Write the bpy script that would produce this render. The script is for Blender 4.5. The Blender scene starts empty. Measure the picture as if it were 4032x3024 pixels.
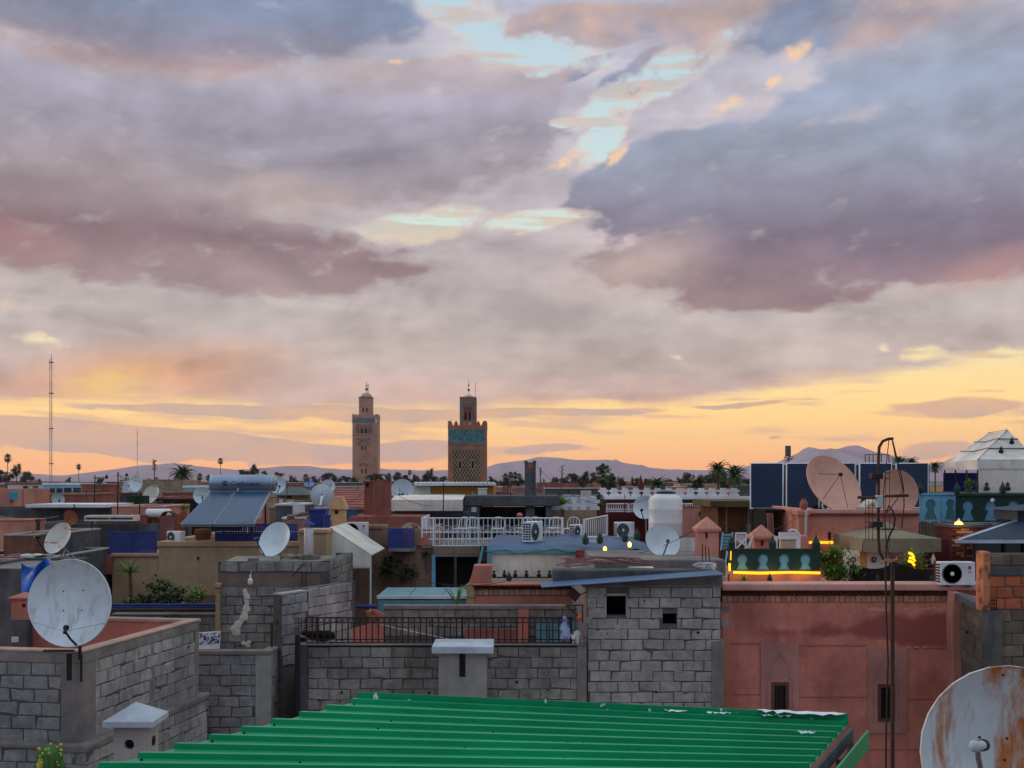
import bpy, bmesh, math, random
from mathutils import Vector, Matrix
from math import sin, cos, pi, radians, atan2, sqrt, tan, atan
random.seed(11)
SC = bpy.context.scene
COL = SC.collection
# ---------------------------------------------------------------- camera
F, CX, HZ, EYE = 4400.0, 2016.0, 1890.0, 12.0     # focal length and horizon of the photograph in its pixels, eye height in m
cam_data = bpy.data.cameras.new('camera'); cam = bpy.data.objects.new('camera', cam_data); COL.objects.link(cam)
cam.location = (0, 0, EYE); cam.rotation_euler = (pi/2, 0, 0)
cam_data.sensor_width = 36; cam_data.lens = 36*F/4032; cam_data.shift_y = (HZ-1512)/4032
cam_data.clip_start = .05; cam_data.clip_end = 40000
SC.camera = cam
SC.view_settings.view_transform = 'Standard'; SC.view_settings.look = 'None'
SC.view_settings.exposure = 0.0; SC.view_settings.gamma = 1; SC.view_settings.use_curve_mapping = False
SC.render.engine = 'CYCLES'
SC.cycles.use_denoising = True
SC.cycles.max_bounces = 6; SC.cycles.diffuse_bounces = 3; SC.cycles.glossy_bounces = 3; SC.cycles.volume_bounces = 1
SC.cycles.transparent_max_bounces = 8
# ---------------------------------------------------------------- sky
def lin(c):
    c = c/255; return c/12.92 if c <= .04045 else ((c+.055)/1.055)**2.4
def rgb(r, g, b): return (lin(r), lin(g), lin(b), 1)
SUN_AZ, SUN_EL = -62.0, 7.0      # the sun has gone down behind cloud to the left of the view
world = bpy.data.worlds.new('World'); SC.world = world; world.use_nodes = True
wt = world.node_tree; wt.nodes.clear()
class E:
    """a socket with arithmetic, for writing the cloud fields as formulas"""
    def __init__(s, k): s.k = k
    @staticmethod
    def m(op, *a, clamp=False):
        n = wt.nodes.new('ShaderNodeMath'); n.operation = op; n.use_clamp = clamp
        for i, v in enumerate(a):
            if isinstance(v, E): wt.links.new(v.k, n.inputs[i])
            else: n.inputs[i].default_value = v
        return E(n.outputs[0])
    def __add__(s, o): return E.m('ADD', s, o)
    __radd__ = __add__
    def __sub__(s, o): return E.m('SUBTRACT', s, o)
    def __rsub__(s, o): return E.m('SUBTRACT', o, s)
    def __mul__(s, o): return E.m('MULTIPLY', s, o)
    __rmul__ = __mul__
    def __truediv__(s, o): return E.m('DIVIDE', s, o)
def sstep(a, b, x):
    n = wt.nodes.new('ShaderNodeMapRange'); n.interpolation_type = 'SMOOTHSTEP'; n.clamp = True
    wt.links.new(x.k, n.inputs[0])
    for i, v in ((1, a), (2, b)):
        if isinstance(v, E): wt.links.new(v.k, n.inputs[i])
        else: n.inputs[i].default_value = v
    n.inputs[3].default_value = 0; n.inputs[4].default_value = 1
    return E(n.outputs[0])
def vec(x, y, z=0.0):
    n = wt.nodes.new('ShaderNodeCombineXYZ')
    for i, v in enumerate((x, y, z)):
        if isinstance(v, E): wt.links.new(v.k, n.inputs[i])
        else: n.inputs[i].default_value = v
    return n.outputs[0]
def noise(v, scale=1, detail=6, rough=.55, dist=0.0):
    n = wt.nodes.new('ShaderNodeTexNoise'); n.inputs['Scale'].default_value = scale
    n.inputs['Detail'].default_value = detail; n.inputs['Roughness'].default_value = rough; n.inputs['Distortion'].default_value = dist
    wt.links.new(v, n.inputs['Vector']); return E(n.outputs[0])
def cmix(f, a, b):
    n = wt.nodes.new('ShaderNodeMix'); n.data_type = 'RGBA'; n.clamp_factor = True
    if isinstance(f, E): wt.links.new(f.k, n.inputs[0])
    else: n.inputs[0].default_value = f
    for i, v in ((6, a), (7, b)):
        if isinstance(v, tuple): n.inputs[i].default_value = v
        else: wt.links.new(v, n.inputs[i])
    return n.outputs[2]
def ramp(x, stops, lo, hi):
    n = wt.nodes.new('ShaderNodeValToRGB'); els = n.color_ramp.elements
    while len(els) < len(stops): els.new(.5)
    for e, (p, c) in zip(els, stops): e.position = (p-lo)/(hi-lo); e.color = rgb(*c)
    wt.links.new(((x-lo)*(1/(hi-lo))).k, n.inputs[0]); return n.outputs[0]
tc = wt.nodes.new('ShaderNodeTexCoord'); sp = wt.nodes.new('ShaderNodeSeparateXYZ'); wt.links.new(tc.outputs['Generated'], sp.inputs[0])
dx, dy, dz = (E(o) for o in sp.outputs)
AZ = E.m('ARCTAN2', dx, dy)*(180/pi)                     # degrees, right of the view is positive
EL = E.m('ARCSINE', dz)*(180/pi)
def azel(px, py):
    a = atan((px-CX)/F); return a*180/pi, atan((HZ-py)/F*cos(a))*180/pi
DEGPX = 180/pi/F
back = sstep(45, 120, E.m('ABSOLUTE', AZ))               # away from the sunset
ELC = E.m('MAXIMUM', EL, 0.0)
# cloud coordinates: flattened towards the horizon
ev = E.m('POWER', ELC+1.5, .75)
def f_big(a, e): return noise(vec(a*.055, e*.42, 3.1), 1, 4, .56)
def f_mid(a, e): return noise(vec(a*.13+e*.16, e*.62-a*.02, 7.7), 1, 6, .54, .5)
n_big = f_big(AZ, ev); n_mid = f_mid(AZ, ev)
n_fin = noise(vec(AZ*.62-EL*.5, EL*.95+AZ*.2, 1.3), 1, 5, .56)
n_str = noise(vec(AZ*.10-ev*.05, EL*1.1+AZ*.03, 5.5), 1, 6, .55)
def f_puf(a, e): return noise(vec(a*.30-e*.22, e*.62+a*.05, 9.2), 1, 8, .58)
n_puf = f_puf(AZ, EL)
# light comes up from the left horizon: cloud that is thicker than its lower-left neighbour catches it
def f_rel(a, e): return noise(vec(a*.17-e*.12, e*.30+a*.03, 4.4), 1, 4.5, .50, .3)
relief = (f_rel(AZ, EL)-f_rel(AZ-.9, EL-.9))*2.7
wa = (n_mid-.5)*2.6+(n_puf-.5)*1.0+(n_fin-.5)*.6        # warping of the designed shapes, degrees
wb = (n_big-.5)*2.2+(n_puf-.5)*.4+(n_fin-.5)*.2
AW, EW = AZ+wa, EL+wb
def blob(px, py, rx, ry, rot=0, hard=.55, aw=None, ew=None):
    """1 inside an ellipse of the sky, falling to 0 at its rim; rot in degrees, positive lifts the right end"""
    a, e = azel(px, py); c, s = cos(radians(rot)), sin(radians(rot))
    u = (aw or AW)-a; v = (ew or EW)-e
    p = (u*c+v*s)*(1/(rx*DEGPX)); q = (v*c-u*s)*(1/(ry*DEGPX))
    d = E.m('SQRT', p*p+q*q)
    return 1-sstep(hard, 1.0, d)
def union(*bs):
    r = bs[0]
    for b in bs[1:]: r = E.m('MAXIMUM', r, b)
    return r
# clear air
nis = wt.nodes.new('ShaderNodeTexSky'); nis.sky_type = 'NISHITA'; nis.sun_disc = False
nis.sun_elevation = radians(SUN_EL); nis.sun_rotation = radians(SUN_AZ); nis.altitude = 450; nis.dust_density = 2.0; nis.air_density = 1.2
clear_front = ramp(EL, [(-1, (248, 152, 70)), (.9, (250, 170, 82)), (2.0, (250, 190, 98)), (3.4, (250, 202, 112)), (5.2, (246, 214, 144)), (8, (236, 234, 200)),
                        (12, (222, 240, 226)), (17, (208, 230, 234)), (24, (190, 216, 232)), (45, (176, 212, 240)), (90, (166, 206, 240))], -1, 90)
clear_back = ramp(EL, [(-1, (130, 138, 165)), (6, (140, 150, 180)), (20, (160, 182, 214)), (45, (176, 212, 240)), (90, (166, 206, 240))], -1, 90)
nism = wt.nodes.new('ShaderNodeMix'); nism.data_type = 'RGBA'; nism.blend_type = 'MULTIPLY'; nism.inputs[0].default_value = 1
wt.links.new(nis.outputs[0], nism.inputs[6]); nism.inputs[7].default_value = (.10, .10, .10, 1)
hb_ = wt.nodes.new('ShaderNodeVectorMath'); hb_.operation = 'SCALE'; wt.links.new(clear_front, hb_.inputs[0]); wt.links.new((1.0+.55*(1-sstep(2.5, 9, EL))).k, hb_.inputs['Scale'])   # the sunset band outshines the cloud
clear = cmix(.06, cmix(back, hb_.outputs[0], clear_back), nism.outputs[2])
# thin streaks low in the yellow band
left = 1-sstep(-14, 8, AZ)
st_f = sstep(.50, .60, n_str+left*.05+(n_fin-.5)*.06)*sstep(.6, 1.6, EL)
bank = union(blob(600, 1740, 1150, 62, -2.5, .75), blob(1640, 1770, 260, 70, 0, .6), blob(250, 1680, 520, 40, -5, .6), blob(2170, 1765, 210, 26, 2, .5),
             blob(2900, 1600, 260, 14, 2, .5), blob(3780, 1620, 330, 45, 0, .5), blob(3650, 1770, 190, 35, 3, .4), blob(3040, 1715, 45, 10, 4, .4), blob(1500, 1620, 1400, 30, 0, .6))
bank = sstep(.22, .85, bank+(n_puf-.5)*1.6+(n_fin-.5)*1.0)*sstep(.0, .3, bank)
low = E.m('MAXIMUM', st_f*.55, bank*.85)
low_col = cmix(sstep(.42, .62, n_puf), rgb(228, 178, 142), rgb(200, 170, 158))
c0 = cmix(low*(1-back), clear, low_col)
# the high veil of broken stratocumulus
edge = 3.75+E.m('MAXIMUM', AZ-8, 0.0)*.14+(n_mid-.5)*1.6+(n_str-.5)*2.6+(n_puf-.5)*1.4
veil_a = sstep(edge-.3, edge+.7, EL)
holes = union(blob(1820, 40, 330, 130, -20, .3), blob(2080, 205, 470, 120, -6, .3), blob(2560, 330, 560, 110, 24, .3), blob(2370, 560, 250, 90, 38, .3), blob(2190, 500, 90, 40, 0, .2),
              blob(1640, 880, 400, 110, 9, .2), blob(2110, 868, 290, 70, 3, .2))
holes = E.m('MAXIMUM', holes, .78*union(blob(150, 1345, 190, 50, -6, .0), blob(2660, 1420, 80, 44, -20, .0),
              blob(3640, 1400, 170, 70, 0, .0), blob(3470, 1370, 70, 40, 0, .0), blob(3930, 1440, 380, 100, 14, .0), blob(0, 1220, 90, 100, 20, .0)))
n_hol = noise(vec(AZ*.42-EL*.2, EL*.5+AZ*.15, 2.2), 1, 8, .60)
hf = holes*1.05+(n_hol-.5)*3.0
hole_a = sstep(.36, 1.02, hf)*sstep(.0, .5, holes)
lit = sstep(.05, .75, hf)*sstep(.0, .95, holes)*.9                 # thin cloud round the gaps, lit through
back_hole = sstep(.54, .66, n_big*.6+n_mid*.4)*sstep(24, 34, EL+back*40)
veil_col = ramp(EL+(n_mid-.5)*1.6, [(-1, (212, 170, 148)), (4.2, (210, 170, 150)), (5.4, (200, 178, 168)), (8, (194, 182, 178)), (11, (192, 180, 180)), (16, (190, 184, 194)), (24, (186, 188, 206)), (40, (210, 222, 238)), (90, (230, 240, 252))], -1, 90)
def scaled(col, f):
    n = wt.nodes.new('ShaderNodeVectorMath'); n.operation = 'SCALE'; wt.links.new(col, n.inputs[0]); wt.links.new(f.k, n.inputs['Scale']); return n.outputs[0]
shade = n_mid*.62+n_str*.28+n_fin*.10
dens = E.m('MINIMUM', E.m('MAXIMUM', 1.0-(shade-.5)*1.0+relief*.40+(n_fin-.5)*.40, .78), 1.25)
veil = scaled(veil_col, dens)
veil = cmix(sstep(.55, .40, shade) if False else (1-sstep(.36, .5, shade))*.35, veil, rgb(226, 210, 200))
veil = cmix(lit*.75, veil, rgb(236, 208, 190))
back_veil = ramp(EL, [(-1, (128, 136, 160)), (14, (150, 160, 188)), (34, (206, 218, 236)), (90, (230, 240, 252))], -1, 90)
veil = cmix(back*.85, veil, cmix(sstep(.4, .6, shade)*.25, back_veil, rgb(150, 160, 190)))
# orange light catching the low cloud at the left
glow = blob(560, 1490, 780, 190, 8, .05)*.95
veil = cmix(glow, veil, scaled(ramp(EL, [(0, (246, 174, 112)), (10, (226, 172, 140))], 0, 10), 1.0+relief*.6))
puff = blob(430, 1515, 260, 90, 12, .1)*sstep(.34, .58, n_puf*.6+n_fin*.4)
veil = cmix(puff, veil, rgb(255, 206, 118))
vis = veil_a*(1-hole_a*(1-back))*(1-back_hole*.8)
c1 = cmix(vis, c0, veil)
# the heavy masses
mass_r = union(blob(3120, 720, 960, 300, 6, .7), blob(3700, 540, 1000, 470, 12, .65), blob(3150, 960, 1000, 230, 6, .6), blob(3050, 1120, 640, 130, 3, .4), blob(3900, 820, 700, 260, 14, .6), blob(2580, 710, 400, 170, 14, .7), blob(2380, 800, 200, 70, 0, .6))
mass_l = union(blob(1450, 520, 960, 300, 4, .65), blob(560, 950, 1350, 220, -4, .55), blob(250, 620, 1150, 460, 0, .55), blob(1880, 470, 420, 230, 22, .7), blob(1260, 1040, 600, 70, -1, .5), blob(1700, 330, 360, 130, 8, .7))
mass_t = union(blob(500, 80, 1400, 260, 7, .55), blob(1300, 30, 420, 100, 6, .6))
mass_u = union(blob(2330, 85, 480, 105, 2, .6), blob(2620, 260, 330, 100, 20, .5), blob(3150, 60, 900, 170, -2, .4), blob(3850, 230, 620, 240, 10, .2), blob(2230, 290, 260, 40, 20, .5))
body = .99+relief*.34-(n_mid-.5)*.35+(n_fin-.5)*.34
mcol_r = ramp(EL+(n_big-.5)*3.0+(n_mid-.5)*1.5, [(8, (166, 136, 136)), (9.6, (148, 122, 128)), (11.6, (128, 114, 132)), (13.2, (138, 134, 152)), (15.5, (152, 158, 178)), (19, (158, 170, 194)), (22, (176, 172, 186)), (30, (174, 176, 194))], 5, 40)
mcol_l = ramp(EL+(n_big-.5)*3.4+(n_mid-.5)*1.8, [(8, (168, 146, 146)), (10.6, (150, 126, 130)), (12.0, (138, 114, 120)), (14.2, (166, 152, 156)), (16.5, (156, 152, 166)), (18.4, (168, 164, 180)), (20.5, (192, 178, 182)), (30, (180, 180, 196))], 5, 40)
mcol_t = ramp(EL+(n_big-.5)*2.2+(n_mid-.5)*1.2, [(8, (180, 156, 156)), (19.3, (188, 162, 160)), (20.6, (148, 144, 162)), (22.5, (132, 146, 174)), (30, (134, 156, 190))], 5, 40)
mcol_u = cmix(sstep(.42, .60, n_mid*.6+n_big*.4), rgb(134, 148, 176), rgb(204, 178, 172))
def over(base, f, col, soft): return cmix(sstep(.5-soft, .5+soft, f+(n_puf-.5)*1.9+(n_fin-.5)*1.7)*sstep(.0, .3, f)*(1-back)*(1-hole_a*.95), base, scaled(col, body))
c2 = over(c1, mass_u, mcol_u, .40)
c2 = over(c2, mass_t, mcol_t, .42)
c2 = over(c2, mass_l, mcol_l, .42)
c2 = cmix(blob(1150, 770, 330, 140, 0, .05)*.7, c2, scaled(ramp(EL, [(0, (196, 178, 174)), (40, (196, 178, 174))], 0, 40), body))        # the paler hollow in the left mass
c2 = cmix(blob(60, 960, 360, 130, -10, .05)*.5, c2, rgb(176, 126, 122))
c2 = over(c2, mass_r, mcol_r, .36)
c2 = cmix(blob(2540, 1060, 480, 170, 12, .05)*.6, c2, scaled(ramp(EL, [(0, (216, 192, 182)), (40, (216, 192, 182))], 0, 40), body))
c2 = cmix(blob(3900, 1040, 380, 90, 14, .05)*.55, c2, rgb(200, 152, 144))
rims = union(blob(3110, 200, 150, 60, 24, .05), blob(3010, 345, 120, 40, 40, .05), blob(2250, 640, 150, 50, 12, .05), blob(1585, 225, 90, 32, 0, .05), blob(2820, 430, 220, 66, 20, .05), blob(2030, 930, 90, 30, 10, .05), blob(2420, 620, 120, 40, 40, .05))
c2 = cmix(sstep(.35, 1.1, rims*.8+(n_puf-.5)*2.0+(n_fin-.5)*2.4)*sstep(.0, .9, rims)*.85, c2, rgb(255, 212, 170))
SKY = c2
bg = wt.nodes.new('ShaderNodeBackground'); bg.inputs['Strength'].default_value = 1.0; wt.links.new(SKY, bg.inputs['Color'])
wo = wt.nodes.new('ShaderNodeOutputWorld'); wt.links.new(bg.outputs[0], wo.inputs['Surface'])
world.cycles.sampling_method = 'MANUAL'; world.cycles.sample_map_resolution = 512
# ---------------------------------------------------------------- sun
sd = bpy.data.lights.new('sun', 'SUN'); sun = bpy.data.objects.new('sun', sd); COL.objects.link(sun)
sd.energy = 1.1; sd.angle = radians(14); sd.color = (1.0, .72, .48)
sun.rotation_euler = (radians(90-SUN_EL), 0, -radians(SUN_AZ)+pi)   # points from the sun's bearing
# ---------------------------------------------------------------- helpers
def X(px, Y): return (px-CX)/F*Y
def Z(py, Y): return EYE-(py-HZ)/F*Y
def W(px, py, Y): return Vector((X(px, Y), Y, Z(py, Y)))
def L(p, Y): return p/F*Y
def rnd(a, b): return random.uniform(a, b)
def worldloc(o):
    v = Vector((0, 0, 0))
    while o: v += Vector(o.location); o = o.parent
    return v
def tag(o, label=None, cat=None, group=None, kind=None):
    if label: o['label'] = label
    if cat: o['category'] = cat
    if group: o['group'] = group
    if kind: o['kind'] = kind
    return o
def thing(name, label, cat, loc=(0, 0, 0), group=None):
    o = bpy.data.objects.new(name, None); COL.objects.link(o); o.location = loc; o.empty_display_size = .2
    return tag(o, label, cat, group)
def inst(name, me, parent, loc, rot=(0, 0, 0), scale=(1, 1, 1)):
    o = bpy.data.objects.new(name, me); COL.objects.link(o); o.parent = parent
    o.location = Vector(loc)-worldloc(parent); o.rotation_euler = rot; o.scale = scale
    return o
def copy_tree(o, parent=None):
    c = o.copy(); COL.objects.link(c); c.parent = parent
    for ch in list(o.children): copy_tree(ch, c)
    return c
class MB:
    def __init__(s): s.v = []; s.f = []
    def add(s, vs, fs):
        n = len(s.v); s.v += [Vector(p) for p in vs]; s.f += [[i+n for i in f] for f in fs]; return s
    def box(s, x0, x1, y0, y1, z0, z1):
        return s.add([(x0, y0, z0), (x1, y0, z0), (x1, y1, z0), (x0, y1, z0), (x0, y0, z1), (x1, y0, z1), (x1, y1, z1), (x0, y1, z1)],
                     [(3, 2, 1, 0), (4, 5, 6, 7), (0, 1, 5, 4), (1, 2, 6, 5), (2, 3, 7, 6), (3, 0, 4, 7)])
    def pb(s, x0, x1, y0, y1, Y, d, dy=0):
        """a box whose front face covers that part of the photograph at depth Y; d metres deep"""
        return s.box(X(x0, Y), X(x1, Y), Y+dy, Y+d+dy, Z(y1, Y), Z(y0, Y))
    def ob(s, o, u, l, d, z0, z1):
        """box from corner o along the horizontal direction u for l metres and inwards for d metres"""
        u = Vector((u[0], u[1])).normalized(); w = Vector((-u.y, u.x)); o = Vector((o[0], o[1])); a, b, c, e = o, o+u*l, o+u*l+w*d, o+w*d
        return s.add([(a.x, a.y, z0), (b.x, b.y, z0), (c.x, c.y, z0), (e.x, e.y, z0), (a.x, a.y, z1), (b.x, b.y, z1), (c.x, c.y, z1), (e.x, e.y, z1)],
                     [(3, 2, 1, 0), (4, 5, 6, 7), (0, 1, 5, 4), (1, 2, 6, 5), (2, 3, 7, 6), (3, 0, 4, 7)])
    def tube(s, pts, r, n=8, r2=None):
        pts = [Vector(p) for p in pts]; k = len(pts); base = len(s.v); up = None
        for i, p in enumerate(pts):
            t = (pts[min(i+1, k-1)]-pts[max(i-1, 0)]).normalized()
            if up is None: up = t.orthogonal().normalized()
            up = (up-t*up.dot(t)); up = up.normalized() if up.length > 1e-6 else t.orthogonal().normalized()
            b = t.cross(up); rr = r if r2 is None else r+(r2-r)*i/(k-1)
            for j in range(n):
                a = 2*pi*j/n; s.v.append(p+(up*cos(a)+b*sin(a))*rr)
        for i in range(k-1):
            for j in range(n): s.f.append([base+i*n+j, base+i*n+(j+1) % n, base+(i+1)*n+(j+1) % n, base+(i+1)*n+j])
        s.f.append([base+j for j in range(n)][::-1]); s.f.append([base+(k-1)*n+j for j in range(n)])
        return s
    def lathe(s, c, prof, n=24, axis='z'):
        base = len(s.v)
        for r, h in prof:
            for j in range(n):
                a = 2*pi*j/n
                if axis == 'z': s.v.append(Vector((c[0]+r*cos(a), c[1]+r*sin(a), c[2]+h)))
                elif axis == 'y': s.v.append(Vector((c[0]+r*cos(a), c[1]+h, c[2]+r*sin(a))))
                else: s.v.append(Vector((c[0]+h, c[1]+r*cos(a), c[2]+r*sin(a))))
        for i in range(len(prof)-1):
            for j in range(n): s.f.append([base+i*n+j, base+i*n+(j+1) % n, base+(i+1)*n+(j+1) % n, base+(i+1)*n+j])
        s.f.append([base+j for j in range(n)][::-1]); s.f.append([base+(len(prof)-1)*n+j for j in range(n)])
        return s
    def prism(s, poly, y0, y1):
        """polygon of (x, z) pushed from y0 to y1"""
        n = len(poly); b = len(s.v)
        s.v += [Vector((x, y0, z)) for x, z in poly]+[Vector((x, y1, z)) for x, z in poly]
        s.f.append([b+i for i in range(n)]); s.f.append([b+n+i for i in range(n)][::-1])
        for i in range(n): j = (i+1) % n; s.f.append([b+i, b+n+i, b+n+j, b+j])
        return s
    def pp(s, poly, Y, d): return s.prism([(X(x, Y), Z(y, Y)) for x, y in poly], Y, Y+d)
    def hip(s, x0, x1, y0, y1, z0, z1, rx0=None, rx1=None, ry=None):
        """pyramid or hipped block: base rectangle at z0, ridge at z1"""
        rx0 = (x0+x1)/2 if rx0 is None else rx0; rx1 = (x0+x1)/2 if rx1 is None else rx1; ry = (y0+y1)/2 if ry is None else ry
        return s.add([(x0, y0, z0), (x1, y0, z0), (x1, y1, z0), (x0, y1, z0), (rx0, ry, z1), (rx1+1e-4, ry, z1)],
                     [(3, 2, 1, 0), (0, 1, 5, 4), (1, 2, 5), (2, 3, 4, 5), (3, 0, 4)])
    def ball(s, c, r, n=10, sq=(1, 1, 1)):
        prof = [(max(1e-4, sin(pi*i/n)), -cos(pi*i/n)) for i in range(n+1)]; k = len(s.v)
        s.lathe((0, 0, 0), prof, n+2)
        for i in range(k, len(s.v)): p = s.v[i]; s.v[i] = Vector((c[0]+p.x*r*sq[0], c[1]+p.y*r*sq[1], c[2]+p.z*r*sq[2]))
        return s
    def xf(s, M, start=0):
        for i in range(start, len(s.v)): s.v[i] = M @ s.v[i]
        return s
    def mesh(s, name, mt, smooth=False, o=Vector((0, 0, 0))):
        me = bpy.data.meshes.new(name); me.from_pydata([tuple(p-o) for p in s.v], [], s.f); me.materials.append(mt)
        if smooth:
            me.polygons.foreach_set('use_smooth', [True]*len(me.polygons)); me.set_sharp_from_angle(angle=radians(42))
        return me
    def build(s, name, mt, parent=None, smooth=False, bev=0, **k):
        if parent is not None: o = worldloc(parent)
        else:
            xs = [p.x for p in s.v]; ys = [p.y for p in s.v]; o = Vector(((min(xs)+max(xs))/2, (min(ys)+max(ys))/2, min(p.z for p in s.v)))
        ob = bpy.data.objects.new(name, s.mesh(name, mt, smooth, o)); COL.objects.link(ob)
        if parent is not None: ob.parent = parent
        else: ob.location = o
        if bev:
            md = ob.modifiers.new('edge', 'BEVEL'); md.width = bev; md.segments = 2; md.limit_method = 'ANGLE'
        return tag(ob, **k)
def plate(outer, holes, Y, d):
    """flat board with real openings: outlines as (x, z), front at depth Y"""
    bm = bmesh.new(); edges = []
    for loop in [outer]+holes:
        vs = [bm.verts.new((x, Y, z)) for x, z in loop]
        edges += [bm.edges.new((vs[i], vs[(i+1) % len(vs)])) for i in range(len(vs))]
    bmesh.ops.triangle_fill(bm, use_beauty=True, use_dissolve=False, edges=edges)
    r = bmesh.ops.extrude_face_region(bm, geom=list(bm.faces))
    for v in r['geom']:
        if isinstance(v, bmesh.types.BMVert): v.co.y += d
    bmesh.ops.recalc_face_normals(bm, faces=list(bm.faces))
    mb = MB(); bm.verts.index_update(); mb.add([v.co.copy() for v in bm.verts], [[v.index for v in f.verts] for f in bm.faces]); bm.free()
    return mb
def text_mesh(body, size, name):
    cu = bpy.data.curves.new(name, 'FONT'); cu.body = body; cu.size = size; cu.align_x = 'CENTER'; cu.align_y = 'CENTER'; cu.extrude = size*.015; cu.resolution_u = 3
    o = bpy.data.objects.new(name, cu); COL.objects.link(o)
    me = o.evaluated_get(bpy.context.evaluated_depsgraph_get()).to_mesh()
    mb = MB(); mb.add([v.co.copy() for v in me.vertices], [list(p.vertices) for p in me.polygons])
    bpy.data.objects.remove(o); bpy.data.curves.remove(cu)
    return mb
# ---------------------------------------------------------------- materials
MATS = {}
def mat(name, col, rough=.85, var=.18, scale=2.5, bump=.25, metal=0.0, orand=0.0, streak=0.0, tint=None, fine=1.0, spec=.3, dirt=.16):
    """matte surface: mottled colour, per-piece variation (orand), run-off streaks, fine relief"""
    if name in MATS: return MATS[name]
    m = bpy.data.materials.new(name); m.use_nodes = True; t = m.node_tree; N = t.nodes.new; K = t.links.new
    b = t.nodes['Principled BSDF']; b.inputs['Roughness'].default_value = rough; b.inputs['Metallic'].default_value = metal; b.inputs['Specular IOR Level'].default_value = spec
    c = Vector([lin(v) for v in col]); g = N('ShaderNodeNewGeometry')
    n1 = N('ShaderNodeTexNoise'); n1.inputs['Scale'].default_value = scale; n1.inputs['Detail'].default_value = 5; n1.inputs['Roughness'].default_value = .62; K(g.outputs['Position'], n1.inputs['Vector'])
    r1 = N('ShaderNodeMapRange'); r1.inputs[1].default_value = .28; r1.inputs[2].default_value = .72; K(n1.outputs[0], r1.inputs[0])
    mx = N('ShaderNodeMix'); mx.data_type = 'RGBA'; K(r1.outputs[0], mx.inputs[0])
    lo = c*(1-var*1.15); hi = c*(1+var)
    if tint: hi = Vector([lin(v) for v in tint])
    mx.inputs[6].default_value = (*lo, 1); mx.inputs[7].default_value = (*[min(.9, v) for v in hi], 1)
    out = mx.outputs[2]
    def mul(fac_socket, f0, f1):
        nonlocal out
        mr = N('ShaderNodeMapRange'); mr.inputs[3].default_value = f0; mr.inputs[4].default_value = f1; K(fac_socket, mr.inputs[0])
        v = N('ShaderNodeVectorMath'); v.operation = 'SCALE'; K(out, v.inputs[0]); K(mr.outputs[0], v.inputs['Scale']); out = v.outputs[0]
    if orand:
        oi = N('ShaderNodeObjectInfo'); mul(oi.outputs['Random'], 1-orand, 1+orand)
    if dirt:                                   # broad uneven weathering, metres across
        nd = N('ShaderNodeTexNoise'); nd.inputs['Scale'].default_value = .55*fine; nd.inputs['Detail'].default_value = 7; nd.inputs['Roughness'].default_value = .68; K(g.outputs['Position'], nd.inputs['Vector'])
        rd = N('ShaderNodeMapRange'); rd.inputs[1].default_value = .36; rd.inputs[2].default_value = .64; K(nd.outputs[0], rd.inputs[0]); mul(rd.outputs[0], 1-dirt*1.5, 1+dirt)
    if streak:
        mp = N('ShaderNodeMapping'); mp.inputs['Scale'].default_value = (5, 5, .35); K(g.outputs['Position'], mp.inputs[0])
        n2 = N('ShaderNodeTexNoise'); n2.inputs['Scale'].default_value = 1.3; n2.inputs['Detail'].default_value = 6; K(mp.outputs[0], n2.inputs['Vector'])
        rr = N('ShaderNodeMapRange'); rr.inputs[1].default_value = .45; rr.inputs[2].default_value = .75; K(n2.outputs[0], rr.inputs[0]); mul(rr.outputs[0], 1, 1-streak)
    K(out, b.inputs['Base Color'])
    if bump:
        n3 = N('ShaderNodeTexNoise'); n3.inputs['Scale'].default_value = 38*fine; n3.inputs['Detail'].default_value = 3; K(g.outputs['Position'], n3.inputs['Vector'])
        bp = N('ShaderNodeBump'); bp.inputs['Strength'].default_value = bump; bp.inputs['Distance'].default_value = .012; K(n3.outputs[0], bp.inputs['Height']); K(bp.outputs[0], b.inputs['Normal'])
    MATS[name] = m; return m
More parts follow.
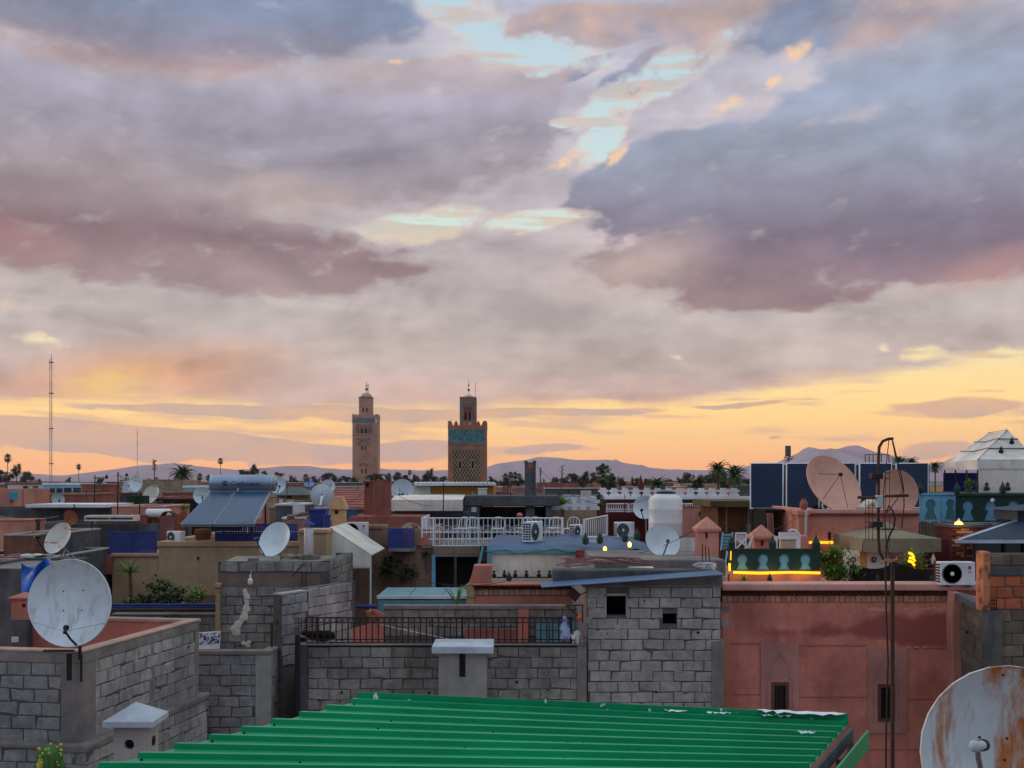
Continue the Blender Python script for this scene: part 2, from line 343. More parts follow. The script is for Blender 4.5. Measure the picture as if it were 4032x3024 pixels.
def rusty(name, col, rust, lo, hi, scale=2.0, stretch=(1, 1, .35), rough=.5, rust2=(120, 60, 25), seed=0.0, bias=None):
    """paint with rust breaking through where a stretched noise rises past lo"""
    m = mat(name, col, rough, .05, 6, .05); t = m.node_tree; N = t.nodes.new; K = t.links.new; b = t.nodes['Principled BSDF']
    src = b.inputs['Base Color'].links[0].from_socket; g = N('ShaderNodeNewGeometry'); mp = N('ShaderNodeMapping'); mp.inputs['Scale'].default_value = stretch; mp.inputs['Location'].default_value = (seed, seed*.7, seed*.3)
    K(g.outputs['Position'], mp.inputs[0]); n = N('ShaderNodeTexNoise'); n.inputs['Scale'].default_value = scale; n.inputs['Detail'].default_value = 7; n.inputs['Roughness'].default_value = .65; K(mp.outputs[0], n.inputs['Vector'])
    r = N('ShaderNodeMapRange'); r.inputs[1].default_value = lo; r.inputs[2].default_value = hi; K(n.outputs[0], r.inputs[0])
    if bias:                                   # rust gathers on one side: (x where none, x where most, amount)
        sx = N('ShaderNodeSeparateXYZ'); K(g.outputs['Position'], sx.inputs[0]); br = N('ShaderNodeMapRange'); br.inputs[1].default_value = bias[0]; br.inputs[2].default_value = bias[1]; br.inputs[3].default_value = -bias[2]; br.inputs[4].default_value = bias[2]
        K(sx.outputs[0], br.inputs[0]); ad = N('ShaderNodeMath'); K(n.outputs[0], ad.inputs[0]); K(br.outputs[0], ad.inputs[1]); K(ad.outputs[0], r.inputs[0])
    n2 = N('ShaderNodeTexNoise'); n2.inputs['Scale'].default_value = 30; n2.inputs['Detail'].default_value = 3; K(g.outputs['Position'], n2.inputs['Vector'])
    rc = N('ShaderNodeMix'); rc.data_type = 'RGBA'; K(n2.outputs[0], rc.inputs[0]); rc.inputs[6].default_value = rgb(*rust); rc.inputs[7].default_value = rgb(*rust2)
    mx = N('ShaderNodeMix'); mx.data_type = 'RGBA'; K(r.outputs[0], mx.inputs[0]); K(src, mx.inputs[6]); K(rc.outputs[2], mx.inputs[7]); K(mx.outputs[2], b.inputs['Base Color'])
    return m
def glow(name, col, s):
    if name in MATS: return MATS[name]
    m = bpy.data.materials.new(name); m.use_nodes = True; b = m.node_tree.nodes['Principled BSDF']
    b.inputs['Base Color'].default_value = rgb(*col); b.inputs['Emission Color'].default_value = rgb(*col); b.inputs['Emission Strength'].default_value = s
    MATS[name] = m; return m
def glassy(name, col, rough=.08, alpha=1.0):
    if name in MATS: return MATS[name]
    m = bpy.data.materials.new(name); m.use_nodes = True; b = m.node_tree.nodes['Principled BSDF']
    b.inputs['Base Color'].default_value = rgb(*col); b.inputs['Roughness'].default_value = rough; b.inputs['Specular IOR Level'].default_value = .6
    n = m.node_tree.nodes.new('ShaderNodeTexNoise'); n.inputs['Scale'].default_value = 3; r = m.node_tree.nodes.new('ShaderNodeMapRange'); r.inputs[3].default_value = rough; r.inputs[4].default_value = rough+.12
    m.node_tree.links.new(n.outputs[0], r.inputs[0]); m.node_tree.links.new(r.outputs[0], b.inputs['Roughness'])
    b.inputs['Alpha'].default_value = alpha
    MATS[name] = m; return m
M_block = mat('concrete_block', (142, 144, 142), .95, .26, 7, 1.0, orand=.11, streak=.2, dirt=.24)
M_blockw = mat('concrete_block_weathered', (142, 138, 130), .95, .28, 6, 1.0, orand=.13, streak=.3, dirt=.28)
M_blockp = mat('concrete_block_pale', (164, 161, 154), .95, .24, 7, 1.0, orand=.12, streak=.16, dirt=.24)
M_mortar = mat('mortar', (98, 94, 88), .95, .25, 9, .9)
M_conc = mat('cast_concrete', (132, 126, 120), .95, .20, 2.2, .5, streak=.2)
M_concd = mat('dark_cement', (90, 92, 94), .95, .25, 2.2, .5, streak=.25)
M_cem = mat('cement_render', (160, 158, 150), .95, .18, 2, .6, streak=.12)
M_cap = mat('pale_cement_cap', (178, 188, 196), .9, .15, 3, .5)
M_terra = mat('terracotta_wash', (190, 122, 104), .92, .12, 1.6, .4, streak=.08)
M_pinkcope = mat('pink_coping', (208, 154, 140), .92, .12, 3, .4)
M_salmon = mat('salmon_plaster', (196, 134, 114), .92, .18, 1.2, .4, streak=.2)
M_tan = mat('tan_plaster', (172, 144, 112), .92, .14, 1.3, .35, streak=.16)
M_tancope = mat('tan_coping', (184, 150, 120), .92, .14, 3, .4)
M_brown = mat('brown_plaster', (150, 118, 100), .93, .18, 1.4, .4, streak=.25)
M_ochre = mat('ochre_plaster', (204, 148, 72), .92, .15, 1.5, .3)
M_red = mat('red_plaster', (150, 92, 80), .92, .18, 1.6, .4, streak=.2)
M_maroon = mat('maroon_paint', (92, 34, 36), .8, .15, 3, .2)
M_white = mat('white_paint', (226, 228, 228), .6, .06, 3, .1)
M_whited = mat('weathered_white', (204, 204, 198), .8, .14, 3, .2, streak=.2)
M_canvas = mat('white_canvas', (226, 220, 206), .9, .08, 1.5, .25, streak=.12)
M_cream = mat('cream_cloth', (218, 208, 190), .9, .10, 1.2, .25, streak=.10)
M_dish = mat('dish_paint', (206, 222, 226), .45, .05, 3, .03, streak=.05)
M_dishg = mat('dish_grey', (176, 184, 188), .5, .10, 5, .05, streak=.1)
M_dishs = mat('dish_salmon', (206, 158, 136), .7, .06, 3, .05)
M_black = mat('black_iron', (34, 32, 34), .55, .2, 8, .1)
M_iron = mat('rusty_iron', (74, 50, 42), .75, .35, 14, .3)
M_steel = mat('galvanised', (150, 155, 160), .35, .12, 8, .05, metal=.7)
M_chrome = mat('polished_flue', (238, 238, 240), .24, .03, 4, .0, metal=.75)
M_blue = mat('cobalt_paint', (46, 62, 128), .6, .12, 4, .15)
M_bluel = mat('light_blue_paint', (120, 190, 220), .6, .1, 4, .1)
M_teal = mat('teal_paint', (104, 160, 168), .6, .12, 4, .1)
M_tarp = mat('blue_tarp', (60, 90, 122), .55, .2, 1.8, .5)
M_dgreen = mat('dark_green_paint', (16, 56, 50), .6, .15, 4, .15)
M_roofg = mat('green_sheet', (4, 150, 98), .42, .12, 1.6, .03, spec=.35, streak=.06, dirt=.10)
M_film = mat('torn_white_film', (226, 232, 236), .4, .1, 6, .2)
M_solar = mat('collector_glass', (36, 74, 108), .22, .06, 1.5, .0, spec=.6)
M_solard = mat('dark_collector', (20, 36, 62), .45, .1, 1.5, .0, spec=.12)
M_tank = mat('tank_steel', (150, 170, 188), .30, .05, 2, .0, metal=.65)
M_alu = mat('aluminium', (190, 204, 214), .35, .08, 6, .0, metal=.6)
M_wood = mat('brown_wood', (120, 78, 44), .85, .3, 6, .4, streak=.25)
M_woodg = mat('grey_wood', (120, 104, 90), .9, .3, 6, .4, streak=.25)
M_brick = mat('red_brick', (168, 84, 60), .93, .2, 8, .6, orand=.22)
M_brickt = mat('tan_brick', (176, 132, 104), .93, .2, 8, .6, orand=.2)
M_brickd = mat('dark_brick', (120, 62, 54), .93, .25, 8, .6, orand=.2)
M_hollow = mat('hollow_brick', (176, 98, 70), .92, .22, 7, .8, orand=.18)
M_black_cloth = mat('black_cloth', (34, 30, 30), .95, .25, 2.5, .6)
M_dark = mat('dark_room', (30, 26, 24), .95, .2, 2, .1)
M_leaf = mat('leaf_green', (66, 92, 50), .8, .45, 1.1, .0)
M_leafd = mat('leaf_dark', (52, 66, 42), .85, .45, .25, .0)
M_leafb = mat('leaf_bamboo', (98, 132, 44), .75, .4, 3, .0)
M_palm = mat('palm_frond', (78, 92, 56), .8, .4, .4, .0)
M_yucca = mat('yucca_leaf', (104, 138, 62), .7, .35, 3, .0)
M_bark = mat('bark', (92, 74, 58), .95, .3, 5, .5)
M_thatch = mat('thatch', (112, 88, 64), .95, .35, 9, .9)
M_glassd = glassy('window_glass', (20, 22, 24), .1)
M_glassb = glassy('pale_glass', (150, 196, 204), .15)
M_poly = mat('white_polyethylene', (222, 226, 222), .5, .06, 1.5, .08, streak=.1)
M_skin = mat('skin', (150, 106, 84), .7, .05, 9, 0)
M_led = glow('led_strip', (255, 176, 24), 1.7)
M_lamp = glow('lit_bulb', (255, 206, 90), 3.2)
# ================================================================ setting
M_ground = mat('dusty_ground', (136, 112, 92), .97, .25, .02, .2)
M_hill = mat('bare_hills', (140, 122, 136), .97, .25, .004, .0)
g = MB(); g.add([(-9000, -60, 0), (9000, -60, 0), (9000, 9000, 0), (-9000, 9000, 0)], [(0, 1, 2, 3)])
g.build('ground', M_ground, kind='structure')
ridge_far = [(-700, 1850), (-300, 1862), (0, 1858), (130, 1866), (250, 1872), (420, 1868), (500, 1846), (545, 1836), (620, 1829), (690, 1823), (760, 1835), (880, 1845), (960, 1851), (1050, 1841), (1130, 1835), (1210, 1834), (1300, 1845), (1380, 1849), (1480, 1845), (1590, 1850), (1700, 1853), (1900, 1845), (1960, 1825), (2060, 1812), (2120, 1800), (2190, 1801), (2260, 1811), (2330, 1811), (2400, 1810), (2480, 1826), (2560, 1842), (2660, 1849), (2780, 1852), (2900, 1840), (3020, 1828), (3090, 1818), (3130, 1790), (3180, 1759), (3240, 1770), (3300, 1768), (3345, 1754), (3400, 1768), (3450, 1795), (3550, 1832), (3650, 1842), (3720, 1818), (3760, 1800), (3800, 1795), (3950, 1812), (4200, 1800), (4700, 1840)]
ridge_near = [(-700, 1880), (300, 1880), (700, 1872), (1000, 1878), (1250, 1862), (1330, 1856), (1420, 1866), (1600, 1876), (1800, 1872), (2000, 1860), (2200, 1868), (2420, 1872), (2520, 1858), (2620, 1866), (2760, 1872), (2900, 1862), (3100, 1850), (3300, 1860), (3600, 1868), (4000, 1858), (4700, 1872)]
def ridge(pts, Y, name, rough):
    r = random.Random(5); n = 260; rows = 9; x0, x1 = pts[0][0], pts[-1][0]; vs = []; fs = []
    def h(px):
        for (a, ya), (b, yb) in zip(pts, pts[1:]):
            if a <= px <= b: t = (px-a)/(b-a); t = t*t*(3-2*t)*.5+t*.5; return ya+(yb-ya)*t
        return pts[-1][1]
    for j in range(rows):
        d = [-.34, -.27, -.2, -.14, -.08, -.03, 0, .05, .16][j]; k = [0, .16, .34, .52, .72, .9, 1, .86, 0][j]
        for i in range(n+1):
            px = x0+(x1-x0)*i/n; top = max(4, EYE+(HZ-h(px))/F*Y); yy = Y*(1+d)
            z = top*k
            if 0 < j < rows-1:
                gul = sin(px*.055+1.3*sin(px*.013))*.5+sin(px*.13+2)*.25+sin(px*.31)*.15
                z *= 1+gul*rough*(1-abs(k-.55))*(k < 1)
                if j == 6: z += r.uniform(-1, 1)*1.2
            vs.append((X(px, Y)*(1+d*.3), yy, z-(3 if k == 0 else 0)))
    for j in range(rows-1):
        for i in range(n): a = j*(n+1)+i; fs.append((a, a+1, a+n+2, a+n+1))
    return MB().add(vs, fs).build(name, M_hill, smooth=True, kind='structure')
ridge(ridge_far, 6200, 'mountain_range', .30)
ridge(ridge_near, 4300, 'foothills', .30)
# the evening haze
hz = MB().box(-9500, 9500, -90, 7600, -1.5, 330)
M_haze = bpy.data.materials.new('haze_air'); M_haze.use_nodes = True; M_haze.node_tree.nodes.clear(); M_haze.cycles.homogeneous_volume = True
pv = M_haze.node_tree.nodes.new('ShaderNodeVolumePrincipled'); pv.inputs['Color'].default_value = (.90, .84, .92, 1); pv.inputs['Density'].default_value = .00008; pv.inputs['Anisotropy'].default_value = .2; pv.inputs['Density Attribute'].default_value = ''
M_haze.node_tree.links.new(pv.outputs[0], M_haze.node_tree.nodes.new('ShaderNodeOutputMaterial').inputs['Volume'])
tag(hz.build('haze', M_haze), label='thin evening haze over the city and hills', cat='haze', kind='stuff')
# ================================================================ block walls
def block_mesh(v, mt):
    """face block: chamfered front, slightly uneven corners; local x along the wall, y outwards is -1"""
    r = random.Random(v); j = lambda s: r.uniform(-s, s)
    w, h, c, d = .192, .0925, .008, .075
    o = [(-w+j(.004), d, -h+j(.003)), (w+j(.004), d, -h+j(.003)), (w+j(.004), d, h+j(.003)), (-w+j(.004), d, h+j(.003))]
    m_ = [(x*(1), .006+abs(j(.004)), z) for x, _, z in o]
    i_ = [(x-(c if x > 0 else -c)*r.uniform(.7, 1.9), j(.002), z-(c if z > 0 else -c)*r.uniform(.7, 1.6)) for x, _, z in o]
    if v % 3 == 2:                              # a knocked-off corner
        k = r.randrange(4); o_, m2, i2 = o[k], m_[k], i_[k]; sx = -1 if o_[0] > 0 else 1; sz = -1 if o_[2] > 0 else 1
        i_[k] = (i2[0]+sx*r.uniform(.02, .05), .004, i2[2]+sz*r.uniform(.015, .035)); m_[k] = (m2[0]+sx*.012, .03, m2[2]+sz*.01)
    b = MB().add(o+m_+i_, [(8, 9, 10, 11)]+[(4+k, 4+(k+1) % 4, 8+(k+1) % 4, 8+k) for k in range(4)]+[(k, (k+1) % 4, 4+(k+1) % 4, 4+k) for k in range(4)])
    return b.mesh('block', mt)
SHADE_PLUG = MB().lathe((0, 0, 0), [(.002, 0), (.022, 0), (.026, .01), (.02, .03)], 7, 'y').mesh('hole_shade_plug', mat('hole_shade_black', (12, 11, 11), .95, .1, 5, 0))
def smear_mesh(v):
    r = random.Random(v); n = 11; pts = [(.075*cos(2*pi*i/n)*r.uniform(.55, 1.2), 0, .026*sin(2*pi*i/n)*r.uniform(.4, 1.3)) for i in range(n)]
    return MB().add([(x, .004, z) for x, _, z in pts]+[(x*.6, -.007, z*.6) for x, _, z in pts], [[n+i for i in range(n)]]+[[i, (i+1) % n, n+(i+1) % n, n+i] for i in range(n)]).mesh('mortar_smear', M_mortar, True)
SMEAR = [smear_mesh(k) for k in range(5)]
BLOCKS = {}
def blocks_for(mt):
    if mt.name not in BLOCKS: BLOCKS[mt.name] = [block_mesh(k, mt) for k in range(9)]
    return BLOCKS[mt.name]
def block_wall(root, A, B, ztop, zbot, mt=None, holes=(), bl=.4, bh=.2, thick=.2, seed=1, core=True, s0=0.0, s1=None, zcore=None):
    """courses of separate blocks on a mortar core; A to B runs left to right seen from outside; holes as (s0, s1, z0, z1)"""
    mt = mt or M_block; rr = random.Random(seed); A = Vector(A); B = Vector(B); u = (B-A).normalized(); n = Vector((u.y, -u.x)); Ln = (B-A).length
    s1 = Ln if s1 is None else s1; ang = atan2(u.y, u.x); zb = zbot if zcore is None else zcore
    if core:
        mb = MB(); o = A-n*.02
        hs = sorted(holes); zs = sorted({zb, ztop}|{z for h in hs for z in h[2:]})
        for z0, z1 in zip(zs, zs[1:]):
            cur = s0
            for h in [h for h in hs if h[2] < (z0+z1)/2 < h[3]]:
                mb.ob(o+u*cur, u, h[0]-cur, thick, z0, z1); cur = h[1]
            mb.ob(o+u*cur, u, s1-cur, thick, z0, z1)
        mb.build('mortar_core', M_mortar, root)
    k = 0; z = ztop
    while z-bh*.5 > zbot:
        off = (k % 2)*bl*.5+rr.uniform(-.05, .05); s = s0-bl+off
        while s < s1:
            a, b = max(s, s0), min(s+bl, s1); s += bl
            if b-a < .07: continue
            zc = z-bh/2; cuts = [(a, b)]
            for h in holes:
                if h[2]-bh*.4 < zc < h[3]+bh*.4:
                    nc = []
                    for p, q in cuts:
                        if q <= h[0] or p >= h[1]: nc.append((p, q))
                        else:
                            if h[0]-p > .07: nc.append((p, h[0]))
                            if q-h[1] > .07: nc.append((h[1], q))
                    cuts = nc
            for p, q in cuts:
                c = A+u*((p+q)/2); pr = rr.uniform(-.004, .010)
                inst('block', rr.choice(blocks_for(mt)), root, (c.x+n.x*pr, c.y+n.y*pr, zc+rr.uniform(-.006, .006)), (0, rr.uniform(-.022, .022), ang+rr.uniform(-.01, .01)),
                     ((q-p)/bl, 1, bh/.2*(1+rr.uniform(-.015, .02))))
        z -= bh; k += 1
    for i in range(int((s1-s0)*(ztop-zbot)*.9)):          # black plugs on the face, painted as the shade inside scaffold holes and joints
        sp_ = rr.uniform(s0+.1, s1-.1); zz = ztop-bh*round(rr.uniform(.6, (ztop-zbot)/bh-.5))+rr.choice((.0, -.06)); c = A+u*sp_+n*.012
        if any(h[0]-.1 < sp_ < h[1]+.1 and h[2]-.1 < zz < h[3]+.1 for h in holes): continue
        inst('hole_shade_plug', SHADE_PLUG, root, (c.x, c.y, zz), (0, rr.uniform(-.6, .6), ang), (rr.uniform(.5, 1.2), 1, rr.uniform(.4, 1.3)))
    for i in range(int((s1-s0)*(ztop-zbot)*2.6)):          # mortar squeezed out of the joints and smeared
        sp_ = rr.uniform(s0+.15, s1-.15); zz = ztop-bh*round(rr.uniform(.6, (ztop-zbot)/bh-.5))+rr.uniform(-.012, .012); c = A+u*sp_+n*.004
        if any(h[0]-.15 < sp_ < h[1]+.15 and h[2]-.15 < zz < h[3]+.15 for h in holes): continue
        inst('mortar_smear', rr.choice(SMEAR), root, (c.x, c.y, zz), (0, rr.uniform(-.15, .15), ang), (rr.uniform(.5, 1.6), 1, rr.uniform(.4, 1.1)))
    return u, n
def P2(px, Y): return Vector((X(px, Y), Y))
# ================================================================ left block house with the large dish
zt = Z(2572, 16.6)                       # top of its parapet
c0 = P2(322, 16.6); ux = Vector((.985, -.172)); uy = Vector((.172, .985))
LW = 6.4; cl = c0-ux*LW; cf = c0+uy*3.75
lh = thing('block_house', 'grey concrete block house with open terracotta terrace, large white dish on its corner', 'house', (c0.x-1, c0.y+2, 0))
zb = zt-.16
block_wall(lh, cl, c0-ux*.34, zb, zt-1.36, M_block, seed=3, zcore=0)
block_wall(lh, c0+uy*.12, cf-uy*.02, zb, zt-1.36, M_blockp, seed=4, zcore=0)
MB().ob(c0-ux*.34+uy*-.012, ux, .352, .4, 0, zb+.002).build('concrete_column', M_conc, lh, bev=.015)
q = c0+uy*2.05+ux*.008; MB().ob(q, uy, .16, .1, zt-1.36, zb-.002).build('concrete_column', M_conc, lh, bev=.01)
q = cf-uy*.02+ux*.012; MB().ob(q, uy, .12, .3, 0, zb-.002).build('concrete_column', M_conc, lh, bev=.01)
# ring beam, coping, far parapet and floor
mb = MB(); mb.ob(cl-uy*.01, ux, LW+.02, .21, zb, zt); mb.ob(c0+uy*.2+ux*.012, uy, 3.67, .21, zb, zt-.002); mb.build('ring_beam', M_conc, lh, bev=.012)
mb = MB(); mb.ob(cl+uy*3.76, ux, LW-.04, .2, 0, zt-.03); mb.build('far_parapet', M_terra, lh)
mb = MB(); mb.ob(cl-uy*.02, ux, LW+.025, .22, zt, zt+.035); mb.ob(c0+uy*.2+ux*.022, uy, 3.70, .235, zt, zt+.033); mb.ob(cl+uy*3.74, ux, LW, .24, zt-.03, zt+.031)
mb.build('coping', mat('faded_coping', (176, 146, 130), .93, .18, 3, .5), lh, bev=.01)
mb = MB(); mb.ob(cl+uy*.15, ux, LW-.25, 3.6, zt-1.25, zt-1.2); mb.build('terrace_floor', M_terra, lh)
mb = MB(); mb.ob(c0+uy*.21-ux*.215, uy, 3.5, .015, zt-1.2, zt-.002); mb.build('inner_render', M_terra, lh)
p = W(62, 2517, 19.9); MB().box(p.x-.05, p.x+.05, p.y-.06, p.y, p.z-.045, p.z+.045).build('switch_plate', M_cream, lh)
# lower storey standing a little proud, with a rough ledge
zl = zt-1.36
MB().ob(cl-uy*.14, ux, LW+.16, .4, zl-.07, zl+.02).build('ledge', M_conc, lh, bev=.03)
MB().ob(c0-uy*.14+ux*.15, uy, 4.2, .4, zl-.1, zl+.03).build('ledge', M_conc, lh, bev=.03)
block_wall(lh, cl-uy*.12, c0-uy*.12+ux*.13, zl-.07, zl-1.7, M_block, seed=8, zcore=0)
block_wall(lh, c0-uy*.12+ux*.13, cf+ux*.13+uy*.2, zl-.09, zl-1.7, M_blockp, seed=9, zcore=0)
# ================================================================ dishes
def dish(name, label, c, r, yaw, pitch, mt, mast=.6, feed=True, feed_side=0.0, group=None, back=False, depth=.16, mast_mt=None, tripod=False, struts=False, feed_mt=None, fwd=.95):
    """satellite dish: centre c, radius r; yaw > 0 turns it to look right of the camera, pitch > 0 looks up; mast length below the centre"""
    c = Vector(c); root = thing(name, label, 'satellite dish', (c.x, c.y+.12, c.z-mast), group)
    n = 40 if r > .5 else 28; D = depth*r*2
    prof = [(r*k, -D*k*k) for k in (0.001, .2, .4, .6, .78, .9, .97, 1.0)]
    prof += [(r*1.012, -D-.006), (r*1.02, -D+.012), (r*.985, -D+.022)]+[(r*k, -D*k*k+.022) for k in (.9, .6, .3, .001)]
    R = Matrix.Translation(c) @ Matrix.Rotation(yaw, 4, 'Z') @ Matrix.Rotation(-pitch, 4, 'X')
    if back: R = R @ Matrix.Rotation(pi, 4, 'Z')
    rf = MB().lathe((0, 0, 0), [(a, b+D*.5) for a, b in prof], n, 'y'); rf.xf(R).build('reflector', mt, root, smooth=True)
    fm = M_black if feed_mt is None else feed_mt
    if feed:
        e = Vector((feed_side*r, -D*.5, -r*.96)); h = Vector((feed_side*r*.8, -r*fwd-D, -r*.42-(.95-fwd)*r*.3))
        MB().tube([R@e, R@(e*.45+h*.55+Vector((0, 0, -.03*r))), R@h], .016, 6).build('feed_arm', fm, root, smooth=True)
        k = (R@Vector((0, 0, 0))-R@h).normalized()
        fd = MB().tube([R@h-k*.03, R@h+k*.05], .028, 10); fd.tube([R@h+k*.05, R@h+k*.085], .042, 10); fd.build('feed_horn', fm, root, smooth=True)
        if struts:
            MB().tube([R@Vector((-r*.88, -D*.5, -r*.45)), R@h], .004, 5).build('stay_wire', M_steel, root)
            MB().tube([R@Vector((r*.88, -D*.5, -r*.45)), R@h], .004, 5).build('stay_wire', M_steel, root)
    bk = MB().tube([R@Vector((0, D*.5+.015 if not back else D*.5+.015, 0)), R@Vector((0, D*.5+.14, -.02))], .05, 8); bk.build('bracket', M_steel, root)
    mm = mast_mt or M_steel; pz = R@Vector((0, D*.5+.12, -.02))
    mb = MB().tube([(pz.x, pz.y, c.z-mast), (pz.x, pz.y, pz.z+.06)], .026 if r > .4 else .02, 8)
    if tripod:
        for a in (0.4, 2.5, 4.6): mb.tube([(pz.x+.32*cos(a), pz.y+.32*sin(a), c.z-mast), (pz.x, pz.y, c.z-mast*.45)], .014, 6)
    mb.build('mast', mm, root, smooth=True)
    return root, R
M_bigd = rusty('big_dish_paint', (206, 218, 224), (186, 180, 166), .52, .74, 5, (2.0, 1, .5), .5, (150, 138, 122), 4)
root, R = dish('satellite_dish', 'large white dish with rust-freckled centre on the corner of the block house', W(286, 2373, 16.25), L(169, 16.25), -.10, .06, M_bigd, mast=.86, feed=True, feed_side=.2, fwd=.3, struts=True, mast_mt=M_black)
for a, b in ((-.16, .18), (.17, .2), (-.15, -.13), (.16, -.12)):
    p = R@Vector((a*L(174, 16.25)*1.4, -.004, b*L(174, 16.25)*1.4)); MB().ball(p, .012, 6).build('bolt', M_black, root)
p = W(270, 2600, 16.4); MB().box(p.x-.03, p.x+.03, p.y, p.y+.05, p.z-.3, p.z+.1).build('wall_bracket', M_black, root); p = W(318, 2610, 16.4)
MB().box(p.x-.012, p.x+.012, p.y, p.y+.04, p.z-.28, p.z+.12).build('wall_bracket', M_black, root)
p = W(225, 2562, 16.4); MB().tube([(p.x-.2, p.y, p.z), (p.x+.25, p.y, p.z)], .018, 6).build('support_bar', M_black, root)
# rust-streaked dish close to the camera, lower right
M_rd = rusty('rust_streaked_dish', (208, 220, 222), (194, 118, 56), .49, .63, 2.4, (2.6, 2.6, .5), .5, (150, 92, 50), 2.2, bias=(X(3640, 6), X(3990, 6), .10))
root, R = dish('satellite_dish', 'white dish with long orange rust runs standing in front of the pink wall', W(3972, 2966, 6.0), L(338, 6), -.16, .12, M_rd, mast=1.4, feed=False)
h = W(3848, 2935, 5.55); k = W(3868, 3060, 5.75)
MB().tube([h, W(3852, 2985, 5.62), k], .014, 8).build('feed_arm', M_steel, root, smooth=True)
fd = MB().tube([h+Vector((-.03, -.03, .0)), h+Vector((.045, .03, -.005))], .024, 12); fd.ball(h+Vector((-.02, -.02, .0)), .03, 8); fd.build('feed_horn', M_dishg, root, smooth=True)
MB().tube([h+Vector((.03, .02, -.005)), h+Vector((.055, .05, -.01))], .03, 12).build('feed_ring', M_black, root, smooth=True)
for px, py in ((3857, 2903), (3965, 2908), (3956, 2992), (3950, 2658)): MB().ball(W(px, py, 5.93), .008, 6).build('bolt', M_black, root)
# ================================================================ grey chimney with a pyramid cap, cactus
Y = 12.0
ch = thing('chimney', 'cement chimney with grey pyramid cap and round smoke holes before the block house', 'chimney', (X(520, Y), Y+.2, 0))
x0, x1, z1 = X(447, Y), X(600, Y), Z(2858, Y)
wall = plate([(x0, Z(3080, Y)), (x1-.05, Z(3080, Y)), (x1-.05, z1), (x0, z1)], [[(X(508, Y)+.055*cos(a*pi/8), Z(2932, Y)+.055*sin(a*pi/8)) for a in range(16)]], Y, .05)
wall.box(x0, x1-.05, Y+.3, Y+.36, 0, z1); wall.box(x0, x0+.05, Y+.05, Y+.3, 0, z1); wall.box(x1-.1, x1-.05, Y+.05, Y+.3, 0, z1); wall.box(x0, x1-.05, Y, Y+.05, 0, Z(3080, Y))
wall.build('shaft', M_cem, ch)
e = MB().box(X(416, Y)-.005, X(612, Y), Y-.09, Y+.46, z1, z1+L(22, Y)); e.hip(X(416, Y)-.005, X(612, Y), Y-.09, Y+.46, z1+L(22, Y), Z(2762, Y+.2)); e.build('cap', M_cap, ch, bev=.008)
MB().lathe((x1-.049, Y+.19, Z(2932, Y)), [(.03, 0), (.055, 0), (.055, .006), (.03, .006)], 14, 'x').build('side_hole_ring', M_dark, ch)
Y = 9.0
cb = MB(); n = 12
for (cx_, h0, h1, r) in ((195, 3200, 2935, .085), (232, 3240, 2990, .05), (160, 3240, 3005, .05)):
    c = W(cx_, h0, Y+rnd(-.03, .1)); top = Z(h1, Y); k = len(cb.v); prof = []
    for i in range(15):
        t = i/14; prof.append((r*(1 if t < .8 else max(.05, sqrt(max(0, 1-((t-.8)/.2)**2)))), (top-c.z)*t))
    cb.lathe((c.x, c.y, c.z), prof, 20)
    for i in range(k, len(cb.v)):
        p = cb.v[i]; d = Vector((p.x-c.x, p.y-c.y, 0)); a = ((i-k) % 20); p.x += d.x*(.22 if a % 2 else -.12); p.y += d.y*(.22 if a % 2 else -.12)
ct = thing('cactus', 'ribbed green cactus with yellow buds below the block house', 'cactus', (X(195, Y), Y, 0))
cb.build('stem', mat('cactus_skin', (66, 112, 50), .6, .25, 9, .2), ct, smooth=True)
bm_ = MB()
for i in range(30):
    a = rnd(0, 6.28); z = rnd(0, .16); c = W(195, 2950, Y); rr_ = .09 if z < .1 else .07
    bm_.ball((c.x+rr_*cos(a), c.y+rr_*sin(a)*.9, c.z+.035-z), rnd(.008, .014), 5)
for i in range(9): c = W(rnd(150, 166), rnd(2985, 3024), Y-.05); bm_.ball(c, rnd(.012, .02), 5)
bm_.build('buds', mat('cactus_bud', (190, 176, 84), .8, .3, 20, .2), ct)
pl = MB().lathe((X(195, Y), Y, 9.2-1.0), [(.16, 0), (.24, .42), (.26, .42), (.26, .5), (.22, .5)], 20); pl.build('pot', M_terra, ct, smooth=True)
zc = min(p.z for p in cb.v)
MB().tube([(X(195, Y), Y, 0), (X(195, Y), Y, 8.22)], .18, 12).build('pot_stand', M_conc, ct)
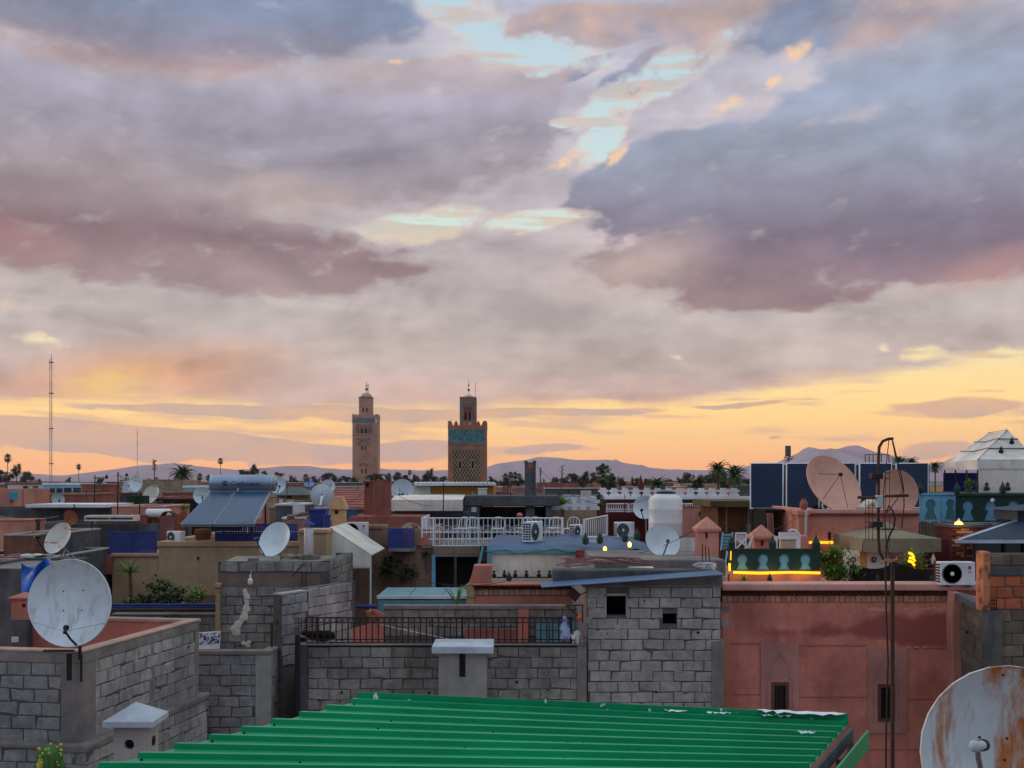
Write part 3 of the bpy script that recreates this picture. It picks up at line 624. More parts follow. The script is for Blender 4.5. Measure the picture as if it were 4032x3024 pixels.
# ================================================================ green sheet roof
H = 1.75; zr = EYE-H
def onz(px, py, h=H): Yq = F*h/(py-HZ); return Vector((X(px, Yq), Yq, EYE-h))
FL, FR, NL = onz(1398, 2764), onz(3335, 2856), onz(250, 3060)
NR = onz(3135, 3080)
gr = thing('sheet_metal_roof', 'bright green ribbed sheet metal roof with torn white film along its edge', 'roof', ((FL.x+FR.x)/2, FR.y, 0))
ur = (FR-FL).normalized(); nr = 10; rows = []
for i in range(-1, nr+1):
    t = i/(nr-1.0); a = FL.lerp(NL, t); b = FR.lerp(NR, t); rows.append((a, b))
def sheet(a0, b0, a1, b1, rib=True):
    """one pan with a trapezoid rib on its far side"""
    mb = MB(); pr = [(0, 0), (.03, .034), (.17, .034), (.177, 0), (1.0, 0)]
    for (t, z) in pr: mb.v += [a0.lerp(a1, t)+Vector((0, 0, z)), b0.lerp(b1, t)+Vector((0, 0, z))]
    for i in range(len(pr)-1): mb.f.append([2*i, 2*i+1, 2*i+3, 2*i+2])
    n = len(mb.v); mb.v += [p-Vector((0, 0, .004)) for p in mb.v]
    for i in range(len(pr)-1): mb.f.append([n+2*i+2, n+2*i+3, n+2*i+1, n+2*i])
    for i in range(len(pr)-1): mb.f.append([2*i, 2*i+2, n+2*i+2, n+2*i]); mb.f.append([2*i+1, n+2*i+1, n+2*i+3, 2*i+3])
    return mb
for i in range(1, len(rows)-1):
    a0, b0 = rows[i]; a1, b1 = rows[i+1]; s = sheet(a0, b0, a1, b1); s.build('roof_sheet', M_roofg, gr)
a0, b0 = rows[1]
dn = (NL-FL).normalized()
# upstand at the far edge, partly covered by torn film
MB().add([a0-dn*.03, b0-dn*.03, b0-dn*.03+Vector((0, 0, .075)), a0-dn*.03+Vector((0, 0, .075)), a0-dn*.036, b0-dn*.036, b0-dn*.036+Vector((0, 0, .075)), a0-dn*.036+Vector((0, 0, .075))],
         [(0, 1, 2, 3), (5, 4, 7, 6), (3, 2, 6, 7), (0, 3, 7, 4), (1, 5, 6, 2)]).build('edge_flashing', M_roofg, gr)
def film(t0, t1, off, w, z=.052, n=14, seed=0):
    r = random.Random(seed); mb = MB(); 
    for i in range(n+1):
        t = t0+(t1-t0)*i/n; p = a0.lerp(b0, t)+dn*(off+r.uniform(-.012, .012)); e = min(1, min(i, n-i)/2.0)
        mb.v += [p+Vector((0, 0, z+r.uniform(0, .01))), p+dn*(w*(e*.8+.2)*r.uniform(.5, 1.2))+Vector((0, 0, z+r.uniform(-.004, .012)))]
    for i in range(n): mb.f.append([2*i, 2*i+1, 2*i+3, 2*i+2])
    return mb.build('torn_film', M_film, gr)
film(.655, .70, .03, .03, .053, seed=1); film(.74, .80, .03, .035, .053, seed=2); film(.84, .90, .03, .04, .053, seed=3)
film(.83, .995, -.029, .10, .078, seed=4); film(.955, .985, .55, .05, .05, seed=6); film(.93, .965, .78, .03, .01, seed=7)
for i in range(12):
    t = random.choice([rnd(.03, .06), rnd(.1, 1), rnd(.5, 1)]); p = a0.lerp(b0, t)-dn*.028+Vector((0, 0, rnd(.01, .06)))
    MB().box(p.x-.008, p.x+.008, p.y-.006, p.y, p.z, p.z+rnd(.012, .03)).build('film_scrap', M_film, gr)
for i in range(26):
    k = random.randint(1, nr-1); a, b = rows[k]; p = a.lerp(b, random.choice([.02, rnd(.1, .95)]))+dn*.12; MB().ball(p+Vector((0, 0, .006)), .009, 5).build('screw', M_black, gr)
# right end: dark slot and green gutter board, frame below
g0 = b0+Vector((.02, -.02, 0)); g1 = NR+Vector((.02, 0, 0)); gd = (g1-g0).normalized(); gp = Vector((-gd.y, gd.x, 0)); gp = gp if gp.x > 0 else -gp
def strip(o0, o1, za, zb_, w):
    q = MB(); c = [g0+gp*o0, g1+gp*o0, g1+gp*(o0+w), g0+gp*(o0+w)]
    return q.add([p+Vector((0, 0, za)) for p in c]+[p+Vector((0, 0, zb_)) for p in c], [(3, 2, 1, 0), (4, 5, 6, 7), (0, 1, 5, 4), (1, 2, 6, 5), (2, 3, 7, 6), (3, 0, 4, 7)])
strip(.0, 0, -.10, -.01, .02).build('end_flashing', M_concd, gr)
strip(.02, 0, -.14, -.13, .09).build('gutter_floor', M_black, gr)
strip(.11, 0, -.15, -.02, .015).build('gutter_board', M_roofg, gr)
for t in (.25, .75): p = g0.lerp(g1, t); MB().box(p.x-.02, p.x+.02, p.y-.02, p.y+.02, 0, zr-.15).build('post', M_iron, gr)
p = W(3348, 2960, 9.2); MB().box(p.x-.02, p.x+.02, p.y-.02, p.y+.02, 0, p.z+.1).build('post', M_iron, gr)
for t in (.1, .5, .9): p = FL.lerp(FR, t)+dn*.2; MB().box(p.x-.03, p.x+.03, p.y-.03, p.y+.03, 0, zr-.012).build('post', M_iron, gr)
# ================================================================ rusty pole with hooked top
Y = 10.0
po = thing('aerial_pole', 'rusty iron pole with hooked top, clamps and loose cables before the pink wall', 'pole', (X(3517, Y), Y, 0))
MB().tube([(X(3517, Y), Y, 0), W(3514, 2222, Y)], L(8, Y), 12).build('lower_pole', M_iron, po, smooth=True)
MB().tube([W(3505, 2212, Y-.06), W(3478, 2200, Y-.06), W(3463, 2175, Y-.06), W(3459, 2120, Y-.06), W(3459, 1800, Y-.06), W(3462, 1760, Y-.06), W(3476, 1737, Y-.06), W(3498, 1728, Y-.06), W(3517, 1727, Y-.06)], L(5.8, Y), 10).build('hooked_pole', M_iron, po, smooth=True)
mb = MB()
for px in (3478, 3495, 3510, 3520): mb.tube([W(px-12, 2214+rnd(-5, 5), Y-.1), W(px+14, 2206+rnd(-6, 6), Y-.1)], .012, 6)
mb.build('lashing', mat('straw_rope', (176, 134, 92), .9, .2, 20, .3), po)
for y in (1874, 2065):
    MB().pb(3434, 3478, y-11, y+12, Y-.11, .1).build('clamp', M_black, po, bev=.006)
MB().pb(3455, 3478, 1950, 2000, Y-.12, .08).build('splice_box', M_dishg, po, bev=.006)
mb = MB().tube([W(3378, 1958, Y), W(3445, 1961, Y-.1)], .013, 8); mb.tube([W(3505, 1953, Y), W(3577, 1951, Y)], .013, 8); mb.tube([W(3430, 1960, Y-.08), W(3520, 1953, Y-.02)], .008, 6); mb.build('cross_arm', M_iron, po)
def cable(name, pts, r=.006, mt=None): return MB().tube([W(*q) for q in pts], r, 6).build(name, mt or M_black, po, smooth=True)
cable('cable', [(3488, 2230, Y-.1), (3490, 2150, Y-.1), (3502, 2110, Y-.1), (3520, 2075, Y-.1), (3524, 2040, Y-.1), (3515, 2010, Y-.1), (3500, 1990, Y-.1), (3490, 2020, Y-.08)], .008)
cable('cable', [(3488, 3060, Y-.1), (3489, 2900, Y-.1), (3492, 2760, Y-.12), (3497, 2600, Y-.12), (3490, 2420, Y-.12), (3486, 2230, Y-.1)], .008)
cable('stay_wire', [(3500, 1732, Y-.06), (3488, 1850, Y-.05), (3478, 1950, Y-.05), (3482, 2060, Y-.05), (3500, 2190, Y-.05)], .004 , M_iron)
cable('stay_wire', [(3512, 1732, Y-.06), (3535, 1840, Y-.05), (3555, 1930, Y-.05), (3540, 1955, Y-.05), (3500, 2010, Y-.05)], .004, M_iron)
cable('stay_wire', [(3515, 1735, Y-.06), (3548, 1870, Y-.03), (3558, 1925, Y-.03), (3560, 1990, Y-.03), (3550, 2080, Y-.03)], .005)
mb = MB()
for px in (3408, 3421, 3436): mb.tube([W(px, 1962, Y), W(px, 2130, Y+.02)], .0028, 5)
for y in (2020, 2054, 2075): mb.tube([W(3405, y, Y), W(3440, y+2, Y)], .004, 5)
mb.build('wire_ladder', M_iron, po)
mb = MB()
for px in (3487, 3503): mb.tube([W(px, 1850, Y+.05), W(px, 2160, Y+.05)], .0028, 5)
for y in (1862, 1884, 1950, 2010): mb.tube([W(3484, y, Y+.05), W(3506, y, Y+.05)], .004, 5)
mb.build('wire_ladder', M_iron, po)
# ================================================================ wall below the tower, with a picture board on it
Y = 21.5; zt = Z(2562, Y)
A = P2(700, Y); C = P2(1066, Y); B = Vector((X(1160, 23.4), 23.4))
lw = thing('block_wall', 'low grey block wall with concrete corner below the block tower', 'wall', (C.x-.5, Y+.3, 0))
xa = X(1005, Y)
block_wall(lw, A, (xa, Y), zt-.08, Z(2895, Y), M_block, seed=12, zcore=0)
uu = (B-C).normalized()
block_wall(lw, C+uu*.03, B, zt-.08, Z(2860, Y), M_block, seed=13, zcore=0)
MB().box(xa, C.x+.012, Y-.012, Y+.3, 0, zt-.082).build('concrete_column', M_cem, lw, bev=.012)
MB().box(A.x, C.x+.02, Y-.025, Y+.22, zt-.08, zt).ob(Vector((C.x+.022, Y+.2)), uu, 1.75, .22, zt-.08, zt-.002).build('coping', M_conc, lw, bev=.012)
fr = MB(); fr.tube([W(1070, 2548, 21.6), W(1070, 2455, 21.6), W(1115, 2440, 22.6), W(1115, 2532, 22.6)], .03, 4); fr.build('angle_frame', M_iron, label='bare brown angle iron frame on the low block wall corner', cat='frame')
pb_ = thing('picture_board', 'white board with blue-grey marbled print leaning on the block tower', 'board', W(815, 2556, 21.62))
bd = MB().prism([(X(772, 21.6), Z(2558, 21.6)), (X(862, 21.6), Z(2556, 21.6)), (X(866, 21.6), Z(2486, 21.6)), (X(774, 21.6), Z(2492, 21.6))], 21.64, 21.66); bd.build('board', M_white, pb_)
m = bpy.data.materials.new('marbled_print'); m.use_nodes = True; t = m.node_tree; b_ = t.nodes['Principled BSDF']; wv = t.nodes.new('ShaderNodeTexNoise'); wv.inputs['Scale'].default_value = 6; wv.inputs['Distortion'].default_value = 2.5; wv.inputs['Detail'].default_value = 2
gp_ = t.nodes.new('ShaderNodeNewGeometry'); t.links.new(gp_.outputs['Position'], wv.inputs['Vector']); rp = t.nodes.new('ShaderNodeValToRGB'); rp.color_ramp.elements[0].position = .42; rp.color_ramp.elements[0].color = rgb(56, 66, 84); rp.color_ramp.elements[1].position = .56; rp.color_ramp.elements[1].color = rgb(206, 216, 226)
t.links.new(wv.outputs[0], rp.inputs[0]); t.links.new(rp.outputs[0], b_.inputs['Base Color']); MATS['marbled_print'] = m
MB().prism([(X(776, 21.6), Z(2540, 21.6)), (X(861, 21.6), Z(2534, 21.6)), (X(864, 21.6), Z(2490, 21.6)), (X(777, 21.6), Z(2496, 21.6))], 21.632, 21.638).build('print', m, pb_)
# ================================================================ block tower behind it
Y = 24.4; zt = Z(2212, Y)
tw = thing('block_tower', 'tall unfinished grey block tower with white foam smear and dish on top', 'building', (X(1080, Y), Y+1, 0))
A = P2(858, Y); C = P2(1300, Y); D = Vector((X(1386, 27.2), 27.2))
block_wall(tw, A, C, zt, zt-.24, M_blockw, seed=20, zcore=zt-.24, bh=.22)
block_wall(tw, C, D, zt, Z(2620, 25), M_blockw, seed=21, zcore=0)
MB().box(A.x, C.x, Y+.02, Y+.22, zt-.56, zt-.242).build('cement_band', mat('brown_cement', (122, 104, 92), .95, .25, 3, .6), tw)
block_wall(tw, A, C, zt-.56, Z(2600, Y), M_blockw, seed=22, zcore=0)
uu = (D-C).normalized(); MB().ob(D-uu*.02, uu, .16, .4, 0, zt+.01).build('concrete_column', M_concd, tw, bev=.01)
MB().add([(A.x, Y+.2, zt-.05), (C.x, Y+.2, zt-.05), (D.x, D.y, zt-.05), (X(930, 27), 27, zt-.05)], [(0, 1, 2, 3)]).build('roof_slab', M_conc, tw)
MB().pb(848, 866, 2312, 2520, 24.3, .2).build('plaster_pilaster', M_tan, tw); MB().pb(842, 868, 2298, 2316, 24.25, .26).build('pilaster_cap', M_tan, tw, bev=.02)
# foam smear, sprayed along a crack
fs = MB(); r = random.Random(3)
for (a, b, w) in (((966, 2328), (972, 2355), 14), ((972, 2355), (968, 2400), 13), ((968, 2400), (962, 2430), 14), ((962, 2430), (944, 2450), 14), ((944, 2450), (925, 2478), 20), ((925, 2470), (930, 2490), 26)):
    for i in range(7):
        t = i/6; px = a[0]+(b[0]-a[0])*t+r.uniform(-3, 3); py = a[1]+(b[1]-a[1])*t; fs.ball(W(px, py, Y-.015), L(w, Y)*r.uniform(.5, 1.0), 6, (r.uniform(.7, 1.2), .14, r.uniform(.7, 1.2)))
fs.build('foam_smear', mat('sprayed_foam', (214, 200, 184), .9, .1, 12, .5), tw, smooth=True)
fs = MB()
for i in range(8): fs.ball(W(968+r.uniform(-14, 14), 2540+r.uniform(-16, 14), Y-.015), L(9, Y), 6, (1, .14, .8))
fs.build('foam_smear', MATS['sprayed_foam'], tw, smooth=True)
bo = MB().lathe(W(986, 2298, Y-.1), [(.02, .19), (.025, .16), (.02, .12), (.055, .09), (.06, .02), (.04, -.02), (.005, -.03)], 12)
bo.tube([W(986, 2264, Y-.1), W(990, 2244, Y-.02)], .004, 5)
bo.build('plastic_bottle', M_white, label='small white plastic bottle hung on the block tower by a string', cat='bottle', smooth=True)
for i, (px, y0, y1) in enumerate(((1190, 2250, 2318), (1205, 2250, 2318))):
    MB().tube([W(px, y1, Y-.04), W(px, y0, Y-.04)], .012, 6).build('rebar', M_iron, tw)
MB().tube([W(1150, 2268, Y-.05), W(1195, 2218, Y-.05)], .014, 6).build('rebar', M_iron, tw)
fb = MB().pb(975, 1012, 2198, 2212, 24.6, .2); fb.pb(965, 1028, 2212, 2217, 24.5, .3); fb.build('block_offcut', M_conc, label='loose cement offcut on a board atop the block tower', cat='block')
# wing wall in front of the tower
A = P2(1112, 22.0); B = Vector((X(1386, 24.1), 24.1))
ww = thing('wing_wall', 'stepped grey block wall running back beside the block tower', 'wall', (A.x, A.y+.5, 0))
uu = (B-A).normalized(); Ln = (B-A).length
block_wall(ww, A, A+uu*.82, Z(2345, 22), Z(2640, 22), M_block, seed=30, zcore=0)
block_wall(ww, A+uu*.84, B, Z(2330, 22), Z(2640, 22), M_blockp, seed=31, zcore=0)
MB().ob(A+uu*-.02, uu, .88, .22, Z(2345, 22), Z(2345, 22)+.04).build('mortar_cap', M_cem, ww, bev=.01)
MB().ob(B-uu*.05, uu, .18, .3, 0, Z(2290, 24)).build('concrete_column', M_concd, ww, bev=.01)
# ================================================================ central block wall with railing
Y = 21.2; zt = Z(2542, Y)
cw = thing('block_wall', 'long grey block wall carrying the black railing behind the green roof', 'wall', (X(1740, Y), Y+.3, 0))
A = P2(1212, Y); B = P2(2272, Y)
block_wall(cw, A, B, zt-.03, Z(2790, Y), M_blockw, seed=40, zcore=0)
MB().box(X(1180, Y), A.x, Y-.012, Y+.25, 0, zt-.002).build('concrete_column', M_concd, cw, bev=.01)
MB().box(B.x, X(2312, Y)-.01, Y-.012, Y+.25, 0, zt-.002).build('concrete_column', M_conc, cw, bev=.01)
MB().box(X(1178, Y), X(2312, Y)-.012, Y-.02, Y+.25, zt, zt+.03).build('coping', M_conc, cw, bev=.01)
dp = MB().tube([W(1172, 2900, 21.0), W(1170, 2850, 21.0), W(1172, 2500, 21.0), W(1165, 2478, 21.2)], L(11, 21), 10); dp.tube([W(1150, 2880, 21.0), W(1174, 2800, 21.0)], .02, 6)
dp.build('drain_pipe', M_black, smooth=True, label='black drain pipe between the two block walls', cat='pipe')
# duct chimney in front
Y = 19.6
dc = thing('vent_chimney', 'pale cement vent chimney with flat slab cap and tall slot before the railing wall', 'chimney', (X(1845, Y), Y+.3, 0))
x0, x1 = X(1727, Y), X(1915, Y); z1 = Z(2570, Y)
w_ = plate([(x0, Z(2800, Y)), (x1, Z(2800, Y)), (x1, z1), (x0, z1)], [[(X(1808, Y), Z(2667, Y)), (X(1833, Y), Z(2667, Y)), (X(1833, Y), Z(2571, Y)), (X(1808, Y), Z(2571, Y))]], Y, .07)
w_.box(x0, x0+.07, Y+.07, Y+.62, 0, z1); w_.box(x1-.07, x1, Y+.07, Y+.2, 0, z1); w_.box(x1-.07, x1, Y+.36, Y+.62, 0, z1); w_.box(x1-.07, x1, Y+.2, Y+.36, 0, Z(2665, Y)); w_.box(x0+.07, x1-.07, Y+.55, Y+.62, 0, z1); w_.box(x0, x1, Y, Y+.07, 0, Z(2800, Y))
w_.build('shaft', M_cem, dc)
MB().box(X(1702, Y), X(1932, Y)+.05, Y-.14, Y+.8, z1, Z(2541, Y)).build('slab_cap', M_cap, dc, bev=.015)
# railing
Y = 21.3
rl = thing('railing', 'black wrought iron railing with ring ornaments on the long block wall', 'railing', (X(1700, Y), Y, Z(2536, Y)))
z0, z1, zr1 = Z(2528, Y), Z(2432, Y), Z(2452, Y)
xa, xb = X(1205, Y), X(2248, Y)
for zq, hh in ((z1, .012), (zr1, .008), (z0+.05, .010), (z0-.02, .018)): MB().box(xa, xb, Y-.012, Y+.012, zq-hh, zq+hh).build('rail', M_black, rl)
bar = MB().box(-.011, .011, -.011, .011, 0, z1-z0).mesh('baluster', M_black); nb = 44; stp = (xb-xa)/nb
ringm = MB()
for i in range(12):
    a0_, a1_ = 2*pi*i/12, 2*pi*(i+1)/12; r_ = .034
    ringm.tube([(r_*cos(a0_), 0, r_*sin(a0_)), (r_*cos(a1_), 0, r_*sin(a1_))], .006, 4)
ringm = ringm.mesh('ring', M_black)
for i in range(nb+1):
    x = xa+i*stp; inst('baluster', bar, rl, (x, Y, z0))
    if i < nb: inst('ring', ringm, rl, (x+stp/2, Y, (z1+zr1)/2), scale=(1, 1, 1.25))
for px in (1250, 1820, 2248): MB().box(X(px, Y)-.02, X(px, Y)+.02, Y-.02, Y+.02, z0-.06, z1+.02).build('post', M_black, rl)
lat = MB()
for i in range(9): lat.tube([W(1165+i*11, 2432, 21.5), W(1165+i*11, 2486, 21.5)], .008, 4)
for i in range(6): lat.tube([W(1163, 2436+i*10, 21.5), W(1256, 2430+i*9, 21.5)], .008, 4)
lat.build('trellis', mat('dark_red_lattice', (84, 40, 40), .8, .2, 9, .2), label='dark red crossed lattice piece at the end of the black railing', cat='trellis')
rb = MB(); r = random.Random(8)
for i in range(9): p = W(1190+i*14+r.uniform(-8, 8), 2505+r.uniform(-14, 14), 21.7); rb.ball(p, r.uniform(.06, .12), 6, (1.6, .7, .7))
rb.build('rubbish_bags', M_black_cloth, smooth=True, label='dark rubbish bags heaped at the left end of the railing', cat='bags')
# ================================================================ terrace behind the railing
Y = 25.0
pt = thing('terrace_wall', 'grey cement terrace wall with terracotta pilaster behind the railing', 'wall', (X(1900, Y), Y+.1, 0))
MB().pb(1508, 2330, 2384, 2400, Y-.03, .26).build('coping', M_conc, pt, bev=.015)
block_wall(pt, P2(1512, Y), P2(2330, Y), Z(2400, Y), Z(2520, Y), M_blockw, seed=50, zcore=0)
MB().pb(2040, 2082, 2402, 2560, Y-.1, .1).build('pilaster', M_terra, pt)
MB().pb(1830, 2040, 2480, 2560, Y-.06, .06).build('skirting', mat('faded_red', (150, 92, 80), .9, .2, 3, .3), pt)
for a in (2112, 2165, 2218, 2268):
    MB().pb(a, a+48, 2448, 2480, Y-.2, .03).build('panel', M_teal, pt); MB().pb(a, a+48, 2484, 2530, Y-.2, .03).build('panel', M_teal, pt)
MB().box(X(1290, 24), X(2330, 24), 21.5, 25, Z(2545, 21.3)-.5, Z(2545, 21.3)-.45).build('terrace_floor', M_terra, pt)
MB().add([W(1290, 2500, 23.5), W(1510, 2440, 24.9), W(1510, 2560, 24.9), W(1290, 2560, 23.5)], [(0, 1, 2, 3)]).build('stair_wall', M_terra, pt)
MB().tube([W(1500, 2460, 23), W(1830, 2530, 21.6)], .008, 5).build('wire', M_whited, pt)
r = random.Random(2)
ps = MB()
for i in range(9): p = W(1448+i*7, 2432-abs(4-i)*-2-r.uniform(0, 26), 24.6); ps.lathe(p, [(.03, -.06), (.06, .02), (.065, .05), (.04, .05)], 8)
ps.build('broken_pots', M_terra, label='heap of broken orange pots at the end of the terrace wall', cat='pots')
MB().tube([W(1392, 2388, 25.6), W(1484, 2388, 25.6)], .045, 8).build('blue_rail', M_blue, label='short cobalt blue rail beside the block tower column', cat='rail')
# bracket, diamond lamp, bag and cat
Y = 21.0
br = MB().tube([W(2226, 2383, Y), W(2296, 2383, Y)], .018, 4); br.tube([W(2294, 2380, Y), W(2294, 2452, Y)], .018, 4); br.tube([W(2232, 2386, Y), W(2288, 2436, Y)], .02, 4); br.tube([W(2231, 2386, Y), W(2231, 2440, Y)], .006, 4)
br.build('wall_bracket', M_iron, label='rusty triangular iron bracket on the window block house', cat='bracket')
MB().ball(W(2283, 2432, Y-.04), .045, 8, (1, 1, 1.4)).build('orange_float', mat('orange_plastic', (226, 84, 30), .5, .08, 8, .1), label='orange plastic float hanging on the iron bracket', cat='float', smooth=True)
dl = MB().add([W(2233, 2342, Y), W(2254, 2312, Y), W(2284, 2340, Y), W(2262, 2368, Y)]+[W(2238, 2342, Y+.14), W(2258, 2314, Y+.14), W(2288, 2342, Y+.14), W(2266, 2370, Y+.14)], [(0, 3, 2, 1), (4, 5, 6, 7), (0, 1, 5, 4), (1, 2, 6, 5), (2, 3, 7, 6), (3, 0, 4, 7)])
dl.tube([W(2284, 2342, Y+.07), W(2312, 2330, Y+.2)], .012, 5)
dl.build('box_lamp', mat('brown_box', (56, 32, 26), .7, .2, 8, .1), label='dark brown box tilted as a diamond above the iron bracket', cat='lamp')
bg_ = MB(); k = 0
prof = [(.012, .44), (.03, .40), (.015, .34), (.05, .29), (.08, .22), (.075, .15), (.095, .09), (.085, .03), (.03, 0)]
bg_.lathe(W(2223, 2520, 21.1), prof, 14)
r = random.Random(4)
for p in bg_.v: p.x += r.uniform(-.03, .03); p.z += r.uniform(-.02, .02); p.y = 21.1+(p.y-21.1)*.6
bg_.build('plastic_bag', mat('bluish_bag', (164, 176, 212), .35, .3, 14, .3), label='pale blue plastic bag hanging on the railing near the cat', cat='bag', smooth=True)
# ---- cat: one skinned body
def skinned(name, joints, edges, root_i, mt, sub=2):
    me = bpy.data.meshes.new(name); me.from_pydata([j[:3] for j in joints], edges, []); o = bpy.data.objects.new(name, me); COL.objects.link(o); me.materials.append(mt)
    md = o.modifiers.new('skin', 'SKIN'); md.use_smooth_shade = True; s2 = o.modifiers.new('sub', 'SUBSURF'); s2.levels = s2.render_levels = sub
    if not me.skin_vertices: me.attributes.new if False else None
    for i, j in enumerate(joints):
        r = j[3] if isinstance(j[3], tuple) else (j[3], j[3]); me.skin_vertices[0].data[i].radius = r; me.skin_vertices[0].data[i].use_root = (i == root_i)
    return o
M_cat = rusty('cat_fur', (232, 228, 222), (70, 62, 60), .64, .67, 9, (1, 1, 1), .9, (44, 40, 40), 3.3)
jt = [(0, .02, .13, .062), (0, .10, .155, .07), (0, .19, .14, .06), (0, -.045, .115, .052), (0, -.105, .125, .035), (0, -.15, .115, .046), (0, -.185, .10, .026),   # spine, neck, head, muzzle
      (.035, -.03, .06, .022), (.035, -.045, .0, .018), (-.035, -.03, .06, .022), (-.035, -.045, .0, .018), (.055, .17, .08, .036), (.05, .19, .03, .018), (.05, .14, .0, .02), (-.055, .17, .08, .036), (-.05, .19, .03, .018), (-.05, .14, .0, .02),
      (.02, .25, .10, .02), (.07, .32, .05, .016), (.13, .34, .03, .013), (.028, -.145, .155, .014), (.033, -.142, .178, .005), (-.028, -.145, .155, .014), (-.033, -.142, .178, .005)]
ed = [(0, 1), (1, 2), (0, 3), (3, 4), (4, 5), (5, 6), (3, 7), (7, 8), (3, 9), (9, 10), (2, 11), (11, 12), (12, 13), (2, 14), (14, 15), (15, 16), (2, 17), (17, 18), (18, 19), (5, 20), (20, 21), (5, 22), (22, 23)]
cat_o = skinned('cat', jt, ed, 0, M_cat, 2); tag(cat_o, 'white cat with dark patches peering over the block wall end', 'cat')
cat_o.location = W(2268, 2536, 21.32); cat_o.rotation_euler = (0, 0, -.35); cat_o.scale = (1.2,)*3
# ================================================================ block house with square window holes
Y = 21.25; zt = Z(2312, Y)
bh_ = thing('block_house', 'grey block house with square black window hole under a blue-edged roof sheet', 'house', (X(2570, Y), Y+2, 0))
A = P2(2314, Y); B = P2(2838, Y); Ln = B.x-A.x
hole = lambda a, b, c, d: (X(a, Y)-A.x, X(b, Y)-A.x, Z(d, Y), Z(c, Y))
hs = [hole(2388, 2466, 2347, 2424), hole(2610, 2666, 2416, 2459)]
block_wall(bh_, A, B, zt, Z(2830, Y), M_blockp, holes=hs, seed=60, zcore=0, s0=.0, s1=Ln-.0)
MB().box(B.x-.005, B.x+.05, Y-.025, Y+.3, 0, Z(2520, Y)).box(X(2802, Y), B.x-.006, Y-.028, Y+.0, 0, Z(2525, Y)).build('cement_corner', M_conc, bh_)
mb = MB(); mb.box(A.x, A.x+.15, Y+.2, Y+5.5, 0, zt); mb.box(B.x-.15, B.x, Y+.2, Y+5.5, 0, zt); mb.box(A.x, B.x, Y+5.5, Y+5.7, 0, zt); mb.build('side_walls', M_conc, bh_)
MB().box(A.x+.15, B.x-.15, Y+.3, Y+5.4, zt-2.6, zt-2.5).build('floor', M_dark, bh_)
a_, b2, c_, d_ = 2388, 2466, 2347, 2424
fr = MB()
for q in ((2380, 2388, 2340, 2428), (2466, 2472, 2340, 2428), (2380, 2472, 2337, 2346)): fr.pb(*q, Y-.015, .2)
fr.build('window_reveal', M_cem, bh_)
for (px, py) in ((2330, 2380), (2318, 2440), (2410, 2490), (2432, 2478), (2395, 2500)):
    s = MB(); 
    for i in range(6): s.ball(W(px+rnd(-10, 10), py+rnd(-12, 12), Y-.005), L(9, Y), 5, (1, .3, .8))
    s.build('mortar_lump', M_cem, bh_, smooth=True)
# roof slab, blue-edged sheet tilted along the wall, and what lies on it
MB().box(A.x-.1, B.x+.05, Y+.0, Y+5.7, zt, zt+.05).build('roof_slab', M_conc, bh_)
sh = MB(); zs = [Z(2312, 20.95), Z(2262, 20.95)]; xs = [X(2132, 20.95), X(2852, 20.95)]
sh.add([(xs[0], 20.95, zs[0]), (xs[1], 20.95, zs[1]), (xs[1], 21.75, zs[1]+.02), (xs[0], 21.75, zs[0]+.02)]+[(xs[0], 20.95, zs[0]-.012), (xs[1], 20.95, zs[1]-.012), (xs[1], 21.75, zs[1]-.0), (xs[0], 21.75, zs[0]-.0)],
       [(0, 1, 2, 3), (7, 6, 5, 4), (0, 4, 5, 1), (1, 5, 6, 2), (2, 6, 7, 3), (3, 7, 4, 0)]); sh.build('roof_sheet', mat('blue_sheet', (70, 104, 138), .5, .15, 4, .1), bh_)
wd = MB().prism([(A.x-.0, zt+.05), (B.x+.04, zt+.05), (B.x+.04, zs[1]-.035), (A.x, zs[0]+(zs[1]-zs[0])*.25-.035)], 21.28, 21.5); wd.build('wedge_fill', M_conc, bh_)
MB().box(X(2175, 21.9), B.x, 21.8, 22.3, zt+.05, zt+.28).build('kerb_slab', M_concd, bh_, bev=.03)
MB().box(X(2330, 24), X(2830, 24), 23.2, 26.4, zt+.05, zt+.38).build('raised_slab', M_conc, bh_, bev=.03)
r = random.Random(12); hose = mat('pink_hose', (150, 92, 98), .6, .25, 9, .1)
hp = MB()
for i in range(11):
    y0 = 22.35+i*.05; x_ = X(r.uniform(2190, 2260), y0); pts = []
    ln = r.uniform(1.0, 2.2); bow = r.uniform(-.2, .35)
    for k in range(7): t = k/6; pts.append((x_+ln*t, y0+bow*sin(pi*t), zt+.3+.02*i*.5+r.uniform(0, .05)+abs(bow)*.35*sin(pi*t)))
    hp.tube(pts, r.choice([.007, .01, .014]), 6)
hp.build('hose_heap', hose, smooth=True, label='tangle of pinkish hoses and pipes on the block house roof', cat='hoses')
for k, (a, b, c, d, Yq, mt) in enumerate(((2480, 2575, 2236, 2246, 22.6, M_canvas), (2560, 2700, 2212, 2222, 25.5, M_canvas), (2636, 2716, 2262, 2276, 21.9, M_bluel), (2710, 2780, 2252, 2270, 22.0, M_conc))):
    q = MB().pb(a, b, c, d, Yq, .25)
    for p in q.v: p.x += rnd(-.05, .05); p.z += rnd(-.015, .015)
    q.build(['canvas_strip', 'canvas_strip', 'window_frame', 'cement_plank'][k], mt, label=['pale folded canvas strip beside the hose heap', 'whitish torn sheet along the roof edge behind the hoses', 'light blue discarded window frame on the block house roof', 'cracked cement plank next to the discarded blue frame'][k], cat=['canvas', 'canvas', 'window frame', 'plank'][k])
wr = MB()
for i in range(5):
    c = W(2790, 2240, 22.1); pts = [(c.x+(.08+.03*i)*cos(a*.6+i)*1.2-.02*i, c.y+.1*sin(a*.6), c.z+.02*i+(.05)*sin(a*.6+i)) for a in range(11)]; wr.tube(pts, .014, 5)
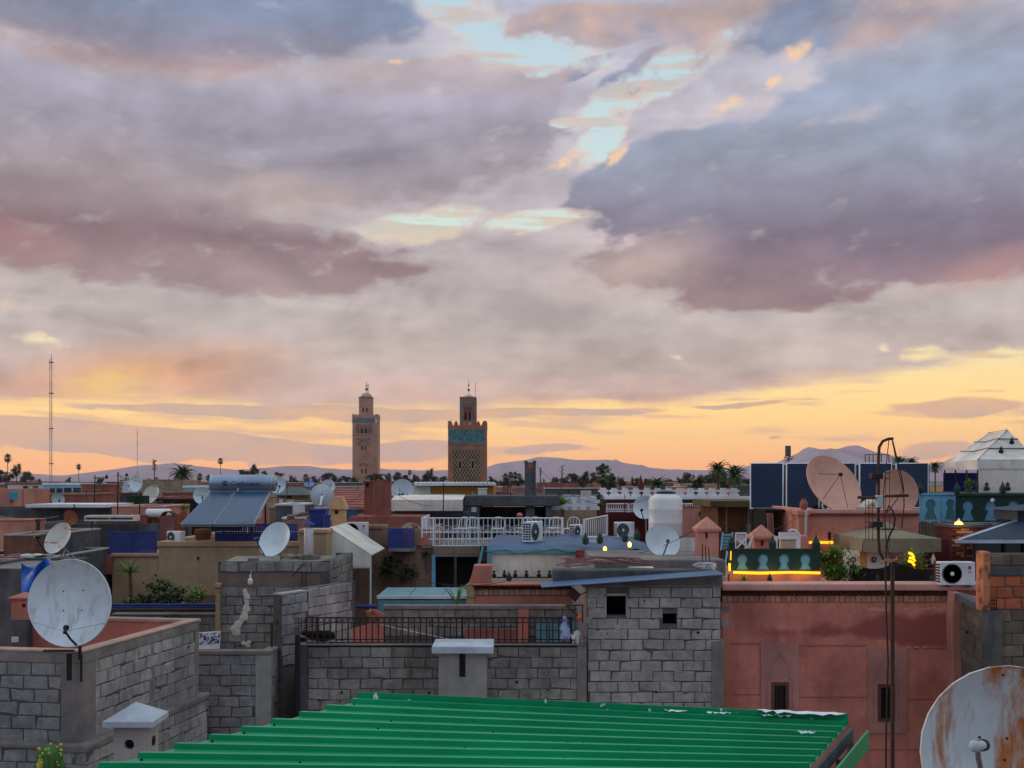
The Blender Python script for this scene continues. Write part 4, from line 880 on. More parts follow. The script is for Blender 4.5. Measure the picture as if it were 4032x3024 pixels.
wr.build('coiled_rope', M_white, label='white coiled cable lying below the salmon chimney', cat='cable', smooth=True)
for i, px in enumerate((2766, 2778, 2790, 2735)): 
    if i < 3: MB().tube([W(px+i*3, 2235, 22.3), W(px, 2140+i*8, 22.3)], .01, 5).build('rebar', M_iron, bh_)
# ================================================================ pink house with arched window panels
M_pink = mat('pink_wash', (204, 128, 110), .93, .14, 2.2, .8, streak=.14, dirt=.15)
t = M_pink.node_tree; b_ = t.nodes['Principled BSDF']; src = b_.inputs['Base Color'].links[0].from_socket; N = t.nodes.new; K = t.links.new
g_ = N('ShaderNodeNewGeometry'); sx = N('ShaderNodeSeparateXYZ'); K(g_.outputs['Position'], sx.inputs[0])
def mth(op, a, b=None):
    n = N('ShaderNodeMath'); n.operation = op
    for i, v in enumerate((a, b)):
        if v is None: continue
        if isinstance(v, (int, float)): n.inputs[i].default_value = v
        else: K(v, n.inputs[i])
    return n.outputs[0]
nz = N('ShaderNodeTexNoise'); nz.inputs['Scale'].default_value = 1.1; nz.inputs['Detail'].default_value = 9; K(g_.outputs['Position'], nz.inputs['Vector'])
# damp patch left by a leaking terrace: a band that widens to the right
Yp = 22.0; xl, xr = X(3010, Yp), X(3740, Yp); zm, = (Z(2495, Yp),)
f = mth('DIVIDE', mth('SUBTRACT', sx.outputs[0], xl), xr-xl)
half = mth('ADD', mth('MULTIPLY', f, .36), .08)
d_ = mth('ABSOLUTE', mth('SUBTRACT', sx.outputs[2], mth('ADD', mth('MULTIPLY', f, .12), zm)))
k_ = mth('SUBTRACT', mth('SUBTRACT', half, d_), mth('MULTIPLY', mth('SUBTRACT', nz.outputs[0], .5), .9))
mr = N('ShaderNodeMapRange'); mr.inputs[1].default_value = 0; mr.inputs[2].default_value = .14; K(mth('MINIMUM', k_, mth('ADD', mth('MULTIPLY', f, 2.0), .1)), mr.inputs[0])
mx = N('ShaderNodeMix'); mx.data_type = 'RGBA'; K(mr.outputs[0], mx.inputs[0]); K(src, mx.inputs[6]); mx.inputs[7].default_value = rgb(158, 88, 80); K(mx.outputs[2], b_.inputs['Base Color'])
Y = Yp; ph = thing('pink_house', 'pink washed house wall with brick cornice and two pointed-arch window panels', 'house', (X(3300, Y), Y+3, 0))
x0, x1, zt = X(2840, Y), X(3905, Y), Z(2368, Y)
def rect(a, b, c, d, Yq=None): Yq = Yq or Y; return [(X(a, Yq), Z(d, Yq)), (X(b, Yq), Z(d, Yq)), (X(b, Yq), Z(c, Yq)), (X(a, Yq), Z(c, Yq))]
w_ = plate([(x0, 0), (x1, 0), (x1, zt), (x0, zt)], [rect(3044, 3096, 2694, 2826), rect(3462, 3512, 2702, 2832)], Y, .3); w_.build('wall', M_pink, ph)
mb = MB(); mb.box(x0, x0+.2, Y+.3, Y+9, 0, zt); mb.box(x1-.2, x1, Y+.3, Y+9, 0, zt); mb.box(x0, x1, Y+9, Y+9.2, 0, zt); mb.build('side_walls', M_pink, ph)
MB().box(x0, x1, Y+.3, Y+9, zt-.02, zt+.02).build('terrace_floor', M_terra, ph)
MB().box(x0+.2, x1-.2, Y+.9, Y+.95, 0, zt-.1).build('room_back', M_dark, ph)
M_panel = mat('mauve_wash', (186, 130, 120), .93, .12, 1.5, .4, streak=.12)
for (a, b, c, d, wa_, wb_, wc, wd_) in ((2994, 3146, 2530, 2860, 3044, 3096, 2694, 2826), (3415, 3570, 2552, 2886, 3462, 3512, 2702, 2832)):
    cx_ = (wa_+wb_)/2
    arch = [(wa_-10, wc-22), (wa_-10, wc-60), (wa_-6, wc-80), (wa_+8, wc-98), (wa_+20, wc-112), (cx_, wc-130), (wb_-20, wc-112), (wb_-8, wc-98), (wb_+6, wc-80), (wb_+10, wc-60), (wb_+10, wc-22)]
    pn = plate(rect(a, b, c, d), [rect(wa_-7, wb_+7, wc-8, wd_+5)], Y-.03, .028); pn.build('surround_panel', M_panel, ph)
    # raised arch fillet and shoulder steps
    fl = MB()
    for p, q in zip(arch, arch[1:]): fl.tube([W(p[0], p[1], Y-.032), W(q[0], q[1], Y-.032)], .012, 4)
    for s_ in (-1, 1):
        e = wa_-24 if s_ < 0 else wb_+24; e2 = wa_-10 if s_ < 0 else wb_+10
        fl.tube([W(e2, wc-22, Y-.032), W(e, wc-22, Y-.032), W(e, wd_+14, Y-.032)], .012, 4)
    fl.build('arch_fillet', M_panel, ph)
    fr = plate(rect(wa_-8, wb_+8, wc-9, wd_+6), [rect(wa_+4, wb_-4, wc+4, wd_-4)], Y-.05, .09)
    wn = fr.build('window', mat('window_wood', (104, 66, 58), .8, .2, 9, .2), ph)
    MB().pb(wa_+4, wb_-4, wc+4, wd_-4, Y+.02, .01).build('pane', M_glassd, wn)
    gl = MB()
    for i in range(3): xx = wa_+12+(wb_-wa_-24)*i/2; gl.tube([W(xx, wc+5, Y-.01), W(xx, wd_-5, Y-.01)], .007, 5)
    for i in range(4): yy = wc+25+(wd_-wc-50)*i/3; gl.tube([W(wa_+4, yy, Y-.01), W(wb_-4, yy, Y-.01)], .007, 5)
    gl.build('grille', M_black, wn)
for (a, b, y) in ((2872, 2994, 2532), (3146, 3415, 2540), (3570, 3740, 2550), (2890, 2992, 2733), (3148, 3415, 2743), (3570, 3700, 2752), (3340, 3700, 2950)):
    MB().pb(a, b, y, y+4, Y-.008, .01).build('score_line', mat('pink_shadow_wash', (170, 100, 88), .93, .12, 3, .3), ph)
MB().pb(2842, 2873, 2386, 2408, Y-.012, .02).build('cement_patch', M_conc, ph)
MB().pb(2842, 2872, 2440, 2470, Y-.008, .015).build('plaster_patch', M_cem, ph)
MB().pb(2846, 2872, 2470, 3060, Y-.02, .03).build('corner_band', M_pink, ph)
for (a, b, y) in ((3420, 3460, 2398), (3462, 3490, 2402), (3568, 3700, 2397), (3565, 3640, 2552)):
    q = MB(); 
    for i in range(7): q.ball(W(a+(b-a)*i/6, y+rnd(-4, 5), Y-.001), L(6, Y), 5, (1.6, .15, .7))
    q.build('flaked_plaster', M_pinkcope, ph, smooth=True)
# cornice: a course of upright bricks, a saw-tooth course, the coping
def cornice(ph, a, b, Y, y_c0, y_c1, y_s1, y_b1, mt_c, name_rows=True, seed=1, step=21):
    rr = random.Random(seed); n = int((b-a)/step); w = (X(b, Y)-X(a, Y))/n; xa = X(a, Y)
    bm1 = MB().box(-w*.44, w*.44, -.03, .05, 0, L(y_b1-y_s1, Y)*.94).mesh('brick', M_brickt); hs_ = L(y_s1-y_c1, Y)
    bm2 = MB().add([(-w*.5, .03, 0), (w*.5, .03, 0), (0, -.075, 0), (-w*.5, .03, hs_*.44), (w*.5, .03, hs_*.44), (0, -.075, hs_*.44)], [(0, 1, 2), (5, 4, 3), (0, 2, 5, 3), (2, 1, 4, 5), (1, 0, 3, 4)]).mesh('saw_brick', M_brickd)
    for i in range(n):
        x = xa+w*(i+.5); inst('brick', bm1, ph, (x, Y+rr.uniform(-.004, .004), Z(y_b1, Y)))
        inst('saw_brick', bm2, ph, (x, Y-.01, Z(y_s1, Y)+.004), scale=(1, 1, rr.uniform(.95, 1.05))); inst('saw_brick', bm2, ph, (x+w/2, Y-.03, Z(y_s1, Y)+hs_*.5))
    MB().box(xa, X(b, Y), Y+.0, Y+.28, Z(y_b1, Y)+.001, Z(y_c1, Y)-.001).build('cornice_core', M_brickd, ph)
    MB().box(xa-.02, X(b, Y)+.02, Y-.14, Y+.45, Z(y_c1, Y), Z(y_c0, Y)).build('coping', mt_c, ph, bev=.03)
cornice(ph, 2842, 3745, Y, 2296, 2324, 2344, 2368, M_pinkcope, seed=3)
MB().pb(3745, 3900, 2296, 2324, Y-.13, .5).build('coping', M_pinkcope, ph, bev=.02)
# buttress and block return wall at the right end
bt = thing('block_return', 'dark block wall with salmon buttress meeting the end of the pink wall', 'wall', (X(3850, 20), 20, 0))
MB().prism([(X(3744, 21.6), 0), (X(3788, 21.6), 0), (X(3785, 21.6), Z(2600, 21.6)), (X(3777, 21.6), Z(2345, 21.6)), (X(3748, 21.6), Z(2325, 21.6)), (X(3742, 21.6), Z(2420, 21.6)), (X(3746, 21.6), Z(2700, 21.6))], 21.55, 21.85).build('buttress', M_salmon, bt, bev=.04)
A = Vector((X(3781, 21.5), 21.5)); B = Vector((X(3893, 19.0), 19.0))
block_wall(bt, A, B, Z(2402, 19)-.02, Z(2700, 19), mat('dark_block', (112, 100, 86), .95, .28, 3, .8, orand=.2, streak=.3), seed=70, zcore=0)
uu = (B-A).normalized(); MB().add([(A.x-.1, A.y, Z(2335, 21.5)), (B.x, B.y, Z(2402, 19)), (B.x, B.y, Z(2402, 19)-.1), (A.x-.1, A.y, Z(2335, 21.5)-.12), (A.x+.1, A.y, Z(2335, 21.5)), (B.x+.2, B.y, Z(2402, 19)), (B.x+.2, B.y, Z(2402, 19)-.1), (A.x+.1, A.y, Z(2335, 21.5)-.12)],
    [(0, 3, 2, 1), (4, 5, 6, 7), (0, 1, 5, 4), (1, 2, 6, 5), (2, 3, 7, 6), (3, 0, 4, 7)]).build('cement_slope', M_concd, bt)
hb = thing('hollow_brick_house', 'unplastered orange hollow brick corner above a dark block wall', 'house', (X(3990, 19), 20.5, 0))
Y = 19.0; zb_ = Z(2402, Y)
block_wall(hb, P2(3893, Y), P2(4300, Y), zb_, Z(2760, Y), MATS['dark_block'], seed=71, zcore=0)
MB().box(X(3885, Y), X(3902, Y), Y-.03, Y+.2, 0, zb_+.002).build('cement_edge', M_concd, hb)
MB().box(X(3870, Y), X(3894, Y)+.02, Y-.02, Y+.3, zb_-.02, Z(2172, Y)).build('plaster_pier', rusty('crumbling_plaster', (196, 128, 92), (110, 80, 62), .5, .6, 5, (1, 1, .6), .95, (80, 62, 50), 2), hb, bev=.02)
M_hb = []
for v in range(4):
    M_hb.append(block_mesh(20+v, M_hollow))
def hollow(a, b, y0, y1, Y, seed):
    rr = random.Random(seed); xs_, xe = X(a, Y), X(b, Y); z = Z(y0, Y); k = 0; bw, bhh = .275, .19
    while z-bhh*.6 > Z(y1, Y):
        s = xs_-(bw*.5 if k % 2 else 0)
        while s < xe:
            p, q = max(s, xs_), min(s+bw, xe); s += bw
            if q-p > .06: inst('hollow_brick', rr.choice(M_hb), hb, ((p+q)/2, Y+rr.uniform(-.004, .004), z-bhh/2), (0, rr.uniform(-.01, .01), 0), ((q-p)/.4, 1, bhh/.2))
        z -= bhh; k += 1
    MB().box(xs_, xe, Y+.02, Y+.25, Z(y1, Y), Z(y0, Y)).build('mortar_core', M_mortar, hb)
hollow(3894, 4300, 2268, 2402, Y, 5)
block_wall(hb, P2(3894, Y), P2(4300, Y), Z(2180, Y), Z(2228, Y), MATS['dark_block'], seed=73, zcore=Z(2268, Y))
MB().pb(3894, 4300, 2228, 2266, Y-.012, .05).build('cement_band', M_concd, hb)
vb = MB().pb(3900, 3926, 2352, 2398, Y-.02, .02); vb.build('vent_tile', M_dark, hb)
for i in range(3): MB().pb(3901+i*8.5, 3903+i*8.5, 2353, 2397, Y-.03, .02).build('vent_bar', M_hollow, hb); MB().pb(3900, 3926, 2356+i*14, 2359+i*14, Y-.034, .02).build('vent_bar', M_hollow, hb)
# ================================================================ kit for the rooftops
def house(name, label, x0, x1, ytop, Y, d, mt, cope=None, cat='house', parapet=.5, group=None, cope_h=8, windows=(), ow=3):
    """flat-roofed house down to the street: walls, parapet, floor, coping, windows as (x0, x1, y0, y1)"""
    h = thing(name, label, cat, ((X(x0, Y)+X(x1, Y))/2, Y+d/2, 0), group)
    a, b, z = X(x0, Y), X(x1, Y), Z(ytop, Y); t = .18
    MB().box(a, b, Y, Y+t, 0, z).box(a, a+t, Y+t, Y+d-t, 0, z).box(b-t, b, Y+t, Y+d-t, 0, z).box(a, b, Y+d-t, Y+d, 0, z).build('wall', mt, h)
    MB().box(a+t, b-t, Y+t, Y+d-t, z-parapet-.1, z-parapet).build('roof_terrace', M_conc, h)
    if cope:
        o, c = L(ow, Y), L(cope_h, Y)
        MB().box(a-o, b+o, Y-o, Y+t+o, z, z+c).box(a-o, a+t+o, Y+t+o, Y+d-t-o, z, z+c).box(b-t-o, b+o, Y+t+o, Y+d-t-o, z, z+c).box(a-o, b+o, Y+d-t-o, Y+d+o, z, z+c).build('coping', cope, h, bev=.015)
    for (p, q, r, s) in windows:
        w = MB().pb(p, q, r, s, Y-.03, .03).build('window', M_wood, h); MB().pb(p+2, q-2, r+2, s-2, Y-.035, .004).build('pane', M_glassd, w)
    return h
def chimney(label, x0, x1, y0, y1, Y, mt, roof='pyramid', roof_y=None, slot=None, over=8, d=None, capmt=None):
    c = thing('chimney', label, 'chimney', ((X(x0, Y)+X(x1, Y))/2, Y+.2, Z(y1, Y))); d = d or L(x1-x0, Y)*.9
    a, b, zb, zt = X(x0, Y), X(x1, Y), Z(y1, Y), Z(y0, Y)
    hs = [[(X(slot[0], Y), Z(slot[3], Y)), (X(slot[1], Y), Z(slot[3], Y)), (X(slot[1], Y), Z(slot[2], Y)), (X(slot[0], Y), Z(slot[2], Y))]] if slot else []
    s = plate([(a, zb), (b, zb), (b, zt), (a, zt)], hs, Y, .05)
    s.box(a, a+.05, Y+.05, Y+d, zb, zt); s.box(b-.05, b, Y+.05, Y+d, zb, zt); s.box(a+.05, b-.05, Y+d-.05, Y+d, zb, zt); s.build('shaft', mt, c)
    o = L(over, Y); capmt = capmt or mt
    if roof == 'pyramid':
        zr_ = Z(roof_y, Y); e = min(.06, (zr_-zt)*.3); MB().box(a-o, b+o, Y-o, Y+d+o, zt, zt+e).hip(a-o, b+o, Y-o, Y+d+o, zt+e, zr_).build('cap', capmt, c, bev=.012)
    elif roof == 'gable':
        zr_ = Z(roof_y, Y); e = o*.9; MB().prism([(a-o, zt), (b+o, zt), (b+o*.8, zt+(zr_-zt)*.3), (b-o*1.2, zr_), (a+o*1.2, zr_), (a-o*.8, zt+(zr_-zt)*.3)], Y-o, Y+d+o).build('cap', capmt, c, bev=.012)
    elif roof == 'arch':
        r = (b-a)*.48; arc = [((a+b)/2+r*cos(pi*i/12), zt+r*.85*sin(pi*i/12)) for i in range(13)]; inn = [((a+b)/2+r*.82*cos(pi*i/12), zt+r*.85*.82*sin(pi*i/12)) for i in range(12, -1, -1)]
        mb = MB(); n = 13
        for i in range(12): mb.prism([arc[i], arc[i+1], inn[12-i-1], inn[12-i]], Y-.02, Y+d+.02)
        MB().box(a-o*.3, b+o*.3, Y-o*.3, Y+d+o*.3, zt, zt+.03).build('ledge', capmt, c); mb.build('arched_cap', M_iron, c, smooth=True)
    elif roof == 'slab':
        MB().box(a-o, b+o, Y-o, Y+d+o, zt, Z(roof_y, Y)).build('cap', capmt, c, bev=.01)
    return c
TXT = {}
def ac_unit(label, x0, x1, y0, y1, Y, yaw=0, logo=True, d=.30, group=None, feet=True):
    """outdoor air conditioner: casing, round grille with rings and spokes, hub, badge and letters, side louvre, feet"""
    w, h = L(x1-x0, Y), L(y1-y0, Y)
    if yaw: w = w/(cos(yaw)+abs(sin(yaw))*d/.8)*.98
    c = Vector(((X(x0, Y)+X(x1, Y))/2, Y+.16, Z(y1, Y))); root = thing('air_conditioner', label, 'air conditioner', c, group)
    R = Matrix.Translation(c) @ Matrix.Rotation(yaw, 4, 'Z')
    f = .05*h; D = d*w/.8
    MB().box(-w/2, w/2, -D/2, D/2, f, h).xf(R).build('casing', M_white, root, bev=.012)
    cx_, cz, r = -w*.17, f+(h-f)*.5, (h-f)*.43
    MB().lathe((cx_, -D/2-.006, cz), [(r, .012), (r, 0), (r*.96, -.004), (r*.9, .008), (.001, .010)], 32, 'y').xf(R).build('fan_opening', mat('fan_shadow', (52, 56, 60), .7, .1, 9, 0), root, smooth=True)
    g = MB()
    for k in (.2, .35, .55, .75, .92): g.lathe((cx_, -D/2-.016, cz), [(r*k, 0), (r*k+.006, 0), (r*k+.006, .006), (r*k, .006), (r*k, 0)], 28, 'y')
    for i in range(16):
        a = 2*pi*i/16; g.tube([(cx_+.1*r*cos(a), -D/2-.014, cz+.1*r*sin(a)), (cx_+r*.96*cos(a+.25), -D/2-.012, cz+r*.96*sin(a+.25))], .003, 4)
    g.xf(R).build('fan_grille', mat('grey_grille', (112, 116, 120), .5, .1, 9, 0), root, smooth=True)
    MB().lathe((cx_, -D/2-.022, cz), [(.001, 0), (r*.2, .002), (r*.22, .01)], 18, 'y').xf(R).build('hub', M_white, root, smooth=True)
    if logo:
        bx_ = w*.34; bz = f+(h-f)*.76; rr = h*.075
        MB().lathe((bx_, -D/2-.004, bz), [(.001, 0), (rr, 0), (rr, .004)], 18, 'y').xf(R).build('badge', mat('red_badge', (196, 70, 90), .5, .02, 3, 0), root)
        t = text_mesh('LG', h*.13, 'letters'); t.xf(R @ Matrix.Translation((bx_, -D/2-.003, bz-h*.17)) @ Matrix.Rotation(pi/2, 4, 'X')); t.build('lettering', mat('grey_print', (110, 110, 118), .5, .02, 3, 0), root)
    lv = MB()
    for s_ in (-1,):
        for i in range(7):
            for j in range(3): lv.box(s_*w/2-.004, s_*w/2+.004, -D*.42+j*D*.29, -D*.42+j*D*.29+D*.24, f+h*.1+i*h*.115, f+h*.1+i*h*.115+h*.075)
    lv.xf(R).build('side_louvre', M_black, root)
    for q in (-.3, .3): MB().box(w*q-.03, w*q+.03, -D/2-.02, D/2+.02, 0, f).xf(R).build('foot', M_black, root)
    return root
def lattice(root, x0, x1, y0, y1, Y, mt, nx, ny, w=.012, d=.02, frame=.03):
    """panel with a real grid of openings: frame and crossing laths"""
    a, b, c, e = X(x0, Y), X(x1, Y), Z(y1, Y), Z(y0, Y)
    MB().box(a, b, Y, Y+d, c, c+frame).box(a, b, Y, Y+d, e-frame, e).box(a, a+frame, Y, Y+d, c+frame, e-frame).box(b-frame, b, Y, Y+d, c+frame, e-frame).build('frame', mt, root)
    m1 = MB().box(-w, w, 0, d*.6, c+frame, e-frame).mesh('lath', mt)
    for i in range(1, nx): inst('lath', m1, root, (a+(b-a)*i/nx, Y+.004, 0))
    m2 = MB().box(a+frame, b-frame, 0, d*.6, -w, w).mesh('lath', mt)
    for i in range(1, ny): inst('lath', m2, root, (0, Y+.001, c+(e-c)*i/ny))
def keyhole(cx, y0, y1, w, Y):
    """Moorish keyhole outline in (x, z)"""
    c, zt, zb = X(cx, Y), Z(y0, Y), Z(y1, Y); h = zt-zb; r = L(w, Y)/2; pts = []
    cz = zt-r*.98
    for i in range(17): a = -.95+(pi+1.9)*i/16; pts.append((c+r*.92*cos(a), cz+r*.98*sin(a)))
    return [(c+r*1.15, zb)]+pts+[(c-r*1.15, zb)]
def screen(root, x0, x1, y0, y1, Y, keys, mt, slat_mt, kw, ky0, ky1, step=.045, sgn=1):
    """board with keyhole openings, diagonal slats behind each"""
    a, b, c, e = X(x0, Y), X(x1, Y), Z(y1, Y), Z(y0, Y)
    ks = [keyhole(k, ky0, ky1, kw, Y) for k in keys]
    plate([(a, c), (b, c), (b, e), (a, e)], ks, Y, .03).build('board', mt, root)
    MB().box(a+.02, b-.02, Y+.09, Y+.11, c, e-.02).build('backing', M_dgreen if mt is M_dgreen else M_teal, root)
    for k in ks:
        xs = [p[0] for p in k]; zs = [p[1] for p in k]; m0, m1, n0, n1 = min(xs), max(xs), min(zs), max(zs); s = -(n1-n0)
        m0, m1, n0, n1 = m0-.02, m1+.02, n0-.02, n1+.02
        while s < (m1-m0):
            # slat x - m0 = s + (z - n0) (rising) clipped to the opening's box
            zA = max(n0, n0-s); zB = min(n1, n0+(m1-m0)-s)
            if zB-zA > .02:
                pA = (m0+s+(zA-n0), zA); pB = (m0+s+(zB-n0), zB)
                if sgn < 0: pA = (m0+m1-pA[0], pA[1]); pB = (m0+m1-pB[0], pB[1])
                MB().tube([(pA[0], Y+.045, pA[1]), (pB[0], Y+.045, pB[1])], .0155, 4).build('slat', slat_mt, root)
            s += step
# ================================================================ tan house with the blue lattices and planted ledge
th = house('tan_house', 'tan plastered house with blue lattice screens and solar water heater on its roof', 625, 1290, 2152, 30.0, 6, M_tan, M_tancope, cope_h=20, parapet=.45, ow=6)
Y = 30.0
MB().pb(442, 625, 2190, 2600, Y+.05, 5).build('lower_wing', M_tan, th); MB().pb(436, 627, 2178, 2192, Y-.01, .4).build('coping', M_tancope, th, bev=.02)
MB().prism([(X(405, Y), Z(2260, Y)), (X(442, Y), Z(2260, Y)), (X(446, Y), Z(2190, Y)), (X(418, Y), Z(2186, Y))], Y-.1, Y+1).build('buttress', M_red, th)
MB().pb(1178, 1285, 2100, 2215, 29.2, .8).build('stack_pier', M_tan, th); MB().pb(1174, 1290, 2084, 2100, 29.15, .9).build('coping', M_tancope, th, bev=.02)
MB().pb(776, 783, 2192, 2205, Y-.02, .03).build('vent_hole', M_dark, th)
lf = thing('lattice_screen', 'cobalt blue louvred screen panels on the low wing of the tan house', 'screen', W(520, 2178, 30.1))
for a, b in ((430, 520), (522, 615)):
    MB().pb(a, b, 2092, 2100, 30.08, .05).pb(a, b, 2170, 2178, 30.08, .05).pb(a, a+5, 2100, 2170, 30.08, .05).pb(b-5, b, 2100, 2170, 30.08, .05).build('frame', M_blue, lf)
    for i in range(9): MB().pb(a+5, b-5, 2101+i*7.7, 2107.4+i*7.7, 30.09+.004*(i % 2), .03).build('slat', M_blue, lf)
ls = thing('lattice_screen', 'cobalt blue pierced lattice screen below the solar collectors', 'screen', W(1005, 2140, 30.1))
for i, (a, b) in enumerate(((846, 972), (976, 1090), (1094, 1172))): lattice(ls, a, b, 2062, 2140, 30.2, M_blue, 12 if i < 2 else 8, 9, .018)
MB().pb(846, 1172, 2100, 2140, 30.26, .02).build('backing', M_blue, ls)
bb = thing('blue_hutch', 'cobalt blue boarded hutch beside the steel flue', 'hutch', W(1240, 2140, 31))
MB().pb(1218, 1280, 2010, 2140, 31, .6).build('box', M_blue, bb); MB().pb(1215, 1283, 2004, 2012, 30.96, .7).build('lid', M_blue, bb)
for i in range(5): MB().pb(1220+i*12, 1229+i*12, 2018, 2136, 30.98, .02).build('board', M_blue, bb)
MB().tube([W(1287, 2135, 30.8), W(1287, 2035, 30.8)], L(14, 30.8), 14).tube([W(1287, 2035, 30.8), W(1287, 2027, 30.8)], L(17, 30.8), 14).build('blue_barrel', M_blue, smooth=True, label='narrow cobalt blue barrel beside the blue hutch', cat='barrel')
# solar water heater
sh = thing('solar_water_heater', 'solar water heater with pale blue tank and two tilted blue collectors', 'water heater', W(900, 2075, 30.3))
def quad_slab(a, b, c, d, th_, name, mt, par, inset=0):
    n = (b-a).cross(d-a).normalized(); n = n if n.y < 0 or n.z > 0 else -n
    m_ = (a+b+c+d)/4; a, b, c, d = [p+(m_-p).normalized()*inset for p in (a, b, c, d)]
    return MB().add([a, b, c, d, a-n*th_, b-n*th_, c-n*th_, d-n*th_], [(0, 1, 2, 3), (7, 6, 5, 4), (0, 4, 5, 1), (1, 5, 6, 2), (2, 6, 7, 3), (3, 7, 4, 0)]).build(name, mt, par)
for (p0, p1, q0, q1) in ((711, 832, 832, 924), (838, 1000, 930, 1064)):
    a, b, c, d = W(p0, 2062, 29.5), W(p1, 2062, 29.5), W(q1, 1934, 31.3), W(q0, 1934, 31.3)
    pn = quad_slab(a, b, c, d, .09, 'collector', M_alu, sh); up = Vector((0, -.012, .008))
    quad_slab(a+up, b+up, c+up, d+up, .006, 'glass', M_solar, pn, .045)
tc_ = W(958, 1902, 31.55); r = L(33, 31.55); hl = L(127, 31.55)
MB().lathe(tc_, [(r*.2, -hl-.02), (r*.8, -hl-.012), (r*.97, -hl), (r, -hl+.02), (r, hl-.02), (r*.97, hl), (r*.8, hl+.012), (r*.2, hl+.02)], 40, 'x').build('tank', M_tank, sh, smooth=True)
MB().lathe(tc_, [(r*1.012, -hl+.06), (r*1.012, -hl+.075)], 40, 'x').lathe(tc_, [(r*1.012, hl-.075), (r*1.012, hl-.06)], 40, 'x').build('band', M_alu, sh, smooth=True)
MB().lathe(tc_, [(r*.36, hl+.018), (r*.36, hl+.05), (r*.05, hl+.06)], 16, 'x').build('end_cover', M_tank, sh, smooth=True)
tx = text_mesh('Chaffoteaux', .165, 'letters')
def wrap(mb, x, z0):
    for p in mb.v:
        a = (p.y+z0)/r; rr = r+.004+p.z*.5; p.x, p.y, p.z = tc_.x+p.x+x, tc_.y-rr*cos(a), tc_.z+rr*sin(a)
    return mb
M_navy = mat('navy_print', (26, 34, 70), .5, .02, 3, 0)
wrap(tx, .12, -.015).build('lettering', M_navy, sh)
em = MB()
for i in range(24):
    a0_, a1_ = 2*pi*i/24, 2*pi*(i+1)/24; em.add([(cos(a0_)*.055, sin(a0_)*.055, 0), (cos(a0_)*.075, sin(a0_)*.075, 0), (cos(a1_)*.075, sin(a1_)*.075, 0), (cos(a1_)*.055, sin(a1_)*.055, 0)], [(0, 1, 2, 3)])
em.add([(-.045, 0, 0), (.02, .06, 0), (.06, .06, 0), (-.0, 0, 0), (.06, -.06, 0), (.02, -.06, 0)], [(0, 3, 2, 1), (0, 5, 4, 3)])
wrap(em, -.46, -.012).build('emblem', M_navy, sh)
fr = MB(); 
for px, Yq in ((735, 29.6), (990, 29.6)): fr.tube([W(px, 2064, Yq), W(px, 2110, Yq)], .025, 4)
for px in (880, 1045): fr.tube([W(px, 1925, 31.6), W(px, 2110, 31.6)], .03, 4); fr.tube([W(px, 1950, 31.6), W(px-60, 2100, 30.4)], .02, 4)
fr.build('stand', M_black, sh); MB().tube([W(936, 1934, 31.2), W(938, 1922, 31.2)], .03, 8).build('pipe_joint', M_alu, sh)
# steel flue with cone hat
fl = thing('flue', 'shiny steel flue pipe with blue cone hat beside the block tower', 'flue', W(1216, 2215, 27.5)); c = W(1216, 2215, 27.5); rr = L(19, 27.5)
MB().lathe(c, [(rr, 0), (rr, Z(2080, 27.5)-c.z), (rr*.9, Z(2080, 27.5)-c.z+.01)], 28).build('pipe', M_chrome, fl, smooth=True)
z_ = Z(2066, 27.5)-c.z; MB().lathe(c, [(rr*1.35, z_), (rr*1.3, z_+.015), (rr*.5, z_+.07), (.01, z_+.1)], 24).build('hat', M_blue, fl, smooth=True)
for a in (0.5, 2.6, 4.7): MB().tube([(c.x+rr*.8*cos(a), c.y+rr*.8*sin(a), Z(2084, 27.5)), (c.x+rr*.8*cos(a), c.y+rr*.8*sin(a), c.z+z_+.01)], .008, 5).build('strut', M_black, fl)
